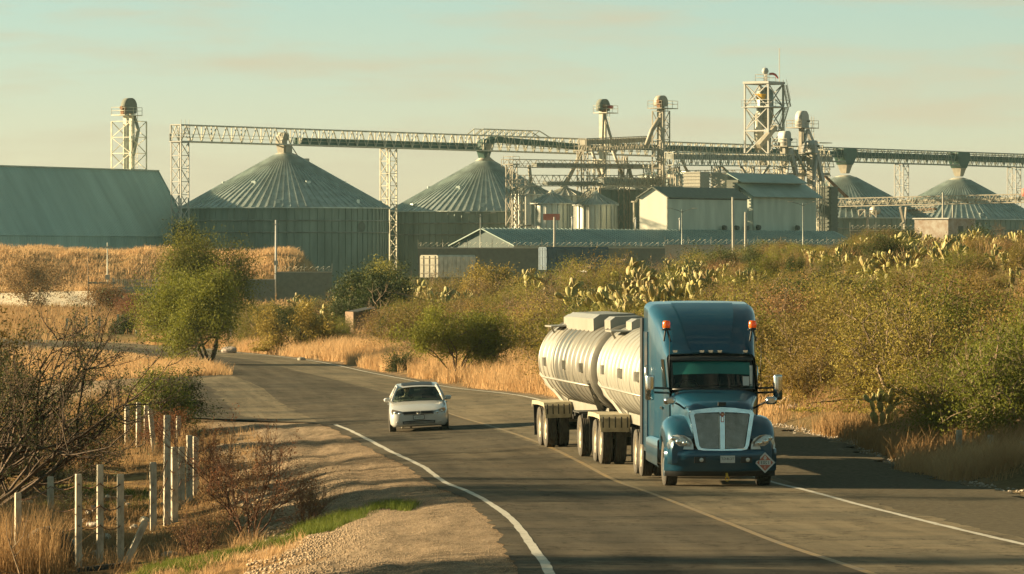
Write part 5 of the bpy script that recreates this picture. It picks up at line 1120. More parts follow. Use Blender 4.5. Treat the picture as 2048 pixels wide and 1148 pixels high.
for nm_, p, r_ in (('a', (1.6, zt - 0.2), (2.9, zm + 0.1)), ('b', (2.2, zm - 0.2), (0.3, zl + 0.1)), ('c', (0.5, zl - 0.2), (2.4, hz(300, Yt)))):
    q = MB(); y = -W_ / 2 - 0.35; n_ = 14
    for o in (0, -0.6): q.bar((p[0], y + o, p[1]), (r_[0], y + o, r_[1]), 0.10, 0.2); q.bar((p[0], y + o, p[1] + .9), (r_[0], y + o, r_[1] + .9), 0.05)
    for k in range(n_ + 1):
        f = k / n_; x, z = p[0] + (r_[0] - p[0]) * f, p[1] + (r_[1] - p[1]) * f; q.bar((x, y, z), (x, y - .6, z), 0.14, 0.06)
    q.build('stair_flight', A['cream_steel'], tw)
q = MB(); q.bar((-0.4, -W_ / 2 - .1, zl + 0.6), (-4.6, -W_ / 2 + .3, hz(294, Yt)), 0.8, 0.7); q.build('grain_chute', A['cream_steel'], tw)
q = MB(); q.lathe([(0.001, -0.55), (0.4, -0.4), (0.55, 0), (0.4, 0.4), (0.001, 0.55)], 16, (-0.9, -0.8, zt + 2.0)); q.bar((-0.9, -0.8, zt + .3), (-0.9, -0.8, zt + 1.5), 0.25); q.bar((-0.5, -0.8, zt + .3), (-0.5, -0.8, zt + 1.6), 0.12); q.build('radar_dome', A['white'], tw)
q = MB(); q.bar((2.0, -1.6, zt + .3), (2.0, -1.6, hz(96, Yt)), 0.10); q.build('whip_aerial', A['white'], tw)
q = MB(); railing(q, [(-1.6, -1.6), (0.9, -1.6), (0.9, 0.6), (-1.6, 0.6)], zt + .35); q.build('top_railing', A['cream_steel'], tw)
wsx = empty('windsock', 'red windsock drooping from a pole on top of the tall square tower', 'windsock', at(1538, 164, 794))
q = MB(); q.bar((0, 0, 0), (0, 0, 1.5), 0.06); q.build('pole', A['grey_steel'], wsx)
q = MB(); q.tube([(0.1, 0, 1.25), (0.6, 0.05, 1.30), (1.0, 0.1, 1.15), (1.25, 0.15, 0.85), (1.45, 0.2, 0.55)], [0.20, 0.2, 0.18, 0.14, 0.10], 10, False); q.build('sock', A['red'], wsx)
# ---- white rounded elevators right of the tower
def round_heads(label, px, Y, pytop, pyplat, w, m, ladder=True):
    root = proot('bucket_elevator', label, 'elevator tower', px, Y, 'white round topped elevators'); ht, hp_ = hz(pytop, Y), hz(pyplat, Y)
    for s_ in (-1, 1):
        q = MB(); rr = w * 0.42; cx_ = s_ * w * 0.30
        pr = [(cx_ + rr * math.cos(a), ht - rr + rr * math.sin(a)) for a in np.linspace(0, math.pi, 11)]; pr = [(cx_ + rr, hp_)] + pr + [(cx_ - rr, hp_)]
        q.loft([[(x, s_ * 0.5 - 0.7, z) for x, z in pr], [(x, s_ * 0.5 + 0.5, z) for x, z in pr]], True, (True, True)); q.build('elevator_head', m, root)
        for o in (-0.3, 0.3):
            q = MB(); q.box(cx_ + o - 0.2, cx_ + o + 0.2, s_ * .5 - 0.3, s_ * .5 + 0.2, 0, hp_); q.build('elevator_leg', A['cream_steel'], root)
    platform(root, -w * .9, w * 1.15, -1.4, 1.4, hp_, A['cream_steel'])
    q = MB(); q.lathe([(0.25, -0.4), (0.25, 0.4)], 10, (0.2, -1.0, hp_ + 1.0), axis='x'); q.build('drive_motor', A['dark'], root)
    if ladder:
        q = MB()
        for o in (0, 0.45): q.bar((w * 1.05, -0.6 + o, 0), (w * 1.05, -0.6 + o, hp_ + 1.8), 0.06)
        for k in range(int(hp_ / 0.5)): q.bar((w * 1.05, -0.6, k * .5), (w * 1.05, -0.15, k * .5), 0.05)
        q.build('ladder', A['cream_steel'], root)
    q = MB(); q.bar((0.1, -1.0, hp_ - 0.4), (w * 1.1, -1.2, hp_ - 4.4), 0.6); q.bar((0.1, -1.0, hp_ - 0.4), (-w * 0.9, -1.2, hp_ - 5.4), 0.35); q.build('spout_pipe', m, root)
    return root
round_heads('pair of large white round elevator heads at the right of the tall tower', 1603, 800, 222, 255, 2.6, A['white'])
round_heads('smaller white round elevator head close to the tall tower', 1568, 790, 262, 292, 1.5, A['white'], False)
round_heads('low white round elevator head with a red motor below the large pair', 1622, 792, 281, 305, 1.3, A['white'], False)
lf = proot('lattice_tower', 'thin lattice ladder tower right of the white elevator heads', 'tower', 1645, 805)
q = MB(); lattice(q, 0, 0, 1.6, 1.6, 0, hz(300, 805), 8, 0.12, 0.08); q.bar((0, 0, hz(300, 805)), (0, 0, hz(290, 805)), 0.08); q.build('tower_frame', A['pale_steel'], lf)
platform(lf, -2.2, 1.6, -0.8, 0.8, hz(285, 805), A['cream_steel'], False)
for k in range(3): pipe(lf, [(-1.0 + k * 0.3, -0.9, hz(352, 805)), (3.4 + k * .4, -2.2, hz(394, 805))], 0.13, A['rust'], 'slanting_pipe')

# ---- cream gabled building, taller green-grey building, louvred units
def gable_block(name, label, px, Y, w, L, pye, pyp, m_wall, m_front, m_roof, oh=0.35):
    root = proot(name, label, 'building', px, Y); he, hp_ = hz(pye, Y), hz(pyp, Y)
    q = MB(); q.box(0, L, -w / 2, -w / 2 + 0.15, 0, he); q.build('long_wall', m_wall, root)
    q = MB(); q.plate([(0, -w / 2, 0), (0, w / 2, 0), (0, w / 2, he), (0, 0, hp_ - 0.1), (0, -w / 2, he)], (-1, 0, 0), 0.15); q.build('gable_wall', m_front, root)
    q = MB(); q.box(0, L, w / 2 - 0.15, w / 2, 0, he); q.build('back_wall', m_wall, root)
    sl = (hp_ - he) / (w / 2)
    for s_ in (-1, 1):
        q = MB(); q.plate([(-oh, s_ * (w / 2 + oh), he - sl * oh + .1), (L + oh, s_ * (w / 2 + oh), he - sl * oh + .1), (L + oh, 0, hp_ + .1), (-oh, 0, hp_ + .1)], (0, s_ * sl, 1), 0.14); q.build('roof', m_roof, root)
    return root, he, hp_
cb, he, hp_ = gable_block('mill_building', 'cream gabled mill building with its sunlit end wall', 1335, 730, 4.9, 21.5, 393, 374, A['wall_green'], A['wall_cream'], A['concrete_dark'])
cb.location = cb.location - Vector((-4.9 / 2 * 0.819 * -1, 4.9 / 2 * 0.574 * -1, 0)) * 0 + Vector((-0.819, 0.574, 0)) * 2.45
q = MB(); q.box(0.4, 21.2, -2.55, -2.47, he - 0.35, he - 0.15); q.build('fascia', A['dark'], cb)
for k, a in enumerate((14.2, 17.6, 20.3)):
    q = MB(); q.lathe([(0.35, -0.5), (0.42, 0.0)], 14, (a, -2.9, hz(455, 730)), axis='y'); q.tube([(a, -2.9, hz(455, 730)), (a - .2, -3.0, 0)], 0.2, 8); q.build('aeration_fan', A['dark'], cb)
tb, he, hp_ = gable_block('mill_building', 'taller grey green mill building with a stepped roof', 1506, 757, 6.5, 18.0, 392, 372, A['wall_green'], A['wall_green'], A['shed_roof'])
tb.location = tb.location + Vector((-0.819, 0.574, 0)) * 3.25
q = MB(); q.plate([(-1.2, -4.2, he - 0.1), (18.6, -4.2, he - 0.1), (18.6, -1.0, he + 2.0), (-1.2, -1.0, he + 2.0)], (0, -0.55, 0.83), 0.12); q.build('lower_roof', A['shed_roof'], tb)
q = MB(); q.plate([(-1.6, -2.4, he + 2.1), (17.2, -2.4, he + 2.1), (17.2, 0.4, he + 3.5), (-1.6, 0.4, he + 3.5)], (0, -0.45, 0.89), 0.12); q.build('upper_roof', A['shed_roof'], tb)
q = MB(); q.box(-1.0, 17.0, -1.2, 0.8, he + 0.5, he + 2.4); q.build('clerestory', A['concrete_dark'], tb)
for a in (0.5, 11.5):
    q = MB(); q.lathe([(0.35, -0.5), (0.42, 0.0)], 14, (a, -3.7, hz(455, 757)), axis='y'); q.tube([(a, -3.7, hz(455, 757)), (a - .2, -3.8, 0)], 0.2, 8); q.build('aeration_fan', A['dark'], tb)
def louvre_block(label, px, Y, w, d, py0, py1, m, n):
    root = proot('cooling_unit', label, 'cooling unit', px, Y, 'louvred cooling units'); z0, z1 = hz(py0, Y), hz(py1, Y)
    q = MB(); q.box(-w / 2, w / 2, -d / 2, d / 2, z0, z1); q.build('unit_body', m, root)
    sm = MB(); sm.box(-w / 2 - .1, w / 2 + .1, -d / 2 - .1, d / 2 + .1, 0, (z1 - z0) / n * 0.35); me = sm.mesh('slab')
    for k in range(n + 1): link('louvre', me, m, root, (0, 0, z0 + (z1 - z0) * k / n - 0.02))
    if py0 < 440:
        q = MB(); q.box(-w / 2 + .2, w / 2 - .2, -d / 2 + .2, d / 2 - .2, 0, z0); q.build('base', A['concrete_dark'], root)
    return root
louvre_block('left louvred concrete unit on the roof line of the cream mill', 1393, 757, 2.6, 2.9, 386, 346, A['concrete'], 6)
louvre_block('right louvred concrete unit with rusty sides on the roof line of the cream mill', 1448, 764, 2.6, 2.9, 388, 347, A['concrete'], 6)
louvre_block('dark louvred dryer column right of the grey green mill', 1657, 800, 2.0, 2.2, 470, 376, A['concrete_dark'], 12)
dp = proot('downpipe_rig', 'cream pipe post with a bracket beside the cream gable', 'pipe', 1268, 736)
q = MB(); q.tube([(0, 0, 0), (0, 0, hz(404, 736)), (0.5, 0, hz(402, 736)), (1.2, 0, hz(396, 736))], 0.14, 8); q.box(-0.4, 0.3, -0.25, 0.25, hz(405, 736), hz(402, 736)); q.build('pipe_run', A['cream_steel'], dp)

# ---- long low shed before the mill
A['gable_shade'] = mat('gable_shade', (0.075, 0.105, 0.10), 0.7, 0, 0.15, 0.5)  # teal darkened so the sun-facing gable reads as unlit
sh = proot('long_shed', 'long low shed with a pale teal metal roof in front of the silos', 'shed', 965, 690)
Ls, Ws = 92.0, 11.0; hp_, he = hz(456, 690), hz(456, 690) - 2.35
for s_ in (-1, 1):
    q = MB(); q.plate([(-.4, s_ * Ws / 2, he), (Ls, s_ * Ws / 2, he), (Ls, 0, hp_), (-.4, 0, hp_)], (0, s_ * .35, 1), 0.14); q.build('roof', A['shed_roof'], sh)
q = MB()
for k in range(int(Ls / 1.0)): q.bar((k * 1.0, -Ws / 2, he + .05), (k * 1.0, 0, hp_ + .05), 0.09, 0.08)
q.build('roof_ribs', A['shed_roof'], sh)['kind'] = 'stuff'
q = MB(); q.plate([(0, -Ws / 2 + .2, 0), (0, Ws / 2 - .2, 0), (0, Ws / 2 - .2, he), (0, 0, hp_ - .1), (0, -Ws / 2 + .2, he)], (-1, 0, 0), 0.15); q.build('gable_wall', A['gable_shade'], sh)
q = MB(); q.box(0, Ls, -Ws / 2 + .2, -Ws / 2 + .35, 0, he - .1); q.build('long_wall', A['wall_green'], sh)
for a in (21, 37, 48.5): 
    q = MB(); q.lathe([(0.12, -0.3), (0.12, 1.5)], 8, (a, -0.5, hp_)); q.lathe([(0.25, 1.5), (0.05, 1.75)], 8, (a, -0.5, hp_)); q.build('roof_vent', A['white'], sh)

# ---- right-hand lattice conveyors, cabin and tank
gallery('cream lattice conveyor low across the far right', at(1678, 413, 860), at(2070, 404, 842), None, 1.35, 1.4, 1.6, A['cream_steel'], [(0.05, 1.0, 0.35, 0.35, 0.5, A['pale_steel'])], bar=0.12)
gallery('second shorter lattice conveyor under the low right one', at(1762, 430, 866), at(1872, 424, 860), None, 1.1, 1.2, 1.3, A['cream_steel'], [(0.0, 1.0, 0.3, 0.3, 0.4, A['rust'])], bar=0.10)
v = proot('pipe_frame', 'pale V shaped chute leg beneath the low right conveyor', 'chute', 1806, 850)
q = MB(); q.bar((-0.9, 0, hz(414, 850)), (0.3, 0, hz(444, 850)), 0.4); q.bar((1.0, 0, hz(414, 850)), (0.6, 0, hz(446, 850)), 0.28); q.bar((0.3, 0, hz(444, 850)), (-1.4, -.3, hz(450, 850)), 0.3); q.bar((0.4, 0, hz(444, 850)), (0.4, 0, 0), 0.35); q.build('chute_leg', A['cream_steel'], v)
v = proot('vent_cylinder', 'pale round ended cylinder on a frame left of the V shaped chute', 'tank', 1745, 845)
q = MB(); q.lathe([(0.001, -0.3), (0.7, -0.2), (0.7, 1.1), (0.001, 1.2)], 16, (0.4, 0, hz(421, 845)), axis='x'); q.build('cylinder', A['pale_steel'], v)
q = MB(); lattice(q, -1.6, 0, 3.6, 1.2, hz(435, 845), hz(420, 845), 1, 0.12, 0.08); q.bar((-1.6, 0, 0), (-1.6, 0, hz(435, 845)), 0.3); q.build('frame', A['cream_steel'], v)
cbn = proot('site_cabin', 'small white site cabin with a sunlit end behind the cacti at right', 'cabin', 1895, 650)
cw, cl = 4.9, 7.0; cz = hz(438, 650)
A['cabin'] = mat('cabin', (0.22, 0.155, 0.11), 0.85, 0, 0.3, 1.2, col2=(0.34, 0.32, 0.28))
q = MB(); q.box(0, cl, -0.1, cw, 0, cz); q.build('wall', A['cabin'], cbn); q = MB(); q.box(-0.2, cl + .2, -0.3, cw + .2, cz, cz + 0.15); q.build('roof', A['white'], cbn)
q = MB(); q.box(2.6, 3.8, -0.16, -0.08, cz - 1.9, cz - 0.9); q.build('window', A['dark'], cbn)
rt = proot('red_tank', 'red tank at the right edge beside the white lattice tower', 'tank', 2052, 838)
q = MB(); q.lathe([(0.001, 0), (0.7, 0.1), (0.7, 1.4), (0.001, 1.5)], 16, (0, 0, hz(394, 838))); q.build('tank_body', A['faded_red'], rt)
q = MB(); q.bar((0, 0, 0), (0, 0, hz(394, 838)), 0.3); q.build('stand', A['cream_steel'], rt)

# ---- posts, lamps, walls, gate
def pole(name, label, cat, px, Y, pyt, r, m, lean=0.0, group=None, cross=None, z=None):
    g = on_ground(px, Y); root = empty(name, label, cat, g, 0, group); h = (HYP - pyt) * Y / FPX - g.z
    q = MB(); q.tube([(0, 0, -0.3), (lean * h, 0, h)], [r, r * 0.7], 8); q.build('shaft', m, root)
    if cross: cross(root, h)
    return root
def arms(root, h):
    for s_ in (-1, 1):
        q = MB(); q.tube([(0, 0, h - 0.4), (s_ * 0.6, 0, h - 0.1), (s_ * 1.5, 0, h + 0.15)], 0.05, 6); q.build('lamp_arm', A['grey_steel'], root)
        q = MB(); q.box(s_ * 1.75 - 0.35, s_ * 1.75 + 0.35, -0.14, 0.14, h + 0.12, h + 0.24); q.build('lamp_head', A['pale_steel'], root)
for px, Y, pyt, w in ((961, 686, 428, 'before the second big silo'), (1364, 700, 419, 'before the cream mill'), (1606, 705, 406, 'before the grey green mill')):
    pole('street_lamp', 'two armed street lamp ' + w, 'street lamp', px, Y, pyt, 0.10, A['grey_steel'], group='two armed street lamps', cross=arms)
def boxed(root, h):
    q = MB(); q.box(-0.25, 0.25, -0.2, 0.2, h * 0.42, h * 0.42 + 0.55); q.build('meter_box', A['concrete'], root)
    q = MB(); q.bar((-0.5, 0, h - 0.5), (0.5, 0, h - 0.5), 0.10); q.build('cross_arm', A['concrete'], root)
pole('utility_pole', 'pale concrete utility pole in front of the first big silo', 'utility pole', 552, 640, 440, 0.17, A['white'], group='utility poles', cross=boxed)
pole('utility_pole', 'concrete pole standing under the red signboard', 'utility pole', 1109, 640, 434, 0.19, A['concrete'], group='utility poles')
pole('utility_pole', 'leaning concrete pole, left of the close pair before the mill', 'utility pole', 1468, 620, 394, 0.20, A['concrete'], -0.012, 'utility poles')
pole('utility_pole', 'shorter concrete pole, right of the close pair before the mill', 'utility pole', 1491, 625, 424, 0.20, A['concrete'], group='utility poles')
pole('utility_pole', 'white post with a box rising over the site cabin, left of two', 'utility pole', 1886, 655, 385, 0.18, A['concrete'], group='utility poles')
pole('utility_pole', 'shorter white post over the site cabin, right of two', 'utility pole', 1906, 655, 410, 0.18, A['concrete'], group='utility poles')
pole('utility_pole', 'metal pole with boxes beside the blue gate', 'utility pole', 215, 596, 485, 0.10, A['pale_steel'], group='utility poles', cross=boxed)
pole('utility_pole', 'thin bare pole left of the gate canopy', 'utility pole', 176, 590, 504, 0.07, A['wood'], group='utility poles')
sg = empty('signboard', 'faded red signboard high in front of the left small silo', 'sign', at(1103, 434, 641.5))
q = MB(); q.box(-1.05, 1.05, -0.06, 0.06, -0.40, 0.40); q.build('board', A['faded_red'], sg)
q = MB(); q.box(-1.1, 1.1, 0.06, 0.14, -0.05, 0.05); q.build('rail', A['grey_steel'], sg)
def yard_wall(label, px0, px1, Y, pyt, m, wire=True, Y2=None):
    a, b = at(px0, pyt, Y), at(px1, pyt, Y2 or Y); root = empty('yard_wall', label, 'wall', (a.x, a.y, 0), math.atan2(b.y - a.y, b.x - a.x), 'yard walls')
    L = math.hypot(b.x - a.x, b.y - a.y)
    q = MB(); n = int(L / 3)
    q.box(0, L, -0.1, 0.1, GZP - 1, a.z); q.build('wall_panel', m, root)
    q = MB(); q.box(0, L, -0.16, 0.16, a.z, a.z + 0.12); q.build('coping', A['concrete'], root)
    if wire:
        for k in range(n + 1):
            q = MB(); q.bar((L * k / n, 0, a.z), (L * k / n, 0, a.z + 1.15), 0.07); q.build('wire_post', A['pale_steel'], root)
        q = MB(); t = np.linspace(0, L, int(L * 12)); q.tube([(x + 0.22 * math.sin(x * 9), 0.28 * math.cos(x * 9), a.z + 0.5 + 0.28 * math.sin(x * 9)) for x in t], 0.013, 3, False); q.build('razor_wire', A['pale_steel'], root)
    return root
yard_wall('long dark yard wall topped with razor wire in front of the low shed', 836, 1330, 640, 497, A['concrete_dark'])
yard_wall('dark yard wall with razor wire right of the first utility pole', 553, 664, 638, 545, A['concrete_dark'])
yard_wall('low dark wall left of the first utility pole', 488, 550, 636, 560, A['concrete_dark'], False)
yard_wall('pale yard wall with wire posts before the mills', 1330, 1700, 660, 491, A['concrete'])
yard_wall('razor wired yard wall at the right behind the cacti', 1700, 1960, 662, 462, A['concrete_dark'])
gt = empty('entrance_gate', 'dark blue steel gate with pale vertical bars at the left', 'gate', on_ground(230, 598))
q = MB(); gw = 80 * 598 / FPX; gzt = at(0, 558, 598).z - gt.location.z; gzb = at(0, 606, 598).z - gt.location.z
q.box(0, gw, -0.05, 0.05, gzb, gzb + 0.9); q.box(0, gw, -0.05, 0.05, gzb + 1.15, gzb + 1.9); q.build('gate_panel', A['gate_blue'], gt)
bmh = MB(); bmh.box(-0.035, 0.035, -0.09, -0.052, gzb + 1.2, gzt); bme = bmh.mesh('bar')
for k in range(20): link('gate_bar', bme, A['pale_steel'], gt, (0.15 + k * (gw - 0.3) / 19, 0, 0))
q = MB(); q.tube([(gw * .72 + 0.35 * math.cos(a), -0.1, gzb + 0.75 + 0.35 * math.sin(a)) for a in np.linspace(0, 6.283, 17)], 0.06, 6); q.build('gate_emblem', A['pale_steel'], gt)
for x in (-0.2, gw + 0.2):
    q = MB(); q.box(x - 0.14, x + 0.14, -0.14, 0.14, -0.5, gzt + 0.1); q.build('gate_post', A['concrete'], gt)
cn = empty('guard_canopy', 'small flat guard canopy on thin posts left of the blue gate', 'canopy', on_ground(198, 592)); cz = at(0, 568, 592).z - cn.location.z
q = MB(); q.box(-1.3, 1.9, -0.8, 0.8, cz, cz + 0.25); q.build('canopy_slab', A['concrete_dark'], cn)
for x in (-1.2, 0.1, 1.0):
    q = MB(); q.bar((x, -0.6, -0.3), (x, -0.6, cz + (0.9 if x < 0 else 0)), 0.12); q.build('canopy_post', A['pale_steel'], cn)
# pale sunlit drive at the far left
ys = np.arange(588, 634, 2.5); ts = np.linspace(0, 1, 26); Vv = []; 
for y in ys:
    xa, xb = -160 * y / FPX * 6.4, (205 - CXP) * (y) / FPX - 0.0 + (y - 610) * 0.05
    for t in ts: x = xa + (xb - xa) * t; Vv.append((x, y, gz(x, y) + 0.05))
idx = np.arange(len(ys) * 26).reshape(len(ys), 26)
dv = link('driveway', np_mesh('driveway', Vv, np.stack([idx[:-1, :-1], idx[:-1, 1:], idx[1:, 1:], idx[1:, :-1]], -1).reshape(-1, 4), True), mat('pale_dirt', (0.62, 0.50, 0.34), 0.95, 0, 0.12, 0.6)); tag(dv, 'pale sunlit dirt drive sloping up to the gate at the left', kind='structure')

# ---- parked lorries by the yard wall
def parked_trailer(label, px, Y, pyt, L, m, lit, rz, h=2.7):
    g = (px - CXP) * Y / FPX; root = empty('parked_trailer', label, 'trailer', (g, Y, at(0, pyt, Y).z - h - 1.1), rz, 'trailers parked along the yard wall')
    q = MB(); q.loft([[(x, y, z) for y, z in ((-1.25, 1.1), (-1.25, 1.1 + h * .93), (-1.1, 1.1 + h), (1.1, 1.1 + h), (1.25, 1.1 + h * .93), (1.25, 1.1))] for x in (0, L)], True, (True, True), smooth=False); q.build('box_body', m, root)
    q = MB()
    for y in (-0.8, 0, 0.8): q.box(-0.05, -0.002, y - 0.03, y + 0.03, 1.15, 1.0 + h)
    for z in (1.6, 2.6, 3.4): q.box(-0.06, -0.003, -1.2, 1.2, z, z + 0.06)
    q.build('end_doors', lit, root)
    q = MB()
    for k in range(int(L / 1.1)): q.box(k * 1.1 + 0.2, k * 1.1 + 0.28, -1.29, -1.25, 1.1, 1.05 + h * .93)
    q.build('side_ribs', m, root)['kind'] = 'stuff'
    for x in (1.2, 2.5, L - 1.5):
        for s_ in (-1, 1): wheel(root, x, s_ * 1.0, 0.5, 0.28, 0.3, 'dual', A['rim_dusty']).rotation_euler = (0, 0, R(90))
    return root
parked_trailer('dusty white box trailer with its sunlit end, parked left by the yard wall', 858, 610, 510, 9.5, A['pale_steel'], A['cream_steel'], R(62))
parked_trailer('blue tarped trailer parked behind the scrub by the yard wall', 1085, 600, 494, 8.0, A['tarp_blue'], A['tarp_blue'], R(22))
pc = empty('parked_lorry', 'white lorry cab with a wind deflector parked at the end of the blue tarped trailer', 'lorry', at(1166, 0, 604).xyz * Vector((1, 1, 0)) + Vector((0, 0, at(0, 494, 604).z - 3.6)), R(22))
q = MB(); q.loft([[(0, y, z) for y, z in ((-1.2, 0.6), (-1.2, 2.9), (1.2, 2.9), (1.2, 0.6))], [(1.7, y, z) for y, z in ((-1.2, 0.6), (-1.2, 2.7), (1.2, 2.7), (1.2, 0.6))], [(2.1, y, z) for y, z in ((-1.1, 0.6), (-1.1, 1.7), (1.1, 1.7), (1.1, 0.6))]], True, (True, True), smooth=False); q.build('cab', A['white'], pc)
q = MB(); q.loft([[(0.0, y, z) for y, z in ((-1.1, 2.9), (-1.0, 3.6), (1.0, 3.6), (1.1, 2.9))], [(1.4, y, z) for y, z in ((-1.0, 2.75), (-0.9, 2.9), (0.9, 2.9), (1.0, 2.75))]], False, (True, True), smooth=False); q.build('wind_deflector', A['white'], pc)
q = MB(); q.box(0.6, 1.5, -1.23, -1.2, 1.7, 2.5); q.build('side_window', A['dark'], pc)
for s_ in (-1, 1): wheel(pc, 1.0, s_ * 1.0, 0.5, 0.28, 0.3, 'dual', A['rim_dusty']).rotation_euler = (0, 0, R(90))
# ---------------------------------------------------------------- plants
def cards(P, size, rng, aspect=0.42, flat=0.0):
    """one rhombic leaf per point"""
    n = len(P); d = rng.normal(size=(n, 3)); d[:, 2] += flat; d /= np.linalg.norm(d, axis=1)[:, None] + 1e-9
    e = rng.normal(size=(n, 3)); s = np.cross(d, e); s /= np.linalg.norm(s, axis=1)[:, None] + 1e-9
    L = (size * rng.uniform(0.6, 1.3, n))[:, None]; w = L * aspect
    a = P; b = P + d * L * 0.5 + s * w * 0.5; c = P + d * L; e2 = P + d * L * 0.5 - s * w * 0.5
    V = np.stack([a, b, c, e2], 1).reshape(-1, 3); F = np.arange(n * 4).reshape(n, 4)
    return V, F
def sticks(segs, n=4):
    """tapered prisms for (p, q, r0, r1) rows"""
    S = np.array(segs, float); p, q, r0, r1 = S[:, 0:3], S[:, 3:6], S[:, 6], S[:, 7]
    d = q - p; d /= np.linalg.norm(d, axis=1)[:, None] + 1e-9
    up = np.where(np.abs(d[:, 2:3]) < 0.9, np.array([[0, 0, 1.0]]), np.array([[1.0, 0, 0]]))
    a = np.cross(d, up); a /= np.linalg.norm(a, axis=1)[:, None] + 1e-9; b = np.cross(d, a)
    V = []
    for e, r in ((p, r0), (q, r1)):
        for j in range(n):
            t = 2 * math.pi * j / n; V.append(e + (a * math.cos(t) + b * math.sin(t)) * r[:, None])
    V = np.stack(V, 1).reshape(-1, 3); m = len(S); base = np.arange(m)[:, None] * 2 * n
    F = np.concatenate([base + np.array([[j, (j + 1) % n, n + (j + 1) % n, n + j]]) for j in range(n)], 0)
    return V, F
def grow(rng, stems, h, spread, depth=3, kids=4, lean=(0, 0), r0=0.06, wig=0.22, upturn=0.25, first=0.35, fork=0.75):
    """branch segments and twig points; returns rows for sticks() and an array of (point, level) along the outer branches"""
    segs = []; tw = []
    def run(p, d, L, r, lev):
        k = 5 if lev < depth else 3; q = p.copy(); pts = [p.copy()]
        for i in range(k):
            d = d + rng.normal(size=3) * wig + np.array([lean[0] * 0.06, lean[1] * 0.06, upturn * 0.25]); d /= np.linalg.norm(d)
            nq = q + d * L / k; segs.append([*q, *nq, r * (1 - 0.75 * i / k) , r * (1 - 0.75 * (i + 1) / k)]); q = nq; pts.append(q.copy())
        pts = np.array(pts)
        if lev >= depth - 1:
            m = 7 if lev == depth else 5
            f = rng.uniform(0.2, 1.0, m) * k; i0 = np.minimum(f.astype(int), k - 1); tw.append(pts[i0] + (pts[i0 + 1] - pts[i0]) * (f - i0)[:, None])
        if lev < depth:
            for c in range(kids):
                f = rng.uniform(first, 1.0) * k; i0 = min(int(f), k - 1); o = pts[i0] + (pts[i0 + 1] - pts[i0]) * (f - i0)
                dd = d + rng.normal(size=3) * fork; dd /= np.linalg.norm(dd); run(o, dd, L * rng.uniform(0.45, 0.68), r * 0.5, lev + 1)
    for s in range(stems):
        a = rng.uniform(0, 6.283); t = rng.uniform(0.15, 1.0) * spread
        d = np.array([math.cos(a) * t + lean[0], math.sin(a) * t + lean[1], 1.0]); d /= np.linalg.norm(d)
        run(np.array([math.cos(a), math.sin(a), -0.6]) * 0.12, d, h * rng.uniform(0.5, 0.68), r0 * rng.uniform(0.7, 1.1), 0)
    return segs, np.concatenate(tw)
def plant_meshes(nm, seed, h, spread, leaves, lsize, stems=5, jitter=0.11, depth=3, kids=4, lean=(0, 0), r0=0.05, aspect=0.42, wig=0.22, upturn=0.25, first=0.35, fork=0.75, droop=0.0, skirt=0.0, nst=3):
    rng = np.random.RandomState(seed)
    segs, tw = grow(rng, stems, h, spread, depth, kids, lean, r0, wig, upturn, first, fork)
    top = max(s[5] for s in segs); k = h / top
    segs = [[v * k for v in s[:6]] + s[6:] for s in segs]; tw = tw * k
    bv, bf = sticks(segs, nst); bme = np_mesh(nm + '_branches', bv, bf)
    lme = None
    if leaves:
        i = rng.randint(0, len(tw), leaves); P = tw[i] + rng.normal(size=(leaves, 3)) * jitter
        if droop: P[:, 2] -= np.abs(rng.normal(size=leaves)) * droop
        if skirt:
            m = rng.rand(leaves) < skirt; P[m, 2] *= rng.uniform(0.15, 0.7, m.sum())
        P[:, 2] = np.maximum(P[:, 2], 0.04)
        lv, lf = cards(P, lsize, rng, aspect, -droop * 1.5); lme = np_mesh(nm + '_leaves', lv, lf)
    return bme, lme
def place_plant(name, label, cat, meshes, bark, leaf, loc, rz=0.0, sc=1.0, group=None, crown='crown', trunk='trunk'):
    root = empty(name, label, cat, loc, rz, group); root.scale = (sc, sc, sc) if not isinstance(sc, tuple) else sc
    link(trunk, meshes[0], None, root)
    if not meshes[0].materials: meshes[0].materials.append(bark)
    if meshes[1] is not None:
        if not meshes[1].materials: meshes[1].materials.append(leaf)
        link(crown, meshes[1], None, root)
    return root
def wm(meshes, bark, leaf):
    meshes[0].materials.append(bark)
    if meshes[1] is not None: meshes[1].materials.append(leaf)
    return meshes

# --- singular trees and shrubs one can point to
def single(name, label, cat, px, Y, seed, h, bark, leaf, dz=0.0, rz=0.0, group=None, **kw):
    m = plant_meshes(name, seed, h, kw.pop('spread', 0.7), kw.pop('leaves', 9000), kw.pop('lsize', 0.09), **kw)
    return place_plant(name, label, cat, m, A[bark], A[leaf], on_ground(px, Y, dz), rz, 1.0, group)
single('mesquite_tree', 'bushy green mesquite tree with a forked dark trunk beside the far bend', 'tree', 416, 264, 11, 4.9, 'bark', 'leaf_green', spread=0.5, leaves=42000, lsize=0.12, stems=5, r0=0.13, first=0.42, jitter=0.40, lean=(-0.18, 0), fork=0.6)
single('pepper_tree', 'feathery drooping pepper tree rising behind the mesquite tree', 'tree', 420, 330, 12, 7.7, 'bark', 'leaf_green', spread=0.55, leaves=52000, lsize=0.16, stems=9, r0=0.14, jitter=0.50, droop=0.5, aspect=0.3, first=0.45)
single('thorn_tree', 'dark twiggy thorn tree leaning in from the left edge', 'tree', -70, 113, 13, 6.0, 'bark', 'leaf_dark', spread=0.8, leaves=12000, lsize=0.06, stems=9, depth=4, kids=4, lean=(0.75, 0), r0=0.08, jitter=0.11, upturn=0.45, wig=0.17, first=0.25, fork=0.6)
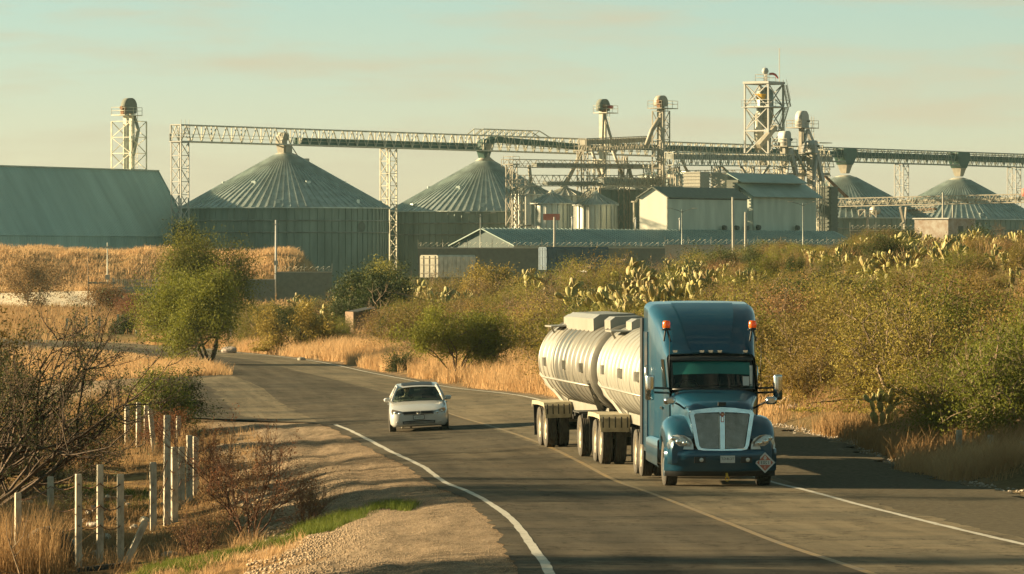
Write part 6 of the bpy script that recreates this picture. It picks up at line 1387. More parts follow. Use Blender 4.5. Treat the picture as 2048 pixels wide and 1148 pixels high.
single('thorn_tree', 'second dark thorn tree crowding the left edge below the first', 'tree', 0, 118, 14, 4.2, 'bark', 'leaf_dark', spread=0.9, leaves=11000, lsize=0.06, stems=7, depth=3, kids=5, lean=(0.25, 0), r0=0.06, jitter=0.12, first=0.2)
single('acacia_bush', 'yellow green acacia bush behind the fence posts at left', 'bush', 285, 163, 15, 2.6, 'bark', 'leaf_green', spread=1.1, leaves=12000, lsize=0.085, stems=8, jitter=0.13, first=0.25)
single('acacia_bush', 'dark acacia bush at the right end of the yellow green one', 'bush', 345, 170, 16, 1.9, 'bark', 'leaf_dark', spread=1.2, leaves=7000, lsize=0.085, stems=7, jitter=0.13, first=0.25)
single('bare_bush', 'tall reddish bare bush by the fence in the left foreground', 'bush', 500, 99, 17, 2.75, 'twig_red', 'leaf_rust', spread=0.75, leaves=3200, lsize=0.05, stems=11, depth=3, kids=5, r0=0.028, jitter=0.04, wig=0.16, first=0.2, fork=0.6, upturn=0.3)
single('bare_bush', 'low bare twig clump right of the tall reddish bush', 'bush', 615, 99.5, 18, 1.25, 'twig_red', 'leaf_brown', spread=0.85, leaves=1200, lsize=0.035, stems=22, depth=2, kids=5, r0=0.013, jitter=0.05, wig=0.14, first=0.15, fork=0.5)
single('bare_bush', 'low bare twig clump at the foot of the left foreground posts', 'bush', 395, 98, 19, 1.0, 'twig_red', 'leaf_brown', spread=1.0, leaves=1500, lsize=0.035, stems=18, depth=2, kids=5, r0=0.012, jitter=0.06, wig=0.18, first=0.15, fork=0.5)
single('bare_bush', 'dry brown shrub below the dark thorn trees, nearest the left edge', 'bush', 62, 139, 20, 1.5, 'bark', 'leaf_brown', spread=1.0, leaves=4500, lsize=0.06, stems=14, depth=2, kids=6, r0=0.02, jitter=0.12, first=0.2)
single('bare_bush', 'dry brown shrub left of the leaning white posts', 'bush', 168, 141, 21, 1.6, 'twig_red', 'leaf_brown', spread=1.1, leaves=6000, lsize=0.06, stems=14, depth=2, kids=6, r0=0.02, jitter=0.14, first=0.2)
single('bare_bush', 'rusty brown shrub between the white posts and the turn out', 'bush', 330, 158, 22, 1.5, 'twig_red', 'leaf_rust', spread=1.1, leaves=5000, lsize=0.06, stems=14, depth=2, kids=6, r0=0.02, jitter=0.14, first=0.2)
single('mesquite_tree', 'wide dark green mesquite overhanging the grass behind the car', 'tree', 915, 226, 23, 3.1, 'bark', 'leaf_green', spread=1.3, leaves=30000, lsize=0.10, stems=7, r0=0.07, jitter=0.22, first=0.4)
single('mesquite_tree', 'light green mesquite on the verge left of the hut', 'tree', 590, 296, 24, 2.9, 'bark', 'leaf_olive', spread=1.2, leaves=14000, lsize=0.13, stems=6, r0=0.07, jitter=0.2, first=0.35)
single('laurel_tree', 'dense dark evergreen tree standing over the hut', 'tree', 722, 372, 25, 5.0, 'bark', 'leaf_dark', spread=0.75, leaves=22000, lsize=0.19, stems=6, r0=0.10, jitter=0.3, first=0.25)
single('bare_tree', 'leafless pale trunked tree just right of the hut', 'tree', 778, 362, 26, 3.7, 'bark_pale', 'leaf_brown', spread=0.4, leaves=0, stems=2, r0=0.09, depth=2, kids=4, first=0.55)
single('mesquite_tree', 'tall green mesquite before the left end of the low shed', 'tree', 985, 420, 27, 5.2, 'bark', 'leaf_olive', spread=0.8, leaves=20000, lsize=0.2, stems=5, r0=0.09, jitter=0.32, first=0.3)
single('bare_tree', 'brown bare crowned tree left of the tall green mesquite', 'tree', 950, 392, 28, 3.9, 'bark', 'leaf_brown', spread=0.75, leaves=9000, lsize=0.09, stems=4, r0=0.09, depth=3, kids=5, jitter=0.2, first=0.4)
single('ash_tree', 'pale leaved tree against the dark silo wall, behind the evergreen', 'tree', 745, 545, 29, 5.6, 'bark', 'leaf_olive', spread=0.6, leaves=12000, lsize=0.26, stems=5, r0=0.09, jitter=0.42, first=0.3)
single('ash_tree', 'pale half bare tree before the left end of the warehouse roof', 'tree', 62, 560, 30, 6.6, 'bark_pale', 'leaf_brown', spread=0.75, leaves=11000, lsize=0.2, stems=6, r0=0.10, jitter=0.4, first=0.3)
single('ash_tree', 'small dark tree at the right foot of the warehouse roof', 'tree', 372, 690, 31, 4.8, 'bark', 'leaf_dark', spread=0.7, leaves=8000, lsize=0.3, stems=5, r0=0.12, jitter=0.4, first=0.3)
single('dry_shrub', 'grey dry bottlebrush shrub right of the hut', 'bush', 765, 318, 32, 2.6, 'bark_pale', 'leaf_brown', spread=0.7, leaves=9000, lsize=0.09, stems=9, depth=2, kids=6, r0=0.03, jitter=0.2, first=0.2)
single('dark_shrub', 'small round dark shrub on the grass verge behind the car', 'bush', 796, 243, 33, 0.95, 'bark', 'leaf_dark', spread=1.0, leaves=5000, lsize=0.08, stems=8, depth=2, kids=5, r0=0.02, jitter=0.12, first=0.1)
single('thorn_tree', 'flat topped brown shrub in front of the guard canopy', 'bush', 205, 500, 34, 3.6, 'bark', 'leaf_brown', spread=1.3, leaves=12000, lsize=0.16, stems=7, jitter=0.28, first=0.25)
single('dry_shrub', 'reddish tall weeds below the blue gate', 'bush', 262, 430, 35, 3.2, 'twig_red', 'leaf_rust', spread=0.5, leaves=5000, lsize=0.1, stems=16, depth=2, kids=5, r0=0.03, jitter=0.2, first=0.3)
single('dark_shrub', 'dark arched shrub on the far side of the bend', 'bush', 247, 352, 36, 1.8, 'bark', 'leaf_dark', spread=1.2, leaves=7000, lsize=0.1, stems=8, jitter=0.16, first=0.15)
single('dark_shrub', 'dark shrub on the far verge left of the mesquite trunk', 'bush', 335, 346, 37, 1.9, 'bark', 'leaf_dark', spread=1.0, leaves=7000, lsize=0.1, stems=8, jitter=0.16, first=0.15)

# --- trees standing just left of the frame: their long shadows cross the road
shade = [wm(plant_meshes('shade', 50 + i, h, 0.75, 26000, 0.17, stems=6, r0=0.10, jitter=0.42, first=0.2, skirt=0.15), A['bark'], A['leaf_olive']) for i, h in enumerate((6.4, 5.2))]
for i, (x, y, s) in enumerate(((-20.0, 106.8, 1.35), (-27, 111, 1.6), (-14.0, 117.5, 0.62), (-15.5, 124, 0.85), (-17.5, 132, 0.95), (-16.5, 139, 0.7), (-17.5, 148, 0.75), (-20, 166, 0.9), (-22.5, 65.5, 1.7), (-24, 62, 1.75), (-14.5, 88, 0.55))):
    place_plant('mesquite_tree', 'mesquite tree standing outside the left of the picture', 'tree', shade[i % 2], None, None, (x, y, gz(x, y)), i * 1.3, s, 'mesquite trees left of the road')

# --- prickly pears: each pad a part
padm = []
for i in range(3):
    rr = np.random.RandomState(200 + i); mb = MB(); w = 0.5 * (0.62 + 0.14 * i / 2)
    mb.lathe([(0.06, 0.0), (0.30, 0.10), (0.44, 0.30), (0.50, 0.55), (0.46, 0.80), (0.28, 0.96), (0.02, 1.0)], 9, caps=False)
    mb.v = [(x * w * 1.5, y * 0.16 + 0.04 * math.sin(z * 3), z) for x, y, z in mb.v]; me = mb.mesh('pad'); me.materials.append(A['cactus']); padm.append(me)
def cactus_proto(seed, npads):
    r = np.random.RandomState(seed); pads = []; fr = []
    for i in range(r.randint(4, 6)):
        a = r.uniform(0, 6.28); M = Matrix.Translation((math.cos(a) * 0.35, math.sin(a) * 0.35, 0)) @ Matrix.Rotation(a + r.normal() * .6, 4, 'Z') @ Matrix.Rotation(R(r.uniform(-8, 30)), 4, 'Y'); fr.append((M, 0.42 * r.uniform(0.9, 1.2), 0))
    while fr and len(pads) < npads:
        M, s, lv = fr.pop(0); pads.append((M @ Matrix.Scale(s, 4), lv))
        if lv < 5:
            for c in range(r.choice([1, 2, 2, 3])):
                t = r.uniform(-0.9, 0.9); off = Matrix.Translation((0.36 * s * math.sin(t), 0, s * (0.62 + 0.34 * math.cos(t))))
                N = M @ off @ Matrix.Rotation(t * 0.8, 4, 'Y') @ Matrix.Rotation(r.normal() * 0.6, 4, 'Z') @ Matrix.Rotation(r.normal() * 0.33, 4, 'X'); fr.append((N, s * r.uniform(0.80, 1.0) if s > 0.26 else 0.30, lv + 1))
    return pads
PROT = [cactus_proto(300 + i, n) for i, n in enumerate((40, 44, 36, 48))]
CACTI = []
def cactus(label, px, Y, sc, seed, zlift=0.0, group='prickly pears on the hillside'):
    g = on_ground(px, Y, zlift); root = empty('prickly_pear', label, 'cactus', g, seed * 1.7, group); root.scale = (sc, sc, sc); CACTI.append((px, HYP - (g.z + 2.0 * sc) * FPX / Y, Y, 0.9 * sc / Y * FPX))
    for i, (M, lv) in enumerate(PROT[seed % 4]):
        o = bpy.data.objects.new('cactus_pad', padm[(i + seed) % 3]); COL.objects.link(o); o.parent = root; o.matrix_local = M
    if zlift > 0.3:
        q = MB(); q.tube([(0, 0, -zlift / sc - 0.2), (0.05, 0, 0.1)], [0.14, 0.10], 7); q.build('stem', A['cactus_stem'], root)
CL = 'prickly pear cactus with sunlit yellow green pads in the hillside scrub'
# (column, row of its top) -> stood so that its head shows there, on its own trunk above the scrub in front
def cactus_row(spots, label):
    for i, (px, pyt, Y, sc) in enumerate(spots):
        g = on_ground(px, Y); need = (HYP - pyt) * Y / FPX - g.z; sc2 = sc * 1.55; lift = need - 1.95 * sc2
        if lift < 0: sc2 = max(0.6, need / 1.95); lift = 0
        cactus(label, px, Y, sc2, i * 3 + int(px) % 7, min(lift, 2.2))
cactus_row([(1268, 500, 318, 1.0), (1300, 512, 300, 1.1), (1350, 500, 322, 1.0), (1388, 494, 325, 1.1), (1430, 508, 310, 1.0), (1255, 548, 270, 1.0), (1275, 560, 262, 0.9), (1300, 565, 258, 1.0), (1345, 545, 272, 0.9), (1380, 548, 268, 0.9)], 'prickly pear with many pale lit pads in the long cactus bank above the blue cab')
cactus_row([(1160, 540, 286, 0.9), (1180, 532, 290, 1.0), (1215, 545, 284, 0.9)], 'prickly pear with pale pads on the slope above the rear tanker')
cactus_row([(1075, 517, 330, 0.8), (905, 560, 372, 1.0), (880, 556, 378, 0.9), (925, 550, 380, 0.9), (815, 545, 395, 1.0), (845, 540, 398, 1.0)], 'prickly pear with pale pads in the far scrub left of the tankers')
cactus_row([(1465, 505, 310, 0.9), (1505, 520, 300, 0.9), (1530, 502, 305, 0.9), (1555, 482, 300, 1.1), (1580, 520, 280, 0.9), (1620, 515, 278, 0.8)], 'prickly pear with pale pads on the slope just right of the blue cab roof')
cactus_row([(1635, 545, 250, 1.0), (1660, 552, 246, 0.9), (1690, 550, 243, 1.0), (1710, 590, 226, 0.9), (1690, 480, 290, 1.1), (1725, 470, 288, 1.0), (1740, 452, 292, 1.1), (1780, 432, 300, 1.1), (1810, 440, 298, 1.0)], 'prickly pear with pale pads on the upper slope before the right silos')
cactus_row([(1840, 500, 240, 1.0), (1865, 498, 238, 1.1), (1885, 520, 230, 0.9), (1900, 468, 270, 1.0), (1920, 500, 240, 1.0), (1945, 500, 236, 1.1), (1970, 498, 232, 1.1), (1990, 486, 244, 1.0), (2010, 470, 250, 1.1), (2035, 450, 258, 1.1), (1960, 440, 280, 1.0), (1935, 436, 285, 1.1), (1990, 440, 282, 1.1), (2030, 432, 280, 1.1), (2020, 590, 190, 0.9), (2040, 615, 178, 0.9), (2000, 565, 196, 0.8)], 'prickly pear with pale pads on the slope at the right edge')
_cr = np.random.RandomState(41); _n = 0
for _ in range(700):
    if _n >= 66: break
    y = _cr.uniform(205, 335); k = _cr.uniform(0.016, 0.108); px = CXP + k * FPX
    if y < 240 and k < 0.07: continue
    if any(abs(px - c[0]) < 22 and abs(y - c[2]) < 14 for c in CACTI): continue
    top = np.interp(px, [1180, 1400, 1500, 1700, 1800, 2048], [545, 500, 500, 490, 450, 440]) + 10
    gt = HYP - gz(k * y, y) * FPX / y; sc_ = _cr.uniform(1.3, 1.9)
    sc_ = min(sc_, (gt - top) / (2.0 * FPX / y))
    if sc_ < 0.8: continue
    where = 'over the blue cab' if px < 1520 else 'right of the blue cab' if px < 1800 else 'towards the right edge'; dep = 'low' if y < 250 else 'half way up' if y < 295 else 'high'
    cactus('many padded prickly pear %s on the scrub slope %s' % (dep, where), px, y, sc_, _n + 5, 0.0, 'prickly pears %s on the slope %s' % (dep, where)); _n += 1
cactus('dark prickly pear in the shade low beside the right shoulder', 1772, 133, 0.75, 2, 0.0, None)
cactus('small pale prickly pear in the brush left of the hut', 648, 372, 1.0, 1, 0.5, None)
cactus('tall yellowish prickly pear over the brush left of the evergreen', 688, 385, 1.2, 3, 1.2, None)
cactus('low prickly pear in the brush in front of the dark wall', 600, 400, 1.0, 5, 1.2, None)

# --- scrub of the hill
rng = np.random.RandomState(77)
SCR = []
for i in range(5): SCR.append(('olive', wm(plant_meshes('scrub', 100 + i, 2.6, 1.15, 17000, 0.075, stems=10, jitter=0.20, first=0.12, skirt=0.25, r0=0.06), A['bark_pale'], A['leaf_olive'])))
for i in range(3): SCR.append(('green', wm(plant_meshes('scrub', 110 + i, 2.7, 1.1, 17000, 0.075, stems=10, jitter=0.20, first=0.12, skirt=0.22, r0=0.06), A['bark_pale'], A['leaf_green'])))
for i in range(3): SCR.append(('brown', wm(plant_meshes('scrub', 120 + i, 2.2, 1.1, 12000, 0.06, stems=12, depth=2, kids=6, r0=0.03, jitter=0.2, first=0.12, skirt=0.25), A['bark_pale'], A['leaf_brown'])))
for i in range(2): SCR.append(('dark', wm(plant_meshes('scrub', 130 + i, 2.5, 1.0, 10000, 0.11, stems=8, jitter=0.2, first=0.12, skirt=0.3), A['bark'], A['leaf_dark'])))
for i in range(2): SCR.append(('brown', wm(plant_meshes('dead', 140 + i, 2.2, 1.1, 1800, 0.05, stems=14, depth=3, kids=4, r0=0.035, jitter=0.1, first=0.15), A['bark_pale'], A['leaf_brown'])))
SKY_X = [600, 700, 800, 870, 950, 1000, 1050, 1150, 1250, 1400, 1480, 1540, 1600, 1680, 1740, 1790, 1850, 1950, 2060, 2300]
SKY_Y = [600, 570, 540, 525, 505, 492, 504, 510, 497, 492, 486, 470, 487, 487, 452, 446, 472, 450, 432, 428]
LAB = {'olive': ('thorn_bush', 'olive feathery thorn bush in the thicket on the hillside right of the road', 'olive bushes of the hillside thicket'),
       'green': ('acacia_bush', 'yellow green thorn bush in the thicket on the hillside right of the road', 'green bushes of the hillside thicket'),
       'brown': ('dry_bush', 'dry brown bush in the thicket on the hillside right of the road', 'brown bushes of the hillside thicket'),
       'dark': ('leafy_bush', 'dark leafy bush in the thicket on the hillside right of the road', 'dark bushes of the hillside thicket')}
BUSH = []
def scrub(kind_w, x, y, h, wide=1.0, low=False):
    ks = rng.choice(['olive', 'green', 'brown', 'dark'], p=kind_w)
    opts = [m for k, m in SCR if k == ks]; m = opts[rng.randint(len(opts))]; base = {'olive': 2.6, 'green': 2.7, 'brown': 2.2, 'dark': 2.5}[ks]
    nm, lb, gp = LAB[ks]; s = h / base
    if 'hillside' in lb:
        px = CXP + x / y * FPX
        wh = 'left of the hut' if px < 690 else 'between the hut and the rear tanker' if px < 900 else 'left of the rear tanker' if px < 1090 else 'above the tankers' if px < 1290 else 'over the blue cab roof' if px < 1520 else 'right of the blue cab' if px < 1790 else 'at the right edge'
        dp = 'low by the verge' if y < 190 else 'part way up the slope' if y < 290 else 'near the crest' if y < 380 else 'beyond the crest'
        lb = {'olive': 'olive feathery thorn bush', 'green': 'yellow green thorn bush', 'brown': 'dry brown bush', 'dark': 'dark leafy bush'}[ks] + ' ' + dp + ' ' + wh; gp = ks + ' bushes ' + dp + ' ' + wh
    if low: nm = 'low_shrub'; lb = lb.replace('bush', 'low shrub'); gp = 'low ' + gp
    place_plant(nm, lb, 'bush', m, None, None, (x, y, gz(x, y) - 0.1), rng.uniform(0, 6.28), (s * wide, s * wide, s), gp)
    BUSH.append((x, y, s))
def scatter(n, ylo, yhi, klo, khi, hlo, hhi, kw, sep, dmin=1.2, slack=0, low=False):
    done = 0
    for _ in range(n * 30):
        if done >= n: break
        y = math.sqrt(rng.uniform(ylo ** 2, yhi ** 2)); k = rng.uniform(klo, khi); x = k * y
        ws = 4.0 - 3.2 * float(sst(150, 180, y)); d = x - float(XR(min(y, 372))) - ws
        if y < 372 and d < dmin: continue
        if any((x - a) ** 2 + ((y - b) * 0.6) ** 2 < (sep * (0.5 + 0.5 * s)) ** 2 for a, b, s in BUSH): continue
        h = rng.uniform(hlo, hhi); px = CXP + k * FPX; zmax = (HYP - np.interp(px, SKY_X, SKY_Y) + slack) * y / FPX - gz(x, y)
        hw = h * 0.75 / y * FPX
        for cpx, ct, cy_, chw in (CACTI if not low else ()):                           # leave the prickly pears in sight
            if y < cy_ and abs(px - cpx) < 0.6 * chw + 0.4 * hw: zmax = min(zmax, (HYP - ct - 1.1 * FPX / cy_) * y / FPX - gz(x, y))
            elif y >= cy_ and math.hypot(x - (cpx - CXP) * cy_ / FPX, y - cy_) < 1.6: zmax = 0
        if zmax < 0.55: continue
        h = min(h, zmax)
        if y < 372 and d < 1.6 * h * 0.6: h = max(0.9, d / 0.9)
        scrub(kw, x, y, h, rng.uniform(0.9, 1.25), low); done += 1
    return done
OL = (0.52, 0.22, 0.18, 0.08)
n1_ = scatter(26, 118, 168, 0.045, 0.118, 2.2, 3.6, (0.75, 0.22, 0.03, 0.0), 2.1, 1.8)
n2_ = scatter(80, 168, 245, 0.012, 0.115, 2.0, 3.8, OL, 2.3, 2.2)
n3_ = scatter(150, 245, 350, -0.022, 0.112, 1.6, 3.4, (0.45, 0.2, 0.23, 0.12), 2.0, 3.0)
n4_ = scatter(70, 350, 470, -0.04, 0.11, 2.6, 5.6, (0.42, 0.14, 0.3, 0.14), 3.6, 2.0)
n5_ = scatter(30, 470, 590, -0.036, 0.09, 3.0, 6.0, (0.4, 0.1, 0.36, 0.14), 5.0, 2.0)
n7_ = scatter(150, 180, 345, 0.028, 0.112, 0.8, 1.6, (0.45, 0.25, 0.22, 0.08), 1.1, 2.0, low=True)
n8_ = scatter(45, 285, 430, -0.056, -0.018, 1.6, 3.0, (0.42, 0.2, 0.26, 0.12), 2.3, 1.2)
LAB['brown'] = ('dry_bush', 'low brown bush in the rough grass beyond the bend at left', 'bushes beyond the bend'); LAB['olive'] = ('thorn_bush', 'olive bush in the rough grass beyond the bend at left', 'bushes beyond the bend'); LAB['dark'] = ('leafy_bush', 'dark bush in the rough grass beyond the bend at left', 'bushes beyond the bend'); LAB['green'] = ('acacia_bush', 'green bush in the rough grass beyond the bend at left', 'bushes beyond the bend')
SKY_X, SKY_Y = [-200, 0, 230, 330, 480, 600, 700], [640, 640, 640, 640, 640, 610, 600]
n9_ = scatter(26, 85, 300, 0.118, 0.17, 1.6, 3.4, OL, 3.0, 2.0)
n10_ = scatter(20, 420, 570, -0.0195, 0.012, 4.5, 6.8, (0.5, 0.15, 0.25, 0.1), 2.6, 2.0)
n6_ = scatter(26, 385, 520, -0.105, -0.035, 1.4, 3.0, (0.25, 0.1, 0.5, 0.15), 4.0, 2.0)
print('scrub', n1_, n2_, n3_, n4_, n5_, n6_, n7_, n8_)

# --- grasses: far too many to count
def grass(name, label, P, h, wdt, per, rad, lean, m, seed, sway=(0.25, 0.0), hv=0.4):
    r = np.random.RandomState(seed); n = len(P)
    B = np.repeat(P, per, 0); k = len(B); a = r.uniform(0, 6.283, k); rr = np.sqrt(r.rand(k)) * rad
    B = B + np.stack([np.cos(a) * rr, np.sin(a) * rr, np.zeros(k)], 1)
    tv = np.repeat(r.uniform(1 - hv, 1 + hv, n), per)
    hh = h * tv * r.uniform(0.5, 1.15, k); t = r.normal(size=(k, 2)) * lean + np.array(sway) * lean
    tip = B + np.stack([t[:, 0] * hh, t[:, 1] * hh, hh], 1); mid = B + np.stack([t[:, 0] * hh * .32, t[:, 1] * hh * .32, hh * 0.55], 1)
    w = (wdt * r.uniform(0.6, 1.3, k))[:, None]; d = np.stack([np.cos(a * 7), np.sin(a * 7), np.zeros(k)], 1) * w * 0.5
    V = np.stack([B - d, B + d, mid + d * 0.7, tip, mid - d * 0.7], 1).reshape(-1, 3); i0 = np.arange(k)[:, None] * 5
    F3 = np.concatenate([i0 + np.array([[0, 1, 2, 4]]), i0 + np.array([[4, 2, 3, 3]])], 0)
    me = bpy.data.meshes.new(name); nv = len(V); me.vertices.add(nv); me.vertices.foreach_set('co', V.astype(np.float32).ravel())
    q = (i0 + np.array([[0, 1, 2, 4]])); t3 = (i0 + np.array([[4, 2, 3]])); loops = np.concatenate([q.ravel(), t3.ravel()]).astype(np.int32)
    st = np.concatenate([np.arange(k) * 4, k * 4 + np.arange(k) * 3]).astype(np.int32)
    me.loops.add(len(loops)); me.loops.foreach_set('vertex_index', loops); me.polygons.add(2 * k); me.polygons.foreach_set('loop_start', st)
    me.update(calc_edges=True); o = link(name, me, m); tag(o, label, kind='stuff'); return o
def area_points(n, ylo, yhi, fx, seed, dens=None):
    """n points; fx(y, u) -> x for u in 0..1"""
    r = np.random.RandomState(seed); y = np.sqrt(r.uniform(ylo ** 2, yhi ** 2, n)); u = r.rand(n); x = fx(y, u)
    if dens is not None:
        keep = r.rand(n) < dens(x, y); x, y = x[keep], y[keep]
    return np.stack([x, y, ground_mesh(x, y) - 0.015], 1)
clump = lambda a, b: (lambda x, y: np.clip((vnoise(x * a, y * b) + 0.25) * 2.2, 0.03, 1))
ws_ = lambda y: 4.0 - 3.2 * sst(150, 180, y)
grass('dry_grass', 'tall dry straw grass along the right verge of the bend', area_points(9000, 150, 335, lambda y, u: XR(y) + ws_(y) + 0.1 + (u ** 1.4) * 6.5, 1, clump(0.35, 0.2)), 0.62, 0.026, 14, 0.22, 0.35, A['grass_dry'], 1)
grass('dry_grass', 'dry grass under the bushes right of the shoulder', area_points(2600, 108, 152, lambda y, u: XR(y) + 4.3 + (u ** 1.3) * 5, 2, clump(0.5, 0.3)), 0.5, 0.018, 14, 0.2, 0.4, A['grass_tan'], 2)
grass('dry_grass', 'bright straw grass clump by the right fence posts', area_points(240, 110, 117, lambda y, u: 8.9 + 1.9 * u + (116 - y) * 0.13, 3), 0.55, 0.015, 22, 0.22, 0.45, A['grass_dry'], 3)
grass('dry_grass', 'dry straw grass on the island beside the mesquite trunk', area_points(3600, 236, 268, lambda y, u: XL(y) - 0.3 - u * 9.0, 4, lambda x, y: np.clip((vnoise(x * 0.4, y * 0.25) + 0.45) * 1.7, 0.1, 1)), 0.45, 0.028, 12, 0.22, 0.35, A['grass_dry'], 4)
grass('dry_grass', 'short straw stubble along the inside of the far bend', area_points(2600, 268, 318, lambda y, u: XL(y) - 0.4 - u * 9.0, 14, clump(0.4, 0.25)), 0.16, 0.03, 12, 0.25, 0.4, A['grass_dry'], 14)
grass('dry_grass', 'rough dry grass beyond the far bend', area_points(9000, 338, 585, lambda y, u: (-0.115 + 0.10 * u) * y, 5, clump(0.12, 0.05)), 0.75, 0.06, 8, 0.4, 0.3, A['grass_tan'], 5)
grass('dry_grass', 'dry grass in the hillside thicket', area_points(4500, 160, 400, lambda y, u: np.maximum((-0.03 + 0.145 * u) * y, XR(np.minimum(y, 372)) + 5), 6, clump(0.2, 0.1)), 0.7, 0.04, 9, 0.35, 0.35, A['grass_tan'], 6)
grass('dry_grass', 'orange dry grass covering the bank before the silos', area_points(17000, 628, 682, lambda y, u: (-0.108 + 0.076 * u) * y, 7, clump(0.12, 0.2)), 0.55, 0.10, 6, 0.7, 0.45, A['grass_dry'], 7, hv=0.85)
grass('dry_grass', 'thin dry grass in the left field behind the posts', area_points(2000, 96, 160, lambda y, u: (-0.104 + 0.055 * u) * y, 8, clump(0.5, 0.25)), 0.30, 0.014, 12, 0.2, 0.5, A['grass_tan'], 8)
grass('dry_grass', 'tall reedy straw at the lower left corner', area_points(420, 96, 106, lambda y, u: (-0.106 + 0.016 * u) * y, 9), 1.0, 0.016, 12, 0.25, 0.22, A['grass_tan'], 9)
grass('dry_grass', 'tall dry weeds left of the turn out', area_points(1800, 150, 196, lambda y, u: XL(y) - 4.5 - u * 9, 10, clump(0.5, 0.3)), 0.7, 0.02, 12, 0.25, 0.35, A['grass_tan'], 10)
def green_x(y, u):
    return -6.9 + u * 4.9 + (y - 96) * 0.05
grass('green_grass', 'fresh green grass strip below the bare bushes', area_points(2800, 92.0, 99.5, green_x, 11, lambda x, y: np.clip(0.75 - np.abs(y - 95.5 - (x + 4.5) * 0.75) / 2.0 + vnoise(x * 1.7, y * 0.9) * 2.2, 0, 1)), 0.15, 0.010, 24, 0.15, 0.45, A['grass_green'], 11)
grass('green_grass', 'patch of green grass in the field behind the posts', area_points(700, 123, 133, lambda y, u: (-0.093 + 0.022 * u) * y, 12, clump(0.7, 0.4)), 0.14, 0.012, 18, 0.2, 0.5, A['grass_green'], 12)
grass('dry_grass', 'straw tufts at the edge of the gravel in the foreground', area_points(600, 84, 94, lambda y, u: -8.2 + u * 4.2 + (y - 88) * .1, 13, clump(0.8, 0.5)), 0.22, 0.012, 16, 0.2, 0.55, A['grass_dry'], 13)

# --- gravel and stones
def pebbles(name, label, P, smin, smax, m, seed):
    r = np.random.RandomState(seed); n = len(P)
    O = np.array([[1, 0, 0], [0, 1, 0], [-1, 0, 0], [0, -1, 0], [0, 0, .75], [0, 0, -.5]], float); T = np.array([[0, 1, 4], [1, 2, 4], [2, 3, 4], [3, 0, 4], [1, 0, 5], [2, 1, 5], [3, 2, 5], [0, 3, 5]])
    a = r.uniform(0, 6.28, n); c, s = np.cos(a), np.sin(a); sc = (smin + (smax - smin) * r.rand(n) ** 3)[:, None, None]
    Q = O[None] * r.uniform(0.6, 1.2, (n, 6, 3)) * sc; X = Q[..., 0] * c[:, None] - Q[..., 1] * s[:, None]; Yv = Q[..., 0] * s[:, None] + Q[..., 1] * c[:, None]
    V = np.stack([X, Yv, Q[..., 2]], -1) + P[:, None] + np.array([0, 0, 0.02]); F = T[None] + (np.arange(n) * 6)[:, None, None]
    o = link(name, np_mesh(name, V.reshape(-1, 3), F.reshape(-1, 3)), m); tag(o, label, kind='stuff')
pebbles('gravel', 'loose gravel on the left shoulder', area_points(36000, 60, 150, lambda y, u: XL(y) - 0.35 - u ** 1.3 * 4.2, 20), 0.010, 0.055, A['pebble'], 20)
pebbles('gravel', 'loose grit on the right shoulder', area_points(5000, 90, 150, lambda y, u: XR(y) + 0.5 + u * 4.0, 21), 0.008, 0.05, A['stone'], 21)
def stone_mesh(seed):
    r = np.random.RandomState(seed); bm = bmesh.new(); bmesh.ops.create_icosphere(bm, subdivisions=2, radius=1)
    for v in bm.verts:
        n = Vector(v.co); v.co = n * (0.85 + 0.3 * math.sin(n.x * 3 + seed) * math.sin(n.y * 2.3 + seed * 2) + r.uniform(-.07, .07)); v.co.z *= 0.62
    me = bpy.data.meshes.new('stone'); bm.to_mesh(me); bm.free(); me.materials.append(A['stone']); return me
SM = [stone_mesh(i) for i in range(4)]
def stone(label, px, Y, s, i, group=None):
    o = link('stone', SM[i % 4], None, None, on_ground(px, Y, s * 0.3)); o.scale = (s, s, s); o.rotation_euler = (0, 0, i * 1.3); tag(o, label, 'stone', group)
r_ = np.random.RandomState(9)
for i in range(42):
    stone('pale fist sized stone in the rough field behind the fence posts', r_.uniform(20, 360), r_.uniform(99, 132), r_.uniform(0.05, 0.15), i, 'stones in the left field')
for i in range(16):
    y = r_.uniform(108, 140); x = float(XR(y)) + r_.uniform(3.4, 6.0)
    stone('pale stone on the shaded right shoulder', CXP + x / y * FPX, y, r_.uniform(0.04, 0.11), i, 'stones on the right shoulder')
stone('large pale boulder in the lit grass right of the truck mirror', 1578, 152, 0.42, 1)
stone('smaller pale boulder close to the large one', 1592, 151, 0.25, 2)
stone('dark stone lying on the road edge at the far verge', 604, 276, 0.22, 3)
stone('white painted boulder in the brush left of the hut', 628, 330, 0.75, 0)
stone('pale boulder in the scrub above the verge behind the car', 968, 352, 0.9, 1)
stone('low pale boulder at the left end of the hillside brush', 460, 300, 0.5, 2)
stone('reddish stone in the field between two left posts', 121, 102, 0.14, 3)
# --- fence posts, wire, oddments at lower left
def post(label, px, pyb, pyt, Y, w=0.125, lean=0.0, group='concrete fence posts at the left'):
    z0 = (HYP - pyb) * Y / FPX; h = (pyb - pyt) * Y / FPX; x = (px - CXP) * Y / FPX; g = gz(x, Y)
    root = link('fence_post', None or MB().loft([[(a * w / 2 * f, b * w / 2 * f, z) for a, b in ((-1, -1), (1, -1), (1, 1), (-1, 1))] for z, f in ((-0.5, 1.0), (h * 0.5, 0.98), (h - 0.02, 0.94), (h, 0.85))], True, (True, True), smooth=False).mesh('fence_post'), A['post'], None, (x, Y, g - 0.05)); root.rotation_euler = (0, lean, 0.3)
    # keep the head where it stands in the field
    root.location.z = g - 0.02 + min(0.25, max(-0.25, z0 - g)); tag(root, label, 'fence post', group); return root
A['post'] = mat('post', (0.42, 0.37, 0.28), 0.85, 0, 0.35, 9, bump=0.25, stretch=(1, 1, 0.35))
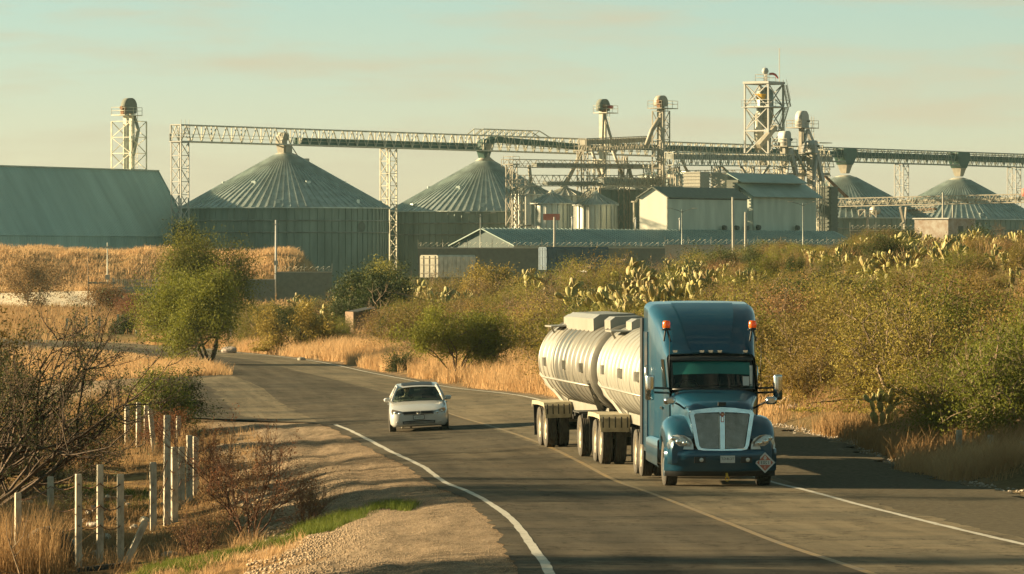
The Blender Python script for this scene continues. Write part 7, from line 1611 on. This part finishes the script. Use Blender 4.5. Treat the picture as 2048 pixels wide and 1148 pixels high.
PO = [(36, 1112, 977, 98, 'weathered post nearest the left corner'), (101, 1072, 951, 104, 'short post second from the left corner'), (157, 1114, 946, 98.5, 'post third from the left corner'), (200, 1104, 927, 99, 'tallest of the four front posts'), (241, 1102, 946, 99, 'post at the right of the front row'),
      (306, 1032, 916, 112, 'grey post behind the leaning stub'), (334, 1026, 826, 113, 'tall grey post before the twig bush'), (349, 1020, 890, 114, 'pale post right of the tall grey post'), (363, 975, 868, 122, 'pale post first in the close group by the bush'), (379, 970, 858, 124, 'pale post second in the close group by the bush'), (391, 962, 862, 126, 'post at the right of the close group by the bush'),
      (254, 880, 800, 160, 'dim post at the left of the far row'), (277, 884, 798, 158, 'blue grey post in the far row'), (293, 872, 800, 160, 'post right of the blue grey post in the far row'), (357, 880, 828, 158, 'far post above the close group')]
for px, b, t, Y, lb in PO: post(lb, px, b, t, Y, 0.12 if Y < 105 else 0.14)
post('white post leaning left in the far row', 308, 897, 815, 157, 0.14, -0.10)
post('short broken post leaning hard to the right in front', 262, 1100, 1032, 98.8, 0.12, 0.45)
post('tilted pale stub among the brush of the far row', 210, 850, 822, 160, 0.16, -0.6)
for px, Y, t, lb in ((1918, 119, 858, 'grey post in the shade left of the bright straw'), (1981, 117, 868, 'pale post standing in the bright straw at right'), (2046, 114, 880, 'post at the right edge of the picture')):
    x = (px - CXP) * Y / FPX; post(lb, px, (HYP - gz(x, Y) * FPX / Y * 1.0) if 0 else HYP - gz(x, Y) * FPX / Y, t, Y, 0.12, 0, 'fence posts at the right')
for px, Y in ((70, 345), (138, 345), (172, 345), (208, 345), (236, 345), (274, 342), (700, 300), (463, 318)):
    pass
for i, (px, Y, h) in enumerate(((134, 372, 1.2), (173, 372, 1.3), (199, 372, 1.2), (236, 372, 1.4), (461, 322, 1.0))):
    g = on_ground(px, Y); o = link('fence_post', MB().box(-.08, .08, -.08, .08, -0.3, h).mesh('fence_post'), A['post'], None, g); tag(o, 'thin pale fence post on the far verge of the bend', 'fence post', 'fence posts on the far verge')
o = pole('boundary_post', 'dark post beside the arched shrub on the far verge', 'post', 272, 350, 660, 0.10, A['concrete'])
def wire(label, pts, r=0.013):
    q = MB()
    for p, n_ in zip(pts, pts[1:]):
        p, n_ = Vector(p), Vector(n_); q.tube([p.lerp(n_, t) - Vector((0, 0, 0.35 * t * (1 - t))) for t in np.linspace(0, 1, 7)], r, 3, False)
        L = (n_ - p).length
        for k in range(int(L / 0.35)):
            c = p.lerp(n_, k * .35 / L) - Vector((0, 0, 0.35 * (k * .35 / L) * (1 - k * .35 / L))); q.bar(c - Vector((0.02, 0, 0.025)), c + Vector((0.02, 0, 0.025)), 0.006)
    o = q.build('barbed_wire', A['rust'], None); tag(o, label, 'wire', 'strands of barbed wire')
fr_ = [(p[0], p[2], p[3]) for p in PO[:5]]
for f, lb in ((22, 'upper strand of barbed wire along the front posts'), (66, 'middle strand of barbed wire along the front posts'), (105, 'lowest strand of barbed wire along the front posts')):
    wire(lb, [at(px, max(t, 945) + f, Y - 0.08) for px, t, Y in fr_])
bk_ = [(p[0], p[2], p[3]) for p in PO[5:11]]
for f, lb in ((55, 'upper strand of barbed wire along the posts by the bush'), (90, 'lower strand of barbed wire along the posts by the bush')):
    wire(lb, [at(px, max(t, 866) + f, Y - 0.1) for px, t, Y in bk_])
ty = empty('old_tyre', 'old black tyre half sunk in the grass behind the nearest post', 'tyre', on_ground(95, 99, 0.22)); ty.rotation_euler = (R(12), R(28), R(25))
q = MB(); q.lathe([(0.30, -0.11), (0.46, -0.13), (0.54, -0.09), (0.55, 0.09), (0.46, 0.13), (0.30, 0.11)], 28, axis='y', caps=False); q.build('tyre_casing', A['tyre'], ty)
pk = link('timber_plank', MB().box(-0.45, 0.45, -0.08, 0.08, -0.04, 0.05).mesh('timber_plank'), A['frame_black'], None, on_ground(200, 97, 0.06)); pk.rotation_euler = (0, R(-6), R(15)); tag(pk, 'black charred timber lying at the foot of the tallest front post', 'plank')
pk = link('timber_plank', MB().box(-0.5, 0.5, -0.09, 0.09, -0.04, 0.05).mesh('timber_plank'), A['wood'], None, on_ground(225, 128, 0.08)); pk.rotation_euler = (0, R(-5), R(10)); tag(pk, 'pale weathered plank lying in the field by the green patch', 'plank')
# bare young stem in the left corner
single('dead_sapling', 'thin pale dead sapling at the lower left corner', 'sapling', 62, 90, 60, 1.6, 'bark_pale', 'leaf_brown', leaves=0, spread=0.3, stems=1, r0=0.022, depth=1, kids=5, first=0.3)
# --- the hut in the brush
ht_ = empty('adobe_hut', 'small adobe hut with a dark sagging roof in the brush', 'hut', on_ground(728, 352), R(20)); ht_.scale = (0.9, 0.9, 0.9)
q = MB(); q.box(-1.2, 0.9, -1.0, 1.0, -0.4, 1.7); q.build('wall', A['adobe'], ht_)
q = MB(); q.box(0.92, 2.6, -1.0, 1.0, -0.4, 1.5); q.build('lean_to', A['concrete_dark'], ht_)
q = MB(); q.box(1.5, 2.3, -1.08, -1.0, 0.5, 1.2); w_ = q.build('window', A['pale_steel'], ht_); q = MB(); q.box(1.58, 2.22, -1.1, -1.085, 0.58, 1.12); q.build('pane', A['dark'], w_)
q = MB(); q.loft([[(-1.0, y, 1.72), (0.6, y, 2.05), (1.6, y, 1.95), (3.2, y, 1.62)] for y in (-1.4, 1.3)], smooth=False); q.loft([[(-1.0, y, 1.66), (0.6, y, 1.99), (1.6, y, 1.89), (3.2, y, 1.56)] for y in (-1.4, 1.3)], smooth=False); q.build('roof', A['frame_black'], ht_)
q = MB(); q.bar((2.2, -1.2, 2.9), (5.2, -1.2, 2.1), 0.12); q.bar((3.4, -1.2, -0.3), (3.4, -1.2, 2.6), 0.09); q.bar((4.9, -1.2, -0.3), (4.9, -1.2, 2.2), 0.09); tag(q.build('pole_frame', A['wood'], None, ht_.location.copy()), 'rough timber pole frame standing right of the hut', 'pole frame')
# ---------------------------------------------------------------- evening haze: thin pale air round camera and plant
hb = MB().box(-1500, 1500, -60, 2600, -9, 60).mesh('haze'); hm = bpy.data.materials.new('haze_air'); hm.use_nodes = True
_n = hm.node_tree.nodes; _n.remove(_n['Principled BSDF']); _v = _n.new('ShaderNodeVolumePrincipled'); _v.inputs['Color'].default_value = (0.55, 0.86, 0.80, 1); _v.inputs['Density'].default_value = 0.00005
hm.node_tree.links.new(_v.outputs[0], _n['Material Output'].inputs['Volume'])
hz_ = link('haze', hb, hm); tag(hz_, 'thin evening haze in the air', kind='stuff'); hz_.display_type = 'WIRE'
